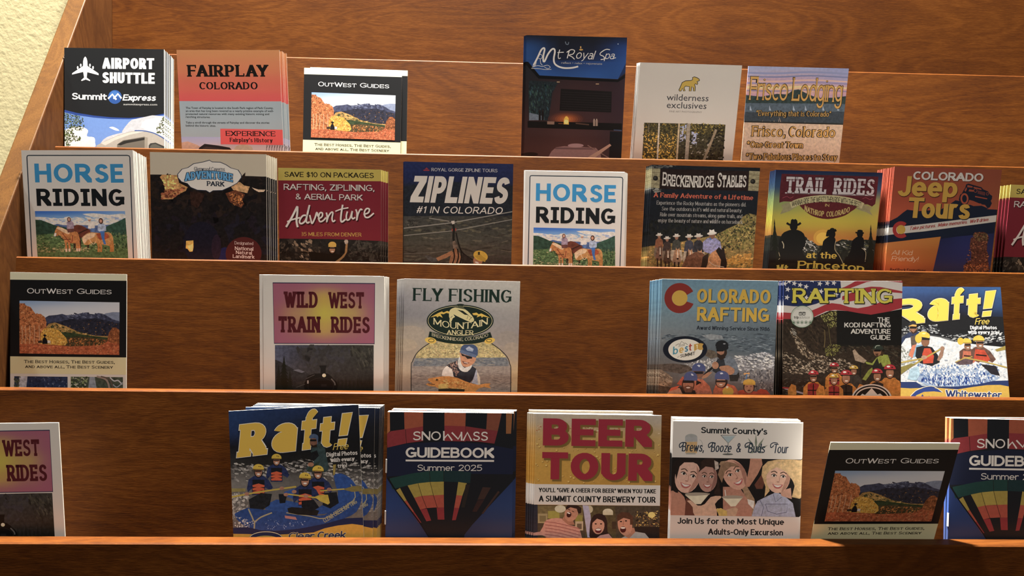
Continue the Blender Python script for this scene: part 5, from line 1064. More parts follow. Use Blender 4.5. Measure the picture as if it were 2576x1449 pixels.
    for P in ([(508, 535), (600, 485), (640, 468), (660, 480), (700, 462), (724, 470), (724, 492), (690, 485), (660, 500), (625, 495), (650, 540), (610, 520), (590, 535), (575, 522)], [(1190, 540), (1120, 505), (1090, 490), (1060, 500), (1035, 480), (985, 490), (1000, 510), (1050, 512), (1035, 535), (1085, 518), (1095, 540), (1110, 525)]): s.poly(P, 'b8953a')
    s.poly([(722, 500), (728, 460), (760, 432), (820, 420), (900, 440), (960, 490), (1000, 540), (1005, 575), (975, 590), (920, 572), (870, 548), (810, 520), (770, 500), (790, 530), (765, 545), (750, 580), (725, 592), (730, 550), (722, 530)], 'b3a473', 0, 2)
    s.poly([(815, 448), (880, 460), (945, 510), (900, 505), (850, 470)], '1a211b'); s.poly([(800, 424), (835, 400), (880, 405), (905, 445)], '4a4a34'); s.line([(925, 555), (940, 510), (975, 540)], 5, '3a3826'); s.line([(950, 565), (985, 530)], 5, '3a3826'); s.line([(740, 540), (760, 520)], 5, '3a3826')
    s.text('MOUNTAIN', 540, 612, 1166, 612, 74, g, sw=1.7, sh=1.0, sl=.5, st=.6, gap=.35, arc=-56); s.text('ANGLER', 692, 733, 1003, 737, 54, g, sw=1.7, sh=1.0, sl=.45, st=.6, gap=.3)
    tp = catmull([(500, 695), (600, 720), (720, 748), (850, 758), (980, 752), (1100, 728), (1192, 702)], 4); bt = catmull([(478, 790), (560, 800), (700, 830), (850, 842), (1000, 838), (1120, 815), (1222, 790)], 4)
    s.poly(tp + bt[::-1], d); s.line(bt, 4, 'a8935a'); s.ell(512, 798, 66, 34, 'b8953a', 10); s.ring(520, 798, 32, 18, 6, d); s.ell(1185, 802, 62, 32, 'b8953a', -14); s.ring(1178, 800, 30, 16, 6, d)
    s.text('BRECKENRIDGE, COLORADO', 525, 746, 1168, 752, 37, 'a69a7c', sw=1.3, sh=.9, sl=.3, st=.6, gap=.5, arc=-54)
    s.part('title_lettering')
    s.text('FLY FISHING', 303, 347, 1441, 369, 146, '15261f', sw=2.0, sh=.85, sl=.6, st=.55, gap=.45)

def art_corafting(s):
    s.back([['5d7d8f', '5f7d8e', '5f7c8c'], ['63818f', '66828f', '627e8c'], ['667f8a', '657d88', '637a86'], ['6a787e', '646e76', '5c676e'], ['6e7274', '5a646a', '4a535a'], ['5e6062', '50585e', '454e56'], ['5a5654', '6a6a6c', '6e6c6e'], ['504a46', '5e5c5e', '626064'], ['4e4640', '565452', '4c4a4a']], .1)
    s.part('photo_print')
    s.scatter([(270, 690), (1490, 680), (1480, 880), (1050, 880), (900, 760), (270, 760)], 150, 110, ['5c666c', '3c464e', '727a80', '4a545c', '343c44'], .3, 0, 1, .14)
    s.poly([(700, 700), (800, 685), (920, 700), (940, 740), (800, 750)], '7c7e80', .3)
    s.scatter([(1050, 920), (1200, 920), (1330, 890), (1420, 880), (1480, 940), (1475, 1060), (1100, 1080)], 170, 60, ['9a989a', 'b0aeae', '6e6c70', '7c7a7e', 'c4c0be', '55545a'], .3, 10, 2, .4)
    s.scatter([(520, 1000), (820, 950), (860, 880), (880, 1000), (740, 1080), (520, 1060)], 80, 50, ['a09c9a', 'b4b0ac', '6a686a', '807c7a'], .3, None, 3, .5)
    s.scatter([(1080, 1080), (1475, 1060), (1465, 1300), (1280, 1280), (1120, 1200)], 130, 40, ['5c5a5c', '76726e', '3c3c40', '8e8886', '4a4648'], .3, None, 4)
    s.poly([(720, 900), (780, 850), (850, 870), (890, 930), (800, 950)], '54493e', .5); s.poly([(240, 1010), (400, 1000), (560, 1020), (620, 1070), (480, 1110), (240, 1070)], '4c4038', .6)
    s.poly([(180, 1060), (270, 1065), (360, 1120), (400, 1175), (380, 1240), (300, 1250), (180, 1240)], '6e5d4c', .4); s.scatter([(230, 1080), (380, 1150), (370, 1240), (230, 1230)], 40, 70, ['7e6c58', '5a4a3c', '8c7a66'], .3, 30, 5, .4)
    s.poly([(180, 1220), (340, 1250), (420, 1260), (360, 1420), (180, 1420)], '3c322a', .6)
    s.poly([(1300, 1290), (1340, 1270), (1400, 1285), (1440, 1330), (1300, 1400)], 'a03a28', .2)
    s.poly([(1010, 1190), (990, 1060), (1100, 1080), (1112, 1130), (1090, 1190)], '22201f', .3)
    s.poly([(880, 960), (930, 900), (1000, 920), (1060, 960), (1100, 1060), (1080, 1120), (1000, 1110), (930, 1060), (860, 1030)], '5d646d', .35, 2); s.poly([(840, 1000), (880, 950), (940, 940), (970, 1060), (900, 1130), (820, 1080)], '26292f', .3)
    s.line([(720, 1140), (780, 1080), (880, 990)], 24, '14161a'); s.poly([(990, 1020), (1055, 1060), (1045, 1110), (980, 1120), (900, 1060), (905, 1030)], '966a50', .25, 2); s.ell(852, 1020, 36, 40, '9a6e54', 0, .2); s.poly([(705, 1140), (780, 1090), (820, 1095), (760, 1150), (710, 1165)], '966a50', .2)
    s.ell(925, 880, 52, 60, '2c201c'); s.ell(908, 872, 40, 44, '8e624c', 0, .2); s.poly([(868, 885), (910, 910), (955, 895), (960, 940), (910, 965), (875, 930)], '2a1d18'); s.rect(864, 848, 940, 872, '121214'); s.ell(922, 808, 70, 56, '1b1c1f', 0, .1, 170, 372); s.ell(925, 830, 68, 36, '1b1c1f'); s.ell(948, 790, 14, 6, '8a8c90')
    bl = '3f486e'
    s.poly([(600, 1290), (640, 1160), (720, 1170), (790, 1240), (820, 1320), (820, 1400), (600, 1400)], 'a86048', .35); s.poly([(650, 1180), (700, 1200), (700, 1290), (640, 1320)], '1f1a1a'); s.poly([(440, 1220), (500, 1140), (560, 1150), (500, 1240)], 'a04c38', .3)
    s.ell(672, 1095, 58, 66, '6a4a3c', 0, .3); s.rect(625, 1085, 720, 1112, '17161a'); s.ell(674, 1052, 72, 58, bl, 0, .1, 165, 375); s.rect(602, 1050, 748, 1078, bl, .1, 6); s.poly([(655, 1020), (675, 1014), (692, 1022), (680, 1040)], 'b0b4c4')
    s.poly([(340, 1310), (400, 1260), (500, 1250), (640, 1290), (660, 1440), (330, 1440)], '2c2220', .4); s.poly([(340, 1315), (390, 1268), (470, 1262), (500, 1320), (460, 1440), (330, 1440)], 'b07a5e', .2); s.poly([(380, 1260), (470, 1235), (440, 1275), (350, 1300)], 'b8543a')
    s.ell(562, 1225, 68, 88, '4a2e24', 0, .2); s.ell(562, 1220, 56, 74, '9c6a54', 0, .25); s.poly([(510, 1250), (562, 1236), (616, 1250), (600, 1310), (530, 1310)], '6a4434', .3); s.rect(505, 1180, 620, 1208, '1c1618'); s.ell(562, 1258, 22, 8, 'c8b4a8'); s.ell(588, 1150, 72, 64, bl, 0, .1, 165, 375); s.rect(516, 1150, 660, 1180, bl, .1, 4); s.poly([(590, 1108), (610, 1112), (622, 1128), (600, 1130)], 'b0b4c4')
    s.poly([(640, 1240), (690, 1210), (720, 1260), (690, 1320), (640, 1310)], 'a86048', .3)
    s.poly([(830, 1290), (860, 1220), (980, 1215), (1060, 1240), (1100, 1300), (1100, 1440), (820, 1440)], 'a8583e', .4); s.ell(918, 1195, 66, 68, '2a2020'); s.ell(912, 1200, 50, 56, 'a0745c', 0, .2); s.rect(862, 1180, 962, 1202, '2a1e1c'); s.ell(912, 1226, 18, 7, 'd0c0b4')
    s.ell(922, 1140, 76, 62, bl, 0, .1, 170, 370); s.rect(846, 1140, 1000, 1168, bl, .1, 6); s.poly([(900, 1100), (925, 1096), (938, 1110), (910, 1116)], 'b0b4c4'); s.ell(988, 1300, 60, 50, 'b89236', 0, .1); s.ell(978, 1252, 14, 14, 'c8bca0')
    s.poly([(1100, 1290), (1150, 1280), (1300, 1300), (1310, 1440), (1080, 1440)], 'a4402c', .3); s.ell(1212, 1252, 62, 66, '2e2220'); s.ell(1212, 1258, 50, 58, '9e7058', 0, .2); s.ell(1212, 1288, 16, 8, '5a3028'); s.line([(1185, 1245), (1198, 1243)], 6, '2a1c18'); s.line([(1226, 1243), (1240, 1245)], 6, '2a1c18'); s.ell(1214, 1206, 66, 40, 'b89236', 0, .1, 165, 375); s.rect(1150, 1204, 1280, 1226, 'b89236', .1, 4)
    s.line([(1155, 1112), (1220, 1106)], 16, 'c08e54'); s.line([(1190, 1112), (1180, 1172)], 13, '4c6a90')
    s.part('logo_print')
    P = [(465 + r * math.cos(math.radians(a)), 298 + r * math.sin(math.radians(a))) for r, R in ((163, 0),) for a in range(22, 339, 8)] + [(465 + 83 * math.cos(math.radians(a)), 298 + 83 * math.sin(math.radians(a))) for a in range(338, 20, -8)]
    s.poly(P, '782620'); s.ell(467, 298, 84, 84, 'b78f34', 0, 0, 0, 360, 36)
    s.part('badge_print')
    s.ell(527, 850, 238, 142, '131722', 0, 0, 0, 360, 40); s.ell(530, 852, 183, 115, 'c3bcae', 0, 0, 0, 360, 40)
    s.part('badge_lettering')
    s.line([(425, 808), (455, 790), (470, 795), (490, 762), (515, 785), (530, 782), (555, 800)], 5, '5a564e'); s.text('2024', 455, 822, 522, 812, 22, '4a4840', sw=1.3, sh=1.1)
    for ch, x0, x1, y, c in (('b', 396, 450, 905, '3d7c8c'), ('e', 462, 510, 893, 'b38c3c'), ('s', 522, 558, 880, '2e6c88'), ('t', 564, 600, 868, '96382c')): s.text(ch, x0, y, x1, y - 8, 84, c, sw=1.7, sh=1.4)
    s.text('SUMMIT', 475, 940, 634, 908, 36, '24231f', sw=1.7, sh=1.4, gap=.7); s.text('of', 445, 940, 468, 934, 20, '7a7468', sw=1)
    s.poly([(622, 795), (695, 782), (725, 790), (712, 815), (722, 850), (690, 858), (660, 845), (625, 870)], 'a88238'); s.text('1', 645, 842, 660, 840, 42, 'd8c8a0', sw=2)
    s.part('title_lettering')
    kw = dict(sw=2.0, sh=1.65, gap=.9, drop='33454f', ew=3, dd=(6, 8))
    s.text('OLORADO', 651, 345, 1441, 358, 148, 'b9932f', **kw); s.text('RAFTING', 652, 543, 1425, 557, 150, 'b9932f', **kw)
    s.part('caption_lettering'); s.text('Award Winning Service Since 1986', 650, 638, 1434, 655, 43, '19202a', sw=1.8, sh=1.5, gap=.6)

def art_kodi(s):
    s.fill('1d1a17'); s.part('flag_print')
    s.poly([(150, 40), (1700, 40), (1700, 400), (1450, 440), (1250, 470), (1080, 450), (930, 425), (760, 420), (640, 470), (540, 518), (150, 520)], 'c6bebb')
    r = '9e2d36'
    s.poly([(885, 160), (930, 145), (1000, 110), (1050, 80), (1120, 72), (1300, 74), (1180, 92), (1080, 130), (980, 165), (890, 180)], r); s.poly([(1380, 78), (1700, 82), (1700, 116), (1560, 100), (1450, 86)], r)
    s.poly([(900, 255), (1000, 215), (1120, 165), (1230, 145), (1340, 150), (1460, 175), (1600, 205), (1600, 225), (1480, 215), (1360, 195), (1240, 200), (1130, 235), (1020, 280), (900, 300)], r)
    s.poly([(900, 270), (1000, 255), (1100, 240), (1160, 260), (1080, 300), (960, 320)], r)
    s.poly([(150, 430), (420, 450), (520, 428), (620, 388), (700, 352), (780, 332), (880, 345), (980, 380), (1080, 395), (1200, 375), (1330, 330), (1450, 295), (1620, 280), (1620, 385), (1450, 432), (1330, 462), (1230, 470), (1100, 452), (960, 425), (820, 412), (720, 425), (620, 470), (540, 512), (150, 515)], r)
    s.poly([(150, 40), (878, 70), (886, 160), (880, 270), (800, 300), (700, 300), (600, 340), (480, 370), (340, 365), (150, 345)], '1e2a55')
    def star(x, y, q):
        P = []
        for i in range(10):
            a = -math.pi / 2 + i * math.pi / 5 + .25; k = q if i % 2 == 0 else q * .42; P.append((x + k * math.cos(a), y + k * math.sin(a)))
        s.poly(P, 'cfc9c8')
    for x, y in ((285, 72), (345, 98), (412, 118), (482, 138), (555, 62), (640, 105), (728, 100), (803, 98), (270, 168), (262, 262), (485, 265), (655, 195), (830, 235), (560, 215), (350, 210), (235, 100)): star(x, y, 34)
    s.part('photo_print')
    s.poly([(150, 512), (540, 514), (640, 470), (740, 428), (850, 420), (840, 830), (1700, 820), (1700, 1900), (150, 1900)], '2f251d', .6)
    s.scatter([(235, 540), (640, 480), (700, 600), (700, 900), (420, 800), (235, 700)], 90, 60, ['3a2e24', '261e18', '453629', '1e1814'], .4, 60, 1, .4)
    s.scatter([(300, 640), (380, 700), (560, 900), (760, 960), (600, 1010), (420, 900)], 140, 44, ['8c7a66', '6c5a48', 'a89682', '4a3c30', '3a2e26'], .4, 40, 2, .5)
    s.scatter([(235, 880), (500, 1000), (900, 960), (1050, 1060), (900, 1120), (500, 1140), (235, 1140)], 260, 50, ['8a7a68', '55483c', 'a69684', '332a23', '6f6050', '27201b', 'b8aa98'], .4, 15, 3, .4)
    s.scatter([(870, 830), (1570, 820), (1560, 1080), (1400, 1000), (1240, 900), (880, 900)], 70, 60, ['24211d', '3a352d', '1d1a17', '4a4236'], .4, 20, 4, .4)
    s.scatter([(310, 610), (370, 640), (380, 700), (310, 690)], 24, 24, ['98928c', '7a746c', 'b0aaa2'], .2, None, 5)
    s.scatter([(650, 480), (760, 430), (838, 430), (835, 600), (760, 620), (690, 540)], 110, 26, ['8c8a42', 'a8a458', '6a6a30', '4c4a24', 'b8b06a'], .3, 70, 6, .4)
    s.scatter([(700, 850), (780, 800), (900, 820), (820, 930), (720, 940)], 70, 26, ['8c8a42', '9c9850', '6a6430', '4c4a24'], .3, None, 7, .5); s.line([(700, 640), (705, 740), (698, 840)], 8, '6e5c3a', 3); s.line([(745, 600), (760, 720), (775, 830)], 7, '5c5034', 3)
    s.scatter([(235, 1180), (520, 1200), (500, 1370), (235, 1370)], 60, 40, ['3a3630', '5a544c', '24211e'], .4, 0, 8, .3)
    s.poly([(840, 418), (960, 425), (1100, 452), (1230, 470), (1450, 432), (1700, 385), (1700, 820), (840, 810)], '161515', .1); s.part('photo_print')
    s.poly([(1020, 880), (1045, 862), (1090, 920), (1180, 990), (1150, 1020), (1050, 990)], '9a8472', .3); s.line([(1110, 1010), (1108, 1170)], 14, '18181a'); s.poly([(1160, 1000), (1240, 1020), (1290, 960), (1360, 920), (1420, 930), (1450, 1020), (1440, 1060), (1360, 1060), (1340, 1010), (1290, 1050), (1180, 1030)], '86903a', .35)
    s.poly([(1130, 1200), (1200, 1100), (1250, 1060), (1260, 1090), (1170, 1215)], '7c8636', .3); s.poly([(1300, 960), (1330, 1060), (1400, 1070), (1380, 1140), (1260, 1140), (1240, 1060)], '23221f', .3)
    s.poly([(1340, 880), (1380, 900), (1360, 940), (1320, 930)], '3c2a1c'); s.ell(1300, 890, 44, 52, '8e6248', 0, .2); s.rect(1262, 866, 1340, 890, '141213'); s.poly([(1275, 915), (1310, 910), (1310, 940), (1290, 942)], '4a2e22'); s.ell(1308, 856, 58, 42, '2a332c', 0, .1, 170, 380); s.line([(1275, 850), (1290, 825), (1330, 822)], 8, '9aa294', 3)
    rd, ye, og, vs_ = 'a82a36', 'bf9a3a', 'b9772e', '8e2a2c'
    s.poly([(230, 1290), (300, 1300), (560, 1375), (560, 1392), (260, 1312)], '9a8a94'); s.poly([(225, 1285), (330, 1292), (330, 1308), (230, 1300)], 'a02c30')
    s.rafter(1440, 1085, 66, rd, '9a6a50', og, None, False); s.rafter(1035, 1080, 48, ye, '8a5e48', '3a3430', None, False); s.rafter(815, 1052, 52, rd, '80583f', og, vs_)
    s.rafter(1298, 1128, 62, rd, '94684e', 'a86c2c', '2c2420', False); s.rafter(578, 1142, 58, rd, '8c6048', og, vs_); s.rafter(948, 1146, 66, rd, '9a6c54', og, '2c2420', False); s.rafter(812, 1178, 54, ye, 'a0745c', 'b07030', vs_, False)
    for x, y in ((330, 1290), (650, 1300), (1100, 1290), (1500, 1240)): s.poly([(x - 40, y + 30), (x, y - 40), (x + 50, y - 20), (x + 60, y + 60), (x + 40, y + 160), (x - 30, y + 160)], og, .4)
    s.part('logo_print')
    s.ell(1235, 1420, 226, 166, 'c8bfba', 0, 0, 0, 360, 44); s.ell(1235, 1420, 208, 152, '141414', 0, 0, 0, 360, 44); s.ell(1235, 1424, 194, 140, 'c8b9ae', 0, 0, 0, 360, 44); s.ell(1235, 1428, 182, 130, '141414', 0, 0, 0, 360, 44)
    s.poly([(1080, 1410), (1130, 1360), (1160, 1375), (1235, 1298), (1300, 1370), (1330, 1358), (1390, 1410)], 'd0c2b6')
    s.part('badge_print')
    s.ell(440, 486, 133, 128, '5c7a62', 0, 0, 0, 360, 40); s.ell(440, 486, 126, 121, 'c9c7c2', 0, 0, 0, 360, 40); s.ring(440, 486, 116, 111, 4, '7c9480')
    s.part('badge_lettering')
    for x in (422, 460): s.ring(x, 456, 17, 17, 6, '2f2f2e'); s.ell(x, 456, 6, 6, '2f2f2e')
    s.line([(400, 440), (420, 434), (440, 436), (465, 434), (482, 440)], 6, '2f2f2e', 3); s.text('trip', 345, 508, 400, 509, 32, '2f2f2e', sw=1.7, sh=1.2, gap=.7); s.text('advisor', 404, 509, 536, 511, 32, '8a8884', sw=1.2, sh=1.0, gap=.7); s.text('TOP ATTRACTION', 380, 412, 506, 412, 13, '8a8a86', 'b', arc=10)
    for i in range(5): s.ring(346 + 47 * i, 553, 17, 17, 5, '4c6a52'); s.ell(346 + 47 * i, 553, 9, 9, '3f5c46')
    s.part('title_lettering'); s.text('RAFTING', 318, 326, 1484, 343, 172, 'c4b83a', sw=2.1, sh=1.5, sl=.55, st=1.35, gap=.35, edge='2c2a1c', ew=4, drop='1c1a14', dd=(7, 9))
    s.part('caption_lettering')
    for t, x0, x1, y in (('THE', 1303, 1441, 555), ('KODI RAFTING', 925, 1453, 613), ('ADVENTURE', 1000, 1451, 686), ('GUIDE', 1222, 1449, 755)): s.text(t, x0, y, x1, y + 3, 55, 'c6c1bc', sw=1.9, sh=1.6, gap=.6)

def raft_title(s, base, h, R_, a_, f_, t_, x_):
    """heavy slanted title: one piece of lettering per letter so that it climbs like the print"""
    for edge, g in (('14161c', 9), ('d6d0bc', 5), (None, 0)):
        for ch, (x0, x1), asc in (('R', R_, 1.0), ('a', a_, 1.18), ('f', f_, 1.22), ('t', t_, 1.02)):
            y0 = base[1] + (x0 - base[0]) * base[2]; y1 = base[1] + (x1 - base[0]) * base[2]
            kw = dict(sw=3.3, sh=2.1, sl=.5 if ch in 'Rf' else 0, st=1.6, gap=.1, shear=.13)
            if edge: s.text(ch, x0, y0, x1, y1, h * asc, edge, edge=edge, ew=g, drop=edge if g == 9 else None, dd=(4, 6), **kw)
            else: s.text(ch, x0, y0, x1, y1, h * asc, s.gold, **kw)
        x0, x1 = x_; y0 = base[1] + (x0 - base[0]) * base[2]; m = base[2]
        def q(u, v, gx, gy): x = x0 + (x1 - x0) * u + .17 * v * h + gx; return (x, y0 + (x1 - x0) * u * m - v * h + gy)
        c = edge or s.gold
        for a, b, n in ((0, .2, 0), (.31, 1.0, 1)): s.poly([q(0, a, -g, g), q(.86 + .14 * n * 0, a, g, g), q(1 if n else .9, b, g, -g), q(-.04 if n else .02, b, -g, -g)], c)

def art_raft_calm(s):
    s.gold = 'b8932f'
    s.back([['1d3358', '1c2c4c', '1a2848', '191f30'], ['1b2d50', '1a2742', '161a24', '15161c'], ['15161c', '141418', '121214', '121214'], ['2a2826', '1c1b1b', '1a1919', '141416'], ['6a6560', '5a5652', '4c4844', '4e4a46'], ['5a5652', '5c5854', '5a5652', '6a645e'], ['625c58', '5c5854', '585450', '605a54'], ['1d2136', '1d2136', '1d2136', '1d2136']], .15)
    s.part('photo_print')
    s.scatter([(150, 600), (520, 620), (800, 560), (1320, 560), (1340, 800), (700, 700), (400, 760), (160, 760)], 200, 60, ['6c6762', '8a847e', '4a4644', '9c968e', '5a5450'], .3, 10, 1, .4); s.scatter([(160, 880), (320, 880), (300, 1020), (190, 1080), (165, 1170)], 70, 60, ['7c7670', '98928a', '5a5652', 'aaa49a'], .3, None, 2, .5); s.scatter([(1330, 700), (1345, 1080), (1200, 760)], 40, 40, ['7c7670', '8c867e', '5c5854'], .3, None, 12)
    s.poly([(180, 1060), (300, 1005), (420, 1020), (640, 1040), (860, 1060), (1000, 1070), (1200, 900), (1290, 870), (1330, 880), (1335, 940), (1290, 1040), (1180, 1100), (1000, 1150), (760, 1195), (540, 1215), (340, 1200), (230, 1140), (190, 1090)], '213c70', .25, 2)
    s.poly([(1080, 700), (1150, 690), (1230, 730), (1280, 790), (1320, 880), (1270, 920), (1120, 1000), (1000, 1060), (900, 1050), (960, 990), (1120, 900), (1100, 800)], '24427a', .25, 2); s.poly([(470, 990), (560, 930), (760, 960), (900, 1000), (880, 1060), (600, 1040), (460, 1020)], '26447c', .25, 2); s.poly([(630, 860), (720, 830), (780, 860), (760, 940), (640, 900)], '2a4a84', .2)
    s.line([(306, 1015), (340, 1090), (362, 1130), (420, 1090), (520, 1050)], 13, '8a8468', 3); s.line([(362, 1130), (358, 1200)], 13, '8a8468'); s.line([(650, 1050), (860, 1080), (1000, 1100), (1180, 1000), (1280, 905), (1240, 790)], 9, '8a8468', 3)
    s.poly([(635, 1075), (735, 1088), (748, 1115), (640, 1100)], '9c6a66'); s.scatter([(190, 1080), (380, 1130), (330, 1190), (180, 1180)], 30, 26, ['a8a8a8', '7c8494', 'c0bcb8'], .1, None, 3); s.scatter([(450, 1110), (900, 1130), (700, 1190), (480, 1200)], 24, 18, ['5c729c', '8090b0'], .1, None, 4)
    s.text('CLEAR CREEK RAFTING', 1000, 1142, 1300, 958, 42, '8c8668', sw=1.8, sh=1.4, gap=.5)
    s.poly([(660, 1010), (700, 998), (860, 1010), (950, 1030), (930, 1075), (760, 1068), (670, 1050)], '1c1a1a', .2)
    s.poly([(870, 480), (900, 430), (960, 400), (1000, 430), (1010, 500), (1030, 590), (1035, 660), (960, 690), (860, 670), (830, 640), (900, 600), (890, 540)], '2c3b3c', .4, 2); s.poly([(880, 500), (930, 480), (950, 530), (900, 580), (870, 550)], '15171a', .3); s.poly([(835, 670), (880, 620), (960, 580), (940, 620), (860, 680)], '26332a', .3); s.ell(875, 610, 28, 20, '8a5e46', 0, .2); s.poly([(950, 400), (1010, 410), (990, 430)], '3a4c4a')
    s.ell(900, 408, 34, 42, '6a4636', 0, .2); s.poly([(872, 425), (900, 440), (930, 425), (930, 450), (890, 455)], '241812'); s.rect(870, 380, 925, 398, '121214'); s.ell(902, 362, 42, 32, '3c4a62', 0, .2, 170, 370); s.rect(862, 358, 944, 378, '34425a')
    nv, vo = '20294a', 'b04a2c'
    for a, b in (([(150, 830), (280, 830), (280, 858), (150, 862)], '7c7040'), ([(1160, 835), (1260, 805), (1345, 805), (1348, 850), (1250, 858)], '6e6034')): s.poly(a, b, .2)
    def man(x, y, r, tilt=0):
        s.poly([(x - 2.1 * r, y + 3.6 * r), (x - 1.8 * r, y + 2.0 * r), (x - .8 * r, y + 1.3 * r), (x + .9 * r, y + 1.3 * r), (x + 1.9 * r, y + 2.1 * r), (x + 2.6 * r, y + 3.4 * r), (x + 2.2 * r, y + 4.0 * r), (x + 1.2 * r, y + 3.4 * r), (x + 1.2 * r, y + 4.8 * r), (x - 1.2 * r, y + 4.8 * r), (x - 1.2 * r, y + 3.6 * r), (x - 1.9 * r, y + 4.3 * r)], nv, .4)
        s.poly([(x - 1.05 * r, y + 4.6 * r), (x - 1.1 * r, y + 2.0 * r), (x + 1.1 * r, y + 2.0 * r), (x + 1.1 * r, y + 4.6 * r)], '16171c', .3)
        for k in (3.0, 3.6, 4.2): s.poly([(x - 1.1 * r, y + k * r), (x, y + (k - .3) * r), (x + 1.1 * r, y + k * r), (x + 1.05 * r, y + (k + .36) * r), (x - 1.05 * r, y + (k + .36) * r)], vo, .1)
        s.ell(x, y + .7 * r, .78 * r, .95 * r, '1a1514', tilt); s.ell(x, y + .62 * r, .64 * r, .86 * r, '936650', tilt, .2); s.rect(x - .6 * r, y + .3 * r, x + .55 * r, y + .55 * r, '1c1210'); s.ell(x, y + 1.0 * r, .3 * r, .14 * r, 'd4c8bc')
        s.ell(x, y, r, .85 * r, 'b8982e', tilt, .1, 165, 375); s.line([(x - r, y + .12 * r), (x + r, y + .2 * r)], .15 * r, '5a4418'); s.ell(x + .1 * r, y - .4 * r, .12 * r, .08 * r, '4a3a1c'); s.ell(x + .4 * r, y - .35 * r, .12 * r, .08 * r, '4a3a1c')
    man(562, 552, 45); man(940, 662, 52); man(398, 650, 50); man(822, 728, 54, 8)
    s.poly([(310, 930), (420, 870), (520, 880), (500, 980), (440, 1020), (320, 1010)], '1a1c20', .4); s.poly([(790, 940), (900, 930), (950, 1000), (880, 1040), (790, 1000)], '17181c', .4); s.poly([(580, 880), (660, 880), (640, 960), (590, 965)], '15171c', .3); s.poly([(1000, 870), (1110, 860), (1130, 960), (1050, 1010), (980, 980)], '16181d', .3)
    s.line([(150, 910), (300, 880), (480, 850), (740, 812)], 14, 'a38c34'); s.line([(660, 880), (780, 895), (920, 912)], 13, 'a38c34'); s.poly([(905, 905), (960, 885), (1030, 885), (1048, 960), (1030, 975), (960, 945)], 'a8902f', .15); s.line([(960, 850), (1180, 832)], 12, 'a38c34')
    for x, y in ((292, 880), (610, 828), (830, 898), (1042, 836), (648, 885), (722, 858)): s.ell(x, y, 22, 16, '8f6450', 0, .2)
    s.poly([(1078, 612), (1105, 608), (1100, 650), (1092, 708), (1078, 705)], '8a7434', .2)
    s.part('banner_print')
    s.poly([(150, 1190), (300, 1180), (420, 1210), (560, 1216), (760, 1196), (1000, 1150), (1180, 1100), (1400, 1090), (1400, 1300), (150, 1300)], '1a2140'); s.poly([(150, 1242), (300, 1244), (500, 1252), (760, 1240), (900, 1228), (1000, 1190), (1120, 1165), (1250, 1150), (1400, 1170), (1400, 1800), (150, 1800)], 'b1862c', .1)
    s.ell(465, 1285, 155, 66, '1a2442', 0, 0, 0, 360, 36); s.ring(465, 1285, 150, 62, 5, 'c8bc94'); s.ell(465, 1296, 120, 38, 'a98a3c'); s.poly([(350, 1285), (420, 1270), (520, 1272), (600, 1290), (600, 1400), (350, 1400)], '1a2442')
    s.text('Clear', 668, 1292, 908, 1288, 62, '1c2444', sw=1.9, sh=1.6, gap=.3, rnd=True, shear=.16, edge='b8ac86', ew=3); s.text('Creek', 930, 1290, 1190, 1280, 68, '1c2444', sw=1.9, sh=1.6, gap=.3, rnd=True, shear=.16, edge='b8ac86', ew=3)
    s.part('title_lettering'); raft_title(s, (195, 552, -.122), 296, (200, 475), (512, 735), (765, 925), (945, 1075), (1118, 1205))
    s.poly([(870, 365), (902, 330), (944, 365), (940, 425), (880, 430)], '3c4a62'); s.ell(900, 408, 34, 42, '6a4636', 0, .2); s.rect(868, 380, 926, 398, '121214'); s.ell(902, 364, 42, 34, '3c4a62', 0, .2, 170, 370); s.poly([(872, 425), (900, 436), (930, 425), (930, 450), (890, 455)], '241812')
    s.part('caption_lettering')
    s.text('Free', 1075, 478, 1215, 468, 62, 'b8993c', sw=1.2, sh=1.1, gap=.3, rnd=True, shear=.3); s.text('Digital Photos', 1018, 540, 1302, 518, 40, 'b4aca4', sw=2.0, sh=1.5, gap=.5); s.text('with every', 1055, 588, 1275, 572, 38, 'b4aca4', sw=2.0, sh=1.5, gap=.5); s.text('trip!', 1118, 640, 1205, 634, 36, 'b4aca4', sw=2.0, sh=1.5, gap=.5)

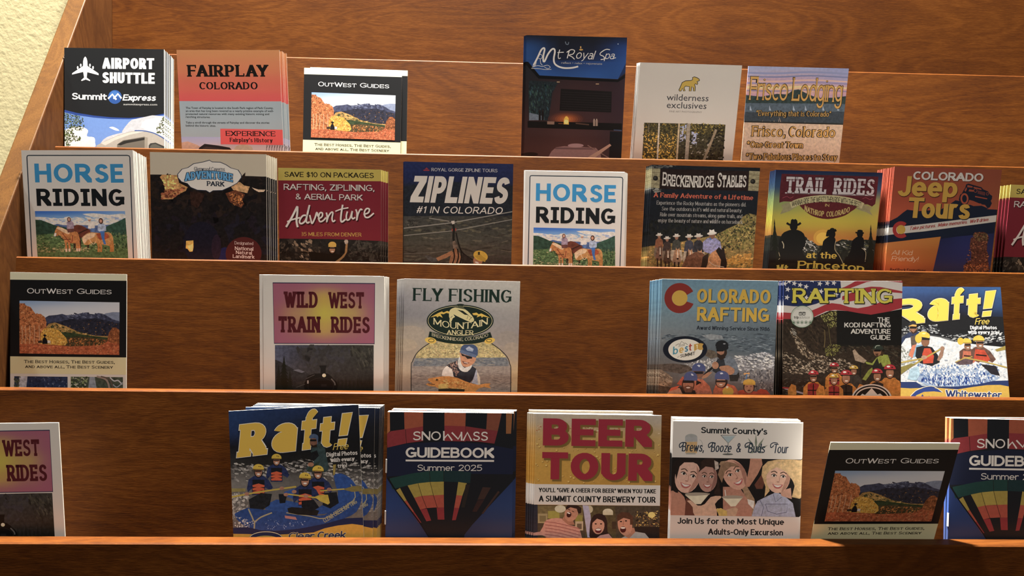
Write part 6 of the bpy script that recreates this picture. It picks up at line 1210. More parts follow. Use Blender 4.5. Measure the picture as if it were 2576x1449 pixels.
def art_raft_white(s):
    s.gold = 'edcc3a'
    s.back([['2f5690', '2c5088', '2c4f84', '2f5a94'], ['2b4a80', '22335c', '1c2848', '2a4a7c'], ['1c2230', '141821', '12151c', '1a2236'], ['2c2c30', '1a1c22', '15171c', '1a1c24'], ['c8ccd0', 'b4b8bc', 'a8acb0', '8a8e94'], ['d8dce0', 'dde1e6', 'dfe3e8', 'e0e4e8'], ['c8dae8', 'c4d4e4', 'd4dde6', 'e4e8ea'], ['26355e', '26355e', '26355e', '26355e']], .1)
    s.part('photo_print')
    s.poly([(1320, 520), (1700, 480), (1960, 470), (2380, 480), (2390, 780), (2200, 800), (1900, 720), (1600, 650), (1320, 620)], '16181d', .2)
    s.scatter([(1330, 575), (1700, 560), (1720, 640), (1600, 660), (1330, 650)], 60, 50, ['7c8084', 'a8acb0', '4a4e54', 'c4c6c8', '2c2e34'], .2, 10, 1, .5); s.scatter([(1700, 650), (2380, 640), (2385, 760), (1900, 740)], 90, 50, ['8a8e92', '5a5e64', 'b0b4b8', '2a2c32', 'd0d2d4'], .2, -10, 2, .4)
    s.poly([(1600, 670), (1720, 690), (1840, 730), (2080, 760), (2380, 790), (2410, 1160), (1320, 1160), (1320, 760)], 'd9dde2', .2); s.scatter([(1600, 680), (1840, 740), (2390, 830), (2400, 1140), (1330, 1140), (1330, 800)], 260, 46, ['eef0f2', 'b4bcc6', 'f6f7f8', '98a2ae', 'd0d6dc', 'c8d4e0'], .1, None, 3, .5)
    s.scatter([(1330, 780), (1460, 760), (1440, 960), (1330, 980)], 60, 40, ['9ca0a0', 'b8bab8', '7c8078', 'd0d2d0'], .2, None, 4)
    s.poly([(1480, 1120), (1560, 1030), (1800, 1000), (2200, 1010), (2330, 1100), (2200, 1170), (1900, 1190), (1600, 1180)], '9ab0d0', .2); s.scatter([(1500, 1130), (1640, 1060), (2200, 1050), (2280, 1110), (2100, 1170), (1700, 1180)], 240, 44, ['28448c', '3c60a8', 'e8ecf2', '1c3478', 'f4f6f8', '5c80bc', '24408a'], .1, 80, 5, .4)
    s.scatter([(1500, 960), (2300, 960), (2330, 1090), (1480, 1080)], 220, 40, ['f4f6f8', 'd4dce6', '7c96be', 'eaeef2', 'b0c0d4', '5a7ab0'], .1, None, 6, .6); s.poly([(1390, 1110), (1420, 1010), (1500, 980), (1520, 1060), (1480, 1130)], 'a8c8dc', .3)
    s.poly([(1320, 770), (1330, 690), (1400, 640), (1500, 630), (1540, 650), (1480, 720), (1460, 800), (1410, 820), (1400, 690)], '2c3858', .3); s.poly([(1330, 760), (1370, 700), (1420, 690), (1430, 800), (1380, 840)], 'd8dade', .2); s.poly([(1420, 680), (1500, 660), (1480, 760), (1430, 780)], '5c5048', .4)
    s.ell(1445, 600, 38, 44, '9a6c50', 0, .2); s.poly([(1410, 610), (1450, 640), (1485, 605), (1480, 640), (1440, 655)], '3c2820'); s.rect(1410, 582, 1478, 600, '16161a'); s.poly([(1400, 565), (1410, 530), (1440, 514), (1475, 525), (1482, 560)], '2a2c34'); s.poly([(1395, 575), (1440, 555), (1482, 562), (1478, 580)], 'd8a84c')
    or_ = 'c2452a'
    s.poly([(1435, 830), (1470, 770), (1540, 760), (1570, 830), (1500, 880), (1450, 890)], '7fa8c4', .2); s.poly([(1480, 790), (1560, 770), (1640, 790), (1700, 870), (1720, 940), (1640, 980), (1520, 950), (1470, 880)], '1d1e24', .3); s.poly([(1560, 800), (1620, 800), (1660, 880), (1650, 950), (1550, 955), (1540, 860)], or_, .2); s.poly([(1440, 770), (1480, 760), (1440, 900), (1400, 870)], 'd07a5c', .2); s.poly([(1690, 920), (1740, 790), (1762, 800), (1750, 880), (1710, 930)], '9a7460', .2)
    s.ell(1570, 730, 42, 52, '8a5e46', 0, .2); s.rect(1535, 690, 1615, 716, '1a1a20'); s.ell(1500, 700, 34, 46, 'd8b82e'); s.ell(1556, 672, 62, 42, 'e0c034', 8, .1, 160, 385); s.ell(1556, 650, 18, 8, 'f6e890')
    s.line([(1320, 945), (1560, 900)], 14, 'b8a048'); s.line([(1330, 1040), (1480, 950), (1600, 880), (1740, 800)], 15, 'b09a44'); s.poly([(1318, 990), (1430, 955), (1470, 960), (1400, 1010), (1318, 1070)], '857a3c', .2); s.ell(1560, 892, 30, 20, 'b08a72', 0, .2); s.ell(1745, 800, 22, 20, 'a07a64')
    for x, y, r, v in ((1990, 740, 52, 'c06a50'), (2115, 715, 58, or_)):
        s.poly([(x - 1.3 * r, y + 3.6 * r), (x - 1.4 * r, y + 1.8 * r), (x - .6 * r, y + 1.2 * r), (x + .8 * r, y + 1.2 * r), (x + 2.0 * r, y + 2.0 * r), (x + 3.0 * r, y + 3.4 * r), (x + 2.4 * r, y + 4.0 * r), (x + 1.2 * r, y + 3.4 * r)], '6a4a40', .4); s.poly([(x - .9 * r, y + 3.6 * r), (x - .6 * r, y + 1.6 * r), (x + 1.0 * r, y + 1.8 * r), (x + 2.0 * r, y + 3.4 * r), (x + 1.4 * r, y + 4.0 * r)], v, .3); s.line([(x - .5 * r, y + 2.6 * r), (x + 1.4 * r, y + 2.8 * r)], .24 * r, '1c1614')
        s.ell(x + .2 * r, y + .7 * r, .66 * r, .85 * r, '946850', 0, .2); s.rect(x - .3 * r, y + .35 * r, x + .85 * r, y + .65 * r, '1a181c'); s.ell(x + .3 * r, y + 1.05 * r, .26 * r, .11 * r, 'ece4dc'); s.ell(x, y, r, .8 * r, 'e0c23a', 0, .1, 165, 375); s.line([(x - r, y + .1 * r), (x + .95 * r, y + .15 * r)], .14 * r, '8a7420')
    s.ell(1930, 728, 32, 36, 'd8b82e'); s.poly([(1870, 940), (1960, 900), (2060, 900), (2050, 960), (1920, 970)], '5c4a50', .4); s.line([(1960, 895), (2150, 930), (2400, 995)], 13, 'b8a048'); s.line([(2050, 885), (1960, 905), (1880, 940)], 10, 'b8a048'); s.poly([(2280, 815), (2385, 775), (2388, 815), (2300, 835)], 'a08c3c', .2); s.poly([(2130, 960), (2290, 980), (2330, 1080), (2240, 1060)], '26242c', .3)
    s.part('banner_print')
    s.poly([(1320, 1140), (1480, 1140), (1540, 1180), (1700, 1190), (1900, 1185), (2100, 1165), (2260, 1130), (2420, 1125), (2440, 1300), (1320, 1300)], '26386c'); s.poly([(1000, 1180), (1420, 1205), (1560, 1200), (1700, 1200), (1900, 1215), (2060, 1190), (2200, 1172), (2330, 1170), (2440, 1190), (2450, 1800), (1000, 1800)], 'd3ab3e', .1)
    s.poly([(1400, 1340), (1425, 1285), (1480, 1230), (1560, 1198), (1640, 1192), (1710, 1215), (1745, 1245), (1660, 1235), (1560, 1240), (1480, 1275), (1450, 1340)], '2a448c'); s.line([(1410, 1310), (1440, 1262), (1500, 1215), (1580, 1188), (1660, 1186), (1748, 1244)], 7, 'e4dcc4', 3); s.poly([(1500, 1340), (1545, 1262), (1560, 1290), (1620, 1282), (1600, 1340)], '2a448c')
    s.text('Whitewater', 1776, 1296, 2350, 1308, 76, '26386c', sw=1.8, sh=1.4, sl=.2, gap=.35, shear=.12, edge='e8e4da', ew=5)
    s.part('title_lettering'); raft_title(s, (1330, 562, -.102), 262, (1180, 1562), (1590, 1800), (1822, 1965), (1985, 2125), (2150, 2250))
    s.poly([(1404, 560), (1420, 525), (1445, 515), (1470, 528), (1480, 560)], '2a2c34'); s.poly([(1398, 572), (1440, 556), (1482, 562), (1476, 578)], 'd8a84c')
    s.part('caption_lettering')
    s.text('Free', 2075, 560, 2220, 556, 66, 'e8c84a', sw=1.2, sh=1.1, gap=.3, rnd=True, shear=.3); s.text('Digital Photos', 2030, 608, 2302, 608, 38, 'f2f2f2', sw=2.0, sh=1.5, gap=.5); s.text('with every trip!', 2008, 652, 2328, 658, 38, 'f2f2f2', sw=2.0, sh=1.5, gap=.5)

def art_snow(s):
    s.back([['1c2340', '1b2038', '1c2340'], ['1c2340', '1b2038', '1c2340'], ['1e2a50', '1a2240', '1e2a4c'], ['22345e', '1c2848', '223256'], ['2c3452', '24283c', '2a3048']])
    s.part('photo_print')
    s.poly([(90, 100), (1330, 110), (1330, 700), (1255, 775), (1120, 920), (900, 1160), (830, 1250), (800, 1500), (520, 1500), (495, 1255), (430, 1155), (200, 840), (120, 730), (90, 600)], '15161a')
    s.poly([(90, 460), (300, 420), (640, 400), (1000, 420), (1330, 480), (1330, 700), (640, 690), (90, 720)], '161a2c')
    o, r, y, g = '86402a', '74262a', '86722f', '18332f'
    for P, c in (([(100, 100), (148, 128), (150, 305), (122, 330)], '94552c'), ([(278, 120), (452, 120), (450, 262), (282, 288)], o), ([(645, 120), (840, 120), (835, 262), (645, 256)], o), ([(1035, 120), (1170, 120), (1130, 305), (1025, 290)], '6c3828'), ([(1205, 120), (1262, 120), (1250, 330), (1205, 330)], '7a4a28'),
                 ([(120, 330), (160, 305), (282, 288), (450, 262), (452, 395), (300, 415), (125, 455)], r), ([(645, 256), (835, 262), (838, 400), (645, 395)], r), ([(838, 262), (1025, 290), (1130, 305), (1100, 420), (960, 402), (838, 395)], '6a2428'),
                 ([(145, 735), (350, 690), (510, 668), (640, 664), (640, 765), (515, 770), (330, 795), (170, 835)], g), ([(640, 664), (780, 668), (890, 680), (880, 780), (780, 770), (640, 765)], '15282a'),
                 ([(202, 845), (240, 822), (300, 935), (272, 950)], y), ([(310, 800), (405, 780), (440, 895), (370, 912)], y), ([(405, 780), (515, 768), (545, 888), (440, 895)], '8c7832'), ([(515, 768), (640, 765), (640, 885), (545, 890)], y), ([(772, 768), (850, 780), (810, 893), (755, 888)], y),
                 ([(272, 950), (300, 935), (368, 1038), (345, 1048)], '8a3e2e'), ([(345, 1048), (368, 1038), (436, 1140), (415, 1146)], r), ([(370, 912), (440, 895), (485, 1006), (425, 1020)], '8c3e30'), ([(440, 895), (545, 890), (580, 1000), (485, 1006)], '8c3e30'), ([(545, 890), (640, 885), (642, 1000), (575, 1002)], '8c3e30'), ([(755, 888), (810, 893), (780, 1005), (735, 1003)], '8c3e30'),
                 ([(425, 1020), (485, 1012), (525, 1120), (482, 1128)], r), ([(575, 1004), (642, 1000), (646, 1112), (585, 1112)], r), ([(735, 1003), (780, 1005), (750, 1116), (716, 1118)], r), ([(995, 815), (1068, 820), (1010, 925), (948, 930)], '33231f'), ([(948, 935), (1010, 930), (940, 1040), (900, 1040)], '2c1c1b'), ([(1135, 850), (1150, 860), (1000, 1060), (985, 1055)], '33231f'), ([(840, 790), (880, 790), (830, 1000), (800, 1000)], '231d1b')): s.poly(P, c, .08)
    for P in ([(640, 664), (640, 765)], [(510, 668), (515, 770), (545, 888), (580, 1000)], [(405, 780), (440, 895), (485, 1010)], [(290, 290), (300, 415)]): s.line(P, 4, '1c1614')
    s.poly([(120, 735), (140, 735), (210, 850), (436, 1150), (520, 1290), (490, 1260), (425, 1155), (190, 840)], '0f1014')
    s.part('title_lettering'); w = 'b9aea4'
    s.text('SNO', 358, 389, 612, 390, 82, w, sw=1.5, sh=1.4, gap=.9)
    s.line([(640, 305), (640, 391)], 14, w); s.line([(641, 372), (676, 335), (716, 391)], 14, w); s.line([(712, 318), (770, 378), (802, 322)], 14, w); s.line([(800, 312), (802, 392)], 14, w); s.line([(816, 392), (854, 318), (892, 393)], 14, w)
    s.text('SS', 904, 392, 1040, 394, 82, w, sw=1.5, sh=1.4, gap=1.1)
    s.text('GUIDEBOOK', 291, 546, 1098, 551, 94, w, sw=2.2, sh=1.9, gap=.55); s.line([(292, 572), (1097, 577)], 16, w)
    s.text('Summer 2025', 398, 666, 988, 668, 56, w, sw=1.25, sh=1.15, gap=1.0)

def art_beer(s):
    s.back([['a0917e', 'a4937c', '96887a'], ['a8834a', 'a88544', '9c7c48'], ['ac7f30', 'a67a2e', 'a0762e'], ['a87c2e', 'a2772c', '9c732c'], ['a87a2e', 'a2752c', '9a702c'], ['a87a2e', 'a2752c', '9a702c']], .08)
    s.part('bubble_print')
    s.scatter([(150, 225), (1340, 250), (1340, 300), (150, 280)], 50, 34, ['8e4a2c', 'a06038', 'b8a080'], .1, 0, 9, .5)
    r = random.Random(4)
    for i in range(95):
        x, y, q = r.uniform(140, 1330), r.uniform(320, 760), r.uniform(5, 14)
        s.ell(x + 2, y + 3, q, q * .8, '6e4a1c', 0, 0, 0, 360, 10); s.ell(x, y, q * .9, q * .7, 'b98e3e', 0, 0, 0, 360, 10); s.ell(x - q * .2, y - q * .2, q * .35, q * .25, 'd8bc7a', 0, 0, 0, 360, 8)
    s.part('photo_print')
    s.rect(90, 962, 1400, 1700, '44382a', .3, 12); s.window([(90, 962), (1400, 975), (1400, 1700), (90, 1700)])
    s.rect(90, 960, 192, 1280, '26262e', .2); s.poly([(195, 970), (620, 975), (620, 1080), (195, 1090)], '6a5a38', .3); s.poly([(620, 975), (920, 980), (930, 1270), (640, 1270)], '4c4028', .3)
    for x0, y0, w, h, c in ((195, 1045, 90, 90, '8c7c56'), (290, 1020, 108, 72, '8a8038'), (545, 1060, 70, 60, '7e7634'), (545, 1118, 75, 86, 'a08e70'), (890, 1120, 40, 70, '3a2c20')): s.rect(x0, y0, x0 + w, y0 + h, c, .1)
    s.rect(210, 1065, 270, 1120, '6e603e'); s.rect(562, 1140, 606, 1190, '5c4c3a'); s.ell(405, 1000, 52, 36, 'b4ac90', 0, .1); s.ell(852, 1030, 48, 32, 'b8ae92', 0, .1, 180, 360); s.rect(804, 1028, 900, 1058, 'b0a688', .1); s.ell(680, 1005, 32, 36, 'a89c7c')
    s.scatter([(1110, 1030), (1330, 1020), (1335, 1170), (1110, 1170)], 70, 34, ['8a6a34', '3a2c20', 'b0904a', '5a3c28', '241c18'], .3, None, 1); s.ell(1262, 1058, 34, 28, 'd0b060', 0, .1); s.poly([(1100, 1170), (1340, 1170), (1340, 1400), (1150, 1400)], '221a18', .2)
    s.poly([(615, 965), (670, 970), (690, 1060), (700, 1180), (712, 1270), (660, 1270), (640, 1130)], '9a94a4', .15)
    s.poly([(92, 1225), (215, 1215), (260, 1120), (320, 1092), (420, 1090), (480, 1150), (560, 1170), (595, 1220), (600, 1400), (290, 1400), (270, 1265), (190, 1250), (92, 1252)], 'b07c6c', .15, 2)
    for i in range(6): s.line([(262, 1120 + 30 * i), (400, 1140 + 30 * i), (595, 1190 + 30 * i)], 5, '7c3c3c', 3)
    s.poly([(420, 1100), (450, 1060), (520, 1100), (540, 1150), (480, 1150)], '94644e', .15); s.ell(510, 1040, 62, 82, 'a4725a', 22, .15); s.poly([(455, 985), (480, 962), (560, 965), (605, 990), (600, 1040), (575, 1045), (560, 1000), (500, 985), (462, 1010)], '2c1c16', .2); s.ell(487, 1055, 22, 26, '3a1614', 22); s.ell(485, 1040, 16, 7, 'd8ccc0', 22); s.line([(478, 1005), (498, 1012)], 6, '2a1810'); s.line([(515, 1020), (535, 1030)], 6, '2a1810')
    s.poly([(690, 1110), (720, 1060), (770, 1045), (820, 1062), (846, 1120), (850, 1220), (890, 1270), (700, 1300), (680, 1200)], '2a1a18', .2, 2); s.ell(762, 1160, 58, 80, 'ae7e68', 4, .1); s.poly([(700, 1140), (720, 1080), (770, 1070), (810, 1090), (825, 1140), (800, 1110), (750, 1092)], '2a1a18'); s.ell(762, 1205, 30, 24, '5a1c20'); s.ell(762, 1196, 24, 10, 'e4dcd4'); s.ell(738, 1142, 10, 6, '1c1210'); s.ell(788, 1142, 10, 6, '1c1210'); s.poly([(740, 1280), (780, 1250), (860, 1235), (892, 1275), (892, 1400), (740, 1400)], 'ae8078', .1)
    s.poly([(970, 1280), (1030, 1250), (1110, 1215), (1200, 1230), (1250, 1290), (1250, 1400), (960, 1400)], '9a928a', .1); s.poly([(1000, 1250), (1060, 1180), (1100, 1180), (1110, 1220), (1050, 1280)], 'a06c54', .1); s.ell(1012, 1150, 68, 104, 'ac7860', -8, .1); s.poly([(938, 1120), (940, 1060), (980, 1030), (1050, 1035), (1090, 1075), (1085, 1150), (1060, 1150), (1060, 1100), (1000, 1085)], '4a2e20', .25); s.ell(995, 1195, 28, 30, '421416'); s.ell(994, 1180, 22, 9, 'e0d8d0'); s.ell(975, 1120, 10, 6, '1c1210'); s.ell(1022, 1114, 10, 6, '1c1210'); s.line([(1000, 1110), (995, 1155)], 5, '8a5a46')
    s.part('caption_panel'); s.rect(60, 766, 1420, 958, 'bab0a5', 0, 15)
    s.part('title_lettering')
    kw = dict(sw=3.2, sh=2.25, gap=1.0, drop='6b5223', ew=3, dd=(19, 16))
    s.text('BEER', 245, 407, 1262, 424, 252, '831e2c', **kw); s.text('TOUR', 235, 722, 1268, 740, 254, '831e2c', **kw)
    s.part('caption_lettering')
    s.text('YOU\u2019LL \u201cGIVE A CHEER FOR BEER\u201d WHEN YOU TAKE', 205, 842, 1302, 856, 40, '19191a', sw=2.1, sh=1.6, gap=.55); s.text('A SUMMIT COUNTY BREWERY TOUR', 205, 931, 1299, 944, 56, '19191a', sw=2.0, sh=1.5, gap=.6)

def art_brews(s):
    s.fill('b5a89f')
    s.part('logo_print')
    s.poly([(248, 320), (368, 318), (366, 430), (252, 432)], 'b08a5c', .1); s.ell(310, 275, 60, 34, '8a8682', 0, .1); s.rect(250, 270, 370, 318, '8e8a88', .1); s.ring(390, 350, 30, 50, 6, '9a928a', -90, 90); s.rect(258, 425, 352, 442, '8c847a')
    s.line([(600, 253), (752, 253), (672, 332), (600, 253)], 5, '3c4448'); s.poly([(612, 262), (742, 262), (672, 328)], '8a9496'); s.line([(672, 330), (668, 436)], 6, '4a4c4c'); s.ell(668, 440, 52, 9, '55544f')
    for a, l in ((-90, 165), (-58, 150), (-122, 150), (-25, 130), (-155, 130), (20, 70), (160, 70)):
        t = math.radians(a); x, y = 945, 405; s.poly([(x, y), (x + l * .5 * math.cos(t) - 12 * math.sin(t), y + l * .5 * math.sin(t) + 12 * math.cos(t)), (x + l * math.cos(t), y + l * math.sin(t)), (x + l * .5 * math.cos(t) + 12 * math.sin(t), y + l * .5 * math.sin(t) - 12 * math.cos(t))], '6a6c5e', .2)
    s.part('photo_print')
    s.poly([(80, 470), (1500, 492), (1460, 1060), (60, 1040)], '171313'); s.window([(80, 472), (1500, 490), (1500, 1056), (60, 1040)])
    s.poly([(110, 800), (170, 800), (220, 840), (250, 900), (240, 1060), (80, 1060)], 'a06c58', .1, 2)
    s.poly([(255, 870), (330, 900), (360, 1060), (240, 1060)], '5c3428', .1); s.poly([(130, 800), (120, 560), (180, 490), (330, 478), (420, 500), (430, 640), (400, 690), (300, 560), (200, 560), (160, 700), (180, 820)], '1c1412', .15, 2)
    s.face(272, 660, 122, 165, 16, 'ba8e7c', '9a6a5a', '9a4c48'); s.poly([(150, 600), (180, 510), (300, 480), (410, 510), (418, 560), (330, 520), (240, 520), (195, 560), (160, 690)], '1e1513', .1)
    s.poly([(400, 520), (440, 485), (520, 478), (570, 510), (578, 580), (560, 760), (530, 830), (600, 850), (560, 600), (500, 540), (430, 560)], '2a1c17', .2)
    s.face(470, 675, 94, 138, 4, '9c7062', '7c5248', '8e4442'); s.poly([(378, 620), (410, 540), (470, 520), (530, 545), (565, 620), (520, 570), (450, 560), (400, 600)], '2a1c17', .15); s.poly([(535, 500), (575, 520), (580, 580), (545, 600)], 'a08c80', .3)
    s.poly([(580, 540), (600, 510), (680, 500), (760, 560), (830, 650), (860, 760), (930, 880), (960, 1060), (880, 1060), (820, 800), (700, 620)], '8a6a50', .3); s.poly([(840, 760), (880, 560), (890, 480), (1000, 480), (1010, 540), (960, 640), (880, 760)], 'a06c56', .15)
    s.poly([(620, 760), (780, 760), (860, 880), (910, 960), (900, 1060), (620, 1060)], '9a6856', .15); s.face(735, 640, 112, 158, -28, 'b4826e', '8e5e4e', '9a4646')
    s.poly([(570, 640), (600, 540), (660, 510), (740, 530), (780, 560), (700, 560), (640, 610), (610, 720)], '7a5a44', .25); s.poly([(860, 880), (930, 900), (920, 980), (870, 930)], 'cfc4bc', .2); s.poly([(930, 740), (1000, 640), (1030, 720), (1010, 780), (950, 780)], '5a3226', .2)
    s.poly([(1000, 640), (1010, 560), (1060, 510), (1160, 490), (1300, 490), (1420, 500), (1500, 560), (1480, 900), (1300, 860), (1330, 740), (1250, 600), (1120, 560), (1050, 640), (1080, 800), (1030, 860), (1040, 760)], 'b08c60', .3)
    s.poly([(960, 900), (1060, 850), (1150, 810), (1240, 860), (1310, 920), (1340, 1060), (900, 1060), (930, 960)], '8e8c9c', .25); s.poly([(1180, 800), (1290, 770), (1300, 880), (1200, 850)], 'aa7c68', .1)
    s.face(1165, 670, 118, 152, 6, 'bd917c', '9c6e5c', '9c4a48', '2c1c18', -.02); s.poly([(1030, 680), (1040, 590), (1100, 530), (1220, 520), (1310, 600), (1330, 760), (1310, 700), (1240, 610), (1150, 565), (1080, 600)], 'b89468', .25)
    for P in ([(1115, 830), (1140, 910), (1200, 860)], [(1040, 930), (1260, 930), (1250, 1010), (1150, 1030), (1060, 1000), (1040, 930)], [(985, 890), (1020, 960), (1000, 1050)]): s.line(P, 6, '55546a')
    s.scatter([(1380, 500), (1500, 520), (1490, 800), (1400, 800)], 30, 50, ['c0a074', 'a07c50', '8a6a48'], .2, 80, 1, .2)
    for a, b, c, d in ((245, 840, 490, 825), (608, 862, 820, 860)): s.poly([(a, b), (c, d), (c - (c - a) * .36, b + 90), (a + (c - a) * .42, b + 92)], 'ac9c84', .1); s.ell((a + c) / 2, (b + d) / 2, (c - a) / 2, 17, '8c7c6c'); s.poly([(a + (c - a) * .08, b + 15), (c - (c - a) * .08, d + 15), (c - (c - a) * .36, b + 90), (a + (c - a) * .42, b + 92)], 'c2b298', .08)
    s.poly([(265, 900), (300, 895), (370, 945), (440, 930), (500, 860), (590, 850), (600, 870), (540, 930), (560, 1060), (350, 1060), (320, 960)], 'b48c74', .15, 2); s.poly([(560, 970), (640, 990), (740, 960), (770, 980), (740, 1060), (580, 1060)], 'a8846a', .15); s.poly([(550, 980), (600, 970), (660, 1000), (660, 1060), (590, 1060)], 'b0904a', .2); s.line([(640, 790), (648, 850)], 8, 'c8c0b8')
    s.part('title_lettering')
    s.text('Summit County\u2019s', 405, 233, 1056, 247, 60, '171b1f', sw=2.15, sh=1.7, gap=.45)
    s.part('caption_lettering')
    n = '1d2836'; kw = dict(sw=1.1, sh=1.0, gap=.45, rnd=True, shear=.12)
    for t, x0, x1 in (('Brews,', 215, 432), ('Booze', 500, 700), ('&', 748, 795), ('Buds', 865, 1030), ('Tour', 1110, 1262)): s.text(t, x0, 412 + (x0 - 200) * .018, x1, 412 + (x1 - 200) * .018, 92, n, **kw)
    for x in (195, 480, 840, 1090): s.line([(x + 32, 352), (x + 4, 375), (x, 345), (x + 30, 325), (x + 70, 332)], 9, n, 4)
    s.text('Join Us for the Most Unique', 168, 1125, 1223, 1137, 60, '171b1f', sw=2.05, sh=1.7, gap=.55); s.text('Adults-Only Excursion', 472, 1233, 1214, 1243, 60, '171b1f', sw=2.05, sh=1.7, gap=.5)
# ---------------------------------------------------------------- leaflets in their pockets
# pose: tier, x, height of the top above the lip, set-back of the top behind the pocket front, lean, yaw, twist (degrees), width, visible left / right height
POSE = {
    'airport': (1, -0.3845, 0.1072, -0.0003, 3.8, 0.6, 0.7, 0.1007, 0.0995, 0.1005),
    'fairplay': (1, -0.2669, 0.1071, -0.0051, 9.3, 0.9, 1.6, 0.1045, 0.0985, 0.1012),
    'outwest1': (1, -0.1415, 0.0963, 0.0146, 4.7, 1.4, -0.5, 0.1029, 0.0871, 0.0869),
    'mtroyal': (1, 0.0938, 0.1290, -0.0114, 15.0, -0.4, 0.1, 0.1052, 0.1250, 0.1247),
    'wilderness': (1, 0.2126, 0.1008, -0.0173, 18.8, -0.3, -0.2, 0.1069, 0.0993, 0.0980),
    'frisco': (1, 0.3314, 0.1049, -0.0040, 14.3, -0.6, -0.0, 0.1077, 0.0987, 0.0981),
    'horse1': (2, -0.3829, 0.1016, -0.0112, 7.5, 1.7, 1.5, 0.1015, 0.0989, 0.1016),
    'glenwood': (2, -0.2618, 0.1016, -0.0104, 7.2, 1.5, 0.2, 0.1077, 0.0998, 0.0997),
    'adventure1': (2, -0.1493, 0.0910, -0.0013, 9.2, 0.2, 0.1, 0.0983, 0.0897, 0.0889),
    'zip': (2, -0.0256, 0.1011, 0.0067, 9.1, 0.3, -0.1, 0.1067, 0.0989, 0.0988),
    'horse2': (2, 0.0902, 0.0964, 0.0140, 6.3, -0.3, 0.2, 0.1005, 0.0940, 0.0944),
    'breck': (2, 0.2150, 0.0998, -0.0071, 11.4, -0.4, -0.5, 0.1062, 0.0999, 0.0989),
    'trail': (2, 0.3374, 0.0977, -0.0060, 12.2, -0.4, -0.4, 0.1063, 0.0979, 0.0969),
    'jeep': (2, 0.4498, 0.1009, -0.0172, 11.3, -0.6, -0.4, 0.1060, 0.1019, 0.1010),
    'adventure2': (2, 0.5758, 0.0885, -0.0003, 8.9, -0.4, -1.0, 0.1042, 0.0879, 0.0857),
    'outwest3': (3, -0.3690, 0.1003, 0.0112, 4.9, -0.0, -0.2, 0.1017, 0.1028, 0.1025),
    'wildwest1': (3, -0.1411, 0.1009, -0.0022, 7.1, -0.2, 0.1, 0.1062, 0.1025, 0.1018),
    'fly': (3, -0.0187, 0.0993, 0.0055, 5.6, 0.1, -0.6, 0.1041, 0.1006, 0.0989),
    'corafting': (3, 0.2109, 0.1020, -0.0102, 7.4, -0.3, -0.1, 0.1046, 0.1023, 0.1027),
    'kodi': (3, 0.3255, 0.1033, -0.0031, 4.7, -0.8, 0.8, 0.1087, 0.1039, 0.1047),
    'raftw': (3, 0.4337, 0.1014, 0.0285, -4.6, -1.2, 0.4, 0.1173, 0.1039, 0.1043),
    'wildwest2': (4, -0.3841, 0.0884, -0.0024, 7.7, -1.5, 1.5, 0.0985, 0.0932, 0.0939),
    'raftc': (4, -0.1512, 0.1026, -0.0008, 2.2, 1.1, 3.3, 0.1034, 0.1014, 0.1075),
    'snow1': (4, -0.0248, 0.0997, 0.0018, 2.1, -0.3, -0.1, 0.1028, 0.1008, 0.1006),
    'beer': (4, 0.0968, 0.0990, 0.0033, 2.2, -0.1, -0.4, 0.1041, 0.1009, 0.1006),
    'brews': (4, 0.2112, 0.0943, -0.0006, 3.8, 0.2, -0.6, 0.1076, 0.0970, 0.0966),
    'outwest5': (4, 0.3284, 0.0824, -0.0289, 23.6, 0.8, -0.4, 0.1054, 0.0936, 0.0936),
    'snow2': (4, 0.4446, 0.0986, -0.0028, 3.4, -0.6, -0.6, 0.1090, 0.1010, 0.0999),
}
def frame(lean, yaw, twist):
    u, v, w = Vector((1, 0, 0)), UP.copy(), OUT.copy()
    A = Matrix.Rotation(math.radians(lean), 3, 'X'); u, v, w = A @ u, A @ v, A @ w
    B = Matrix.Rotation(math.radians(yaw), 3, v); u, w = B @ u, B @ w
    C = Matrix.Rotation(math.radians(twist), 3, w); u, v = C @ u, C @ v
    return u, v, w

def sheet_mesh(parent, c, t, leaves):
    """folded sheet: leaves joined along the left edge (comb-shaped section drawn out over the height); the print runs round the fold"""
    W, H = c.W, c.H
    leaf = t / (leaves + (leaves - 1) * 0.55); gapd = leaf * 0.55
    x0, x1 = -W / 2, W / 2
    r = min(0.0005, t * .35)
    prof = [(x0 + r, 0.0), (x1, 0.0)]
    z = 0.0
    for i in range(leaves):
        e = x1 - (0.0004 if i % 2 else 0)
        prof += ([] if i == 0 else [(e, z)]) + [(e, z - leaf)]
        z -= leaf
        if i < leaves - 1:
            prof += [(x0 + 0.0012, z), (x0 + 0.0012, z - gapd)]; z -= gapd
    prof += [(x0 + r, z), (x0, z + r), (x0, -r)]
    n, rows = len(prof), 25
    V = [(x, H * k / (rows - 1), zz) for k in range(rows) for x, zz in prof]
    Fc, mi = [], []
    for k in range(rows - 1):
        for i in range(n):
            j = (i + 1) % n
            Fc.append((k * n + i, (k + 1) * n + i, (k + 1) * n + j, k * n + j)[::-1]); mi.append(1 if i >= n - 3 else 0)
    Fc += [tuple(range(n))[::-1], tuple((rows - 1) * n + i for i in range(n))]; mi += [0, 0]
    o = mesh_obj('folded_sheet', V, Fc, [PAPER, INK], parent, mi)
    a = o.data.color_attributes.new('print', 'FLOAT_COLOR', 'POINT')
    edge = [c.at(x0 + 0.0004, min(H - .0003, max(.0008, H * k / (rows - 1)))) for k in range(rows)]
    a.data.foreach_set('color', [x for k in range(rows) for _ in prof for x in edge[k]])
    return o

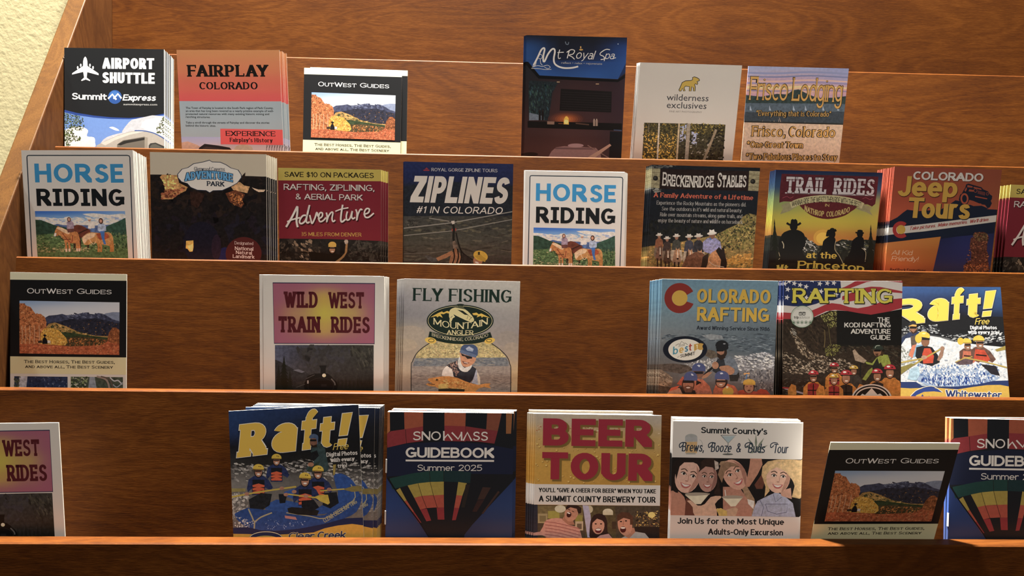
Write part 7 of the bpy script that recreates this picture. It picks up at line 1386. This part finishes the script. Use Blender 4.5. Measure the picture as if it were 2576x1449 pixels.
def leaflet(key, art, quad, label, cat='brochure', name='brochure', white='ffffff', t=0.0009, leaves=3, W=None, boost=.86, edge_parts=(), group=None, behind=None, spine=1, design=None, staple=False):
    """front copy of a stack, then its copies behind: behind = list of (dx, dy, dz, twist) in mm / degrees, each a leaflet of its own"""
    tier, x, sv, e, lean, yaw, tw, Wp, hl, hr = POSE[key]
    ref = POSE[design or key]
    u, v, w = frame(lean, yaw, tw)
    lip = Vector((0, LIP[tier][0], LIP[tier][1]))
    top = lip + Vector((x, 0, 0)) + UP * sv - OUT * (THICK + e)
    H = (top - pocket_floor(tier)).dot(FLOOR_N) / v.dot(FLOOR_N) - 0.0008 - abs(math.sin(math.radians(tw))) * Wp / 2
    k = Wp / ref[7]
    c = Cover(quad, Wp, ref[8] * k, ref[9] * k, H, white, boost)
    art(c)
    c0 = top - v * H
    root = empty(name); tag(root, label, cat, group)
    root.matrix_world = Matrix((u, v, w)).transposed().to_4x4(); root.location = c0
    body = sheet_mesh(root, c, t, leaves)
    parts = [body] + c.build(root)
    if staple:
        for yy in (0.62, 0.30):
            st = mesh_obj('staple', [(-Wp / 2 - .0004, H * yy, -.001), (-Wp / 2 + .0004, H * yy, .0002), (-Wp / 2 + .0004, H * yy + .011, .0002), (-Wp / 2 - .0004, H * yy + .011, -.001),
                            (-Wp / 2 - .0009, H * yy, -.0006), (-Wp / 2 - .0001, H * yy, .0006), (-Wp / 2 - .0001, H * yy + .011, .0006), (-Wp / 2 - .0009, H * yy + .011, -.0006)],
                          [(0, 1, 2, 3), (7, 6, 5, 4), (0, 4, 5, 1), (1, 5, 6, 2), (2, 6, 7, 3), (3, 7, 4, 0)], STEEL, body)
            parts.append(st)
    if behind:
        blabel, bgroup, offs = behind
        for dx, dy, dz, dtw in offs:
            dy = max(dy, -0.19 * dz)
            r = root.copy(); COL.objects.link(r)
            r['label'] = blabel; r['group'] = bgroup
            m = Matrix((u, v, w)).transposed().to_4x4() @ Matrix.Rotation(math.radians(dtw), 4, 'Z')
            r.matrix_world = m
            r.location = c0 + u * dx * .001 + v * dy * .001 - w * dz * .001
            made = {}
            for p in parts:
                if p is body or p.name.split('.')[0] in edge_parts:
                    q = p.copy(); COL.objects.link(q); q.parent = made.get(p.parent, r); made[p] = q
    return root

def fan(n, dx, dy, dz, seed=1, jx=.35, jy=.5, tw=0.0):
    r = random.Random(seed)
    return [(dx * i / n + r.uniform(-jx, jx), min(0.0, dy) * i / n + max(0, dy) * i / n + r.uniform(-jy, 0), dz * i / n, tw + r.uniform(-.15, .15)) for i in range(1, n + 1)]

CP = ('cover_print',)
Q_AIRPORT = [(551, 405), (1393, 422), (1405, 1250), (548, 1232)]
leaflet('airport', art_airport, Q_AIRPORT, 'black brochure with a white airplane icon, front of the stack in the top left corner', boost=0.66, white='f6f2ee', edge_parts=CP + ('photo_print',),
        behind=('black airplane brochure stacked behind the front one in the top left corner', 'airplane brochures behind the front copy', fan(11, 1.6, -4.5, 21, 1)))
Q_FAIR = [(1507, 423), (2378, 428), (2421, 1270), (1548, 1253)]
leaflet('fairplay', art_fairplay, Q_FAIR, 'orange and grey town brochure, front copy, second from left in the top row', white='ece2d6', leaves=4, edge_parts=CP + ('photo_print',),
        behind=('orange and grey town brochure fanned out behind the front one in the top row', 'orange town brochures behind the front copy', fan(3, 5.0, -3.5, 9, 2)))
Q_OW = [(100, 95), (1243, 118), (1240, 1240), (100, 1227)]
OWP = CP
leaflet('outwest1', art_outwest, Q_OW, 'black and cream horse guide brochure in the top row, front of two', boost=0.78, white='fbf8ee', design='outwest3', edge_parts=OWP,
        behind=('black and cream horse guide brochure peeking out behind its twin in the top row', 'horse guide copy in the top row', [(6.6, 1.6, 2.0, .3)]))
Q_ROYAL = [(180, 115), (1200, 137), (1135, 1362), (150, 1345)]
leaflet('mtroyal', art_mtroyal, Q_ROYAL, 'tall dark blue spa brochure, tallest in the top row', white='ded2c6', edge_parts=CP + ('photo_print',), t=.0008,
        behind=('dark blue spa brochure behind the tall front one, only its left edge showing', 'spa brochures behind the front copy', fan(3, -2.6, -.6, 3.0, 3)))
Q_WILD = [(1330, 392), (2365, 420), (2262, 1380), (1262, 1368)]
leaflet('wilderness', art_wilderness, Q_WILD, 'pale grey brochure with a golden moose and a birch forest, in the top row', boost=0.72, white='bab2a6', edge_parts=CP,
        behind=('pale grey moose brochure behind the front one, only its left edge showing', 'moose brochures behind the front copy', fan(4, -2.6, -1.0, 4.8, 4)))
Q_FRISCO = [(152, 372), (1033, 392), (950, 1215), (82, 1200)]
leaflet('frisco', art_frisco, Q_FRISCO, 'sunset lake lodging brochure with gold lettering, rightmost in the top row', white='c4b6a4', edge_parts=CP,
        behind=('sunset lodging brochure right behind the front one, its thin right edge showing', 'lodging brochure behind the front copy', [(.8, -.6, 1.6, 0)]))
Q_HORSE = [(162, 155), (1152, 168), (1128, 1100), (146, 1083)]
leaflet('horse1', art_horse, Q_HORSE, 'cream horse riding brochure, front copy at the left end of the second row', white='d8cdb9', design='horse2', edge_parts=CP,
        behind=('cream horse riding brochure in the thick stack behind the front one at the far left', 'horse riding brochures at the left end', fan(9, 2.2, -4.5, 23, 5)))
Q_GLEN = [(1387, 112), (2458, 148), (2480, 1112), (1405, 1100)]
leaflet('glenwood', art_glenwood, Q_GLEN, 'dark cave brochure with a cream cartouche, second in the second row', white='bcae98', leaves=4, t=.0012, edge_parts=CP + ('photo_print',),
        behind=('dark cave brochure behind the front one, its cream topped right edge showing', 'cave brochures behind the front copy', fan(5, 6.6, -3.2, 13, 6)))
Q_ADV = [(75, 158), (1083, 188), (1092, 1085), (90, 1078)]
leaflet('adventure1', art_adventure, Q_ADV, 'red adventure brochure with a yellow top band, beside the dark cave brochure', boost=0.8, white='d0c6be', edge_parts=CP + ('photo_print',),
        behind=('red and yellow adventure brochure behind the front one beside the cave brochures', 'red adventure brochures left of centre', fan(3, 6.0, -2.0, 7, 7)))
Q_ZIP = [(1310, 100), (2387, 130), (2365, 1112), (1312, 1095)]
leaflet('zip', art_zip, Q_ZIP, 'dark navy zipline brochure with huge slanted pale lettering, in the second row', white='c6bbae', edge_parts=CP,
        behind=('dark navy zipline brochure directly behind the front one, its left edge showing', 'zipline brochure behind the front copy', [(-1.0, -.4, 1.4, 0)]))
leaflet('horse2', art_horse, Q_HORSE, 'cream horse riding brochure, front copy right of the navy zipline brochure', white='d8cdb9', edge_parts=CP,
        behind=('cream horse riding brochure behind the middle one of the second row, a thin edge showing', 'horse riding brochures in the middle', [(-1.2, .6, 1.2, 0), (1.4, -.3, 2.4, 0), (2.4, -.8, 3.6, 0)]))
Q_BRECK = [(1408, 100), (2470, 122), (2393, 1115), (1348, 1098)]
leaflet('breck', art_breck, Q_BRECK, 'dark stables brochure with a wooden sign and a line of riders, in the second row', boost=0.78, white='cbbdaa', leaves=4, t=.0012, edge_parts=CP + ('photo_print', 'sign_print'),
        behind=('dark stables brochure behind the front one, only its left edge showing', 'stables brochures behind the front copy', fan(4, -3.6, -2.0, 9, 8)))
Q_TRAIL = [(275, 145), (1258, 158), (1172, 1075), (180, 1060)]
leaflet('trail', art_trail, Q_TRAIL, 'trail ride brochure with black cowboy silhouettes on a yellow sunset', boost=0.72, white='c2b4a8', edge_parts=CP + ('photo_print',),
        behind=('sunset trail ride brochure behind the front one, only its left edge showing', 'trail ride brochures behind the front copy', fan(4, -2.2, -1.2, 9, 9)))
Q_JEEP = [(337, 95), (1653, 125), (1492, 1378), (222, 1360)]
leaflet('jeep', art_jeep, Q_JEEP, 'orange off-road tour brochure with a navy mountain, front of a thick stack', boost=0.66, white='ccc6c2', t=.0011, edge_parts=CP + ('mountain_print',),
        behind=('orange off-road tour brochure in the thick stack behind the front one', 'off-road tour brochures behind the front copy', fan(14, -4.0, -3.0, 25, 10)))
leaflet('adventure2', art_adventure, Q_ADV, 'red adventure brochure with a yellow band, front copy cut off at the far right', boost=0.74, white='d0c6be', design='adventure1', edge_parts=CP + ('photo_print',),
        behind=('red and yellow adventure brochure behind the front one at the right end', 'red adventure brochures at the right end', fan(3, -5.0, -2.0, 7, 11)))
leaflet('outwest3', art_outwest, Q_OW, 'black and cream horse guide brochure standing alone at the left end of the third row', white='fbf8ee', edge_parts=CP)
Q_WEST = [(80, 75), (1195, 95), (1200, 1143), (85, 1141)]
leaflet('wildwest1', art_wildwest, Q_WEST, 'white steam train brochure with a mauve title panel, in the third row', white='bcb5ab', edge_parts=CP,
        behind=('white steam train brochure behind the front one in the third row, only edges showing', 'train brochures in the third row', [(-3.6, 0, 1.6, 0), (1.8, -.6, 3.2, 0), (2.8, -1.2, 4.8, 0), (3.8, -1.8, 6.4, 0)]))
Q_FLY = [(215, 95), (1533, 127), (1500, 1368), (185, 1362)]
leaflet('fly', art_fly, Q_FLY, 'misty grey fishing brochure with a man holding a trout, in the third row', white='b4aaa0', edge_parts=CP,
        behind=('misty grey fishing brochure behind the front one, only its left edge showing', 'fishing brochures behind the front copy', fan(4, -7.2, -1.2, 7, 12)))
Q_CO = [(275, 90), (1528, 115), (1470, 1330), (240, 1310)]
leaflet('corafting', art_corafting, Q_CO, 'blue grey rafting brochure with a big red and gold ring, front of its stack', white='c6beb4', edge_parts=CP + ('photo_print',),
        behind=('blue grey rafting brochure behind the front one, only its left edge showing', 'blue rafting brochures behind the front copy', fan(7, -7.0, -3.2, 15, 13)))
Q_KODI = [(219.2, 66.6), (1592.3, 83.3), (1557.6, 1385.9), (226.9, 1377.2)]
leaflet('kodi', art_kodi, Q_KODI, 'rafting guide with a waving flag and a crew in red helmets, in the third row', cat='guide booklet', name='guide_booklet', boost=0.78, white='d0cac6', t=.0018, leaves=5, edge_parts=CP + ('flag_print',),
        behind=('flag topped rafting guide behind the front one, only its left edge showing', 'flag rafting guides behind the front copy', fan(4, -4.2, -.4, 10, 14)))
Q_RW = [(1085, 163), (2343, 172), (2425, 1298), (1168, 1290)]
leaflet('raftw', art_raft_white, Q_RW, 'bright blue and yellow rafting brochure with foaming rapids, rightmost in the third row', boost=0.5, white='fafafa', edge_parts=CP)
leaflet('wildwest2', art_wildwest, Q_WEST, 'white steam train brochure with a mauve title panel, half cut off at the lower left', white='bcb5ab', design='wildwest1', edge_parts=CP)
Q_RC = [(127, 128), (1312, 60), (1357, 1275), (170, 1278)]
leaflet('raftc', art_raft_calm, Q_RC, 'tilted blue and yellow rafting brochure with a crew in a blue raft, bottom row', white='c0b8ae', edge_parts=CP + ('photo_print', 'title_lettering', 'caption_lettering', 'banner_print'),
        behind=('blue raft brochure standing straight behind the tilted front one in the bottom row', 'blue raft brochures behind the tilted one', [(5.6, -2.6, 2.2, -3.2), (8.6, -.8, 4.2, -3.6), (9.2, -.4, 6.2, -3.7), (10.0, .2, 8.2, -3.7), (10.6, .5, 10.2, -3.7), (11.2, .8, 12.2, -3.7)]))
Q_SNOW = [(128, 130), (1275, 145), (1262, 1270), (105, 1265)]
leaflet('snow1', art_snow, Q_SNOW, 'resort guidebook with a hot air balloon cover, in the middle of the bottom row', cat='guide booklet', name='guide_booklet', white='c2b8ae', t=.0032, leaves=8, edge_parts=CP + ('photo_print',), staple=True,
        behind=('balloon cover guidebook behind the middle one of the bottom row, its white top edge showing', 'balloon guidebooks in the middle', [(.6, .2, 4.2, .2), (2.4, .6, 8.4, 0), (3.0, .8, 12.4, 0)]))
Q_BEER = [(182, 112), (1350, 132), (1336, 1275), (150, 1265)]
leaflet('beer', art_beer, Q_BEER, 'golden beer tour brochure with big red lettering, in the bottom row', white='c0b6aa', edge_parts=CP + ('caption_panel', 'photo_print'),
        behind=('golden beer tour brochure behind the front one, its edges showing', 'beer tour brochures behind the front copy', [(-1.8, -.2, 1.6, 0), (-3.4, -.3, 3.2, 0), (-5.2, -.4, 4.8, .1), (-6.2, -.2, 6.4, .2), (-4.6, 1.6, 9.6, .2), (-4.8, 1.7, 11.2, .2)]))
Q_BREWS = [(133, 115), (1397, 135), (1367, 1283), (92, 1272)]
leaflet('brews', art_brews, Q_BREWS, 'white party tour brochure with four smiling women, in the bottom row', white='bcb0a6', edge_parts=CP + ('photo_print',),
        behind=('white party tour brochure behind the front one, its top and right edges showing', 'party tour brochures behind the front copy', [(1.2, -.2, 1.6, 0), (2.4, -.3, 3.2, 0), (3.2, -.2, 4.8, 0), (1.8, .9, 7.0, 0), (1.6, 1.2, 9.2, 0), (1.2, 1.5, 11.0, 0)]))
leaflet('outwest5', art_outwest, Q_OW, 'black and cream horse guide brochure tipping forward over the lowest ledge', white='fbf8ee', design='outwest3', edge_parts=CP)
leaflet('snow2', art_snow, Q_SNOW, 'resort guidebook with a hot air balloon cover, cut off at the lower right', cat='guide booklet', name='guide_booklet', white='c2b8ae', design='snow1', t=.0032, leaves=8, edge_parts=CP + ('photo_print',), staple=True,
        behind=('balloon cover guidebook behind the lower right one, its white top edge showing', 'balloon guidebooks at the lower right', [(.8, .6, 4.2, .8)]))
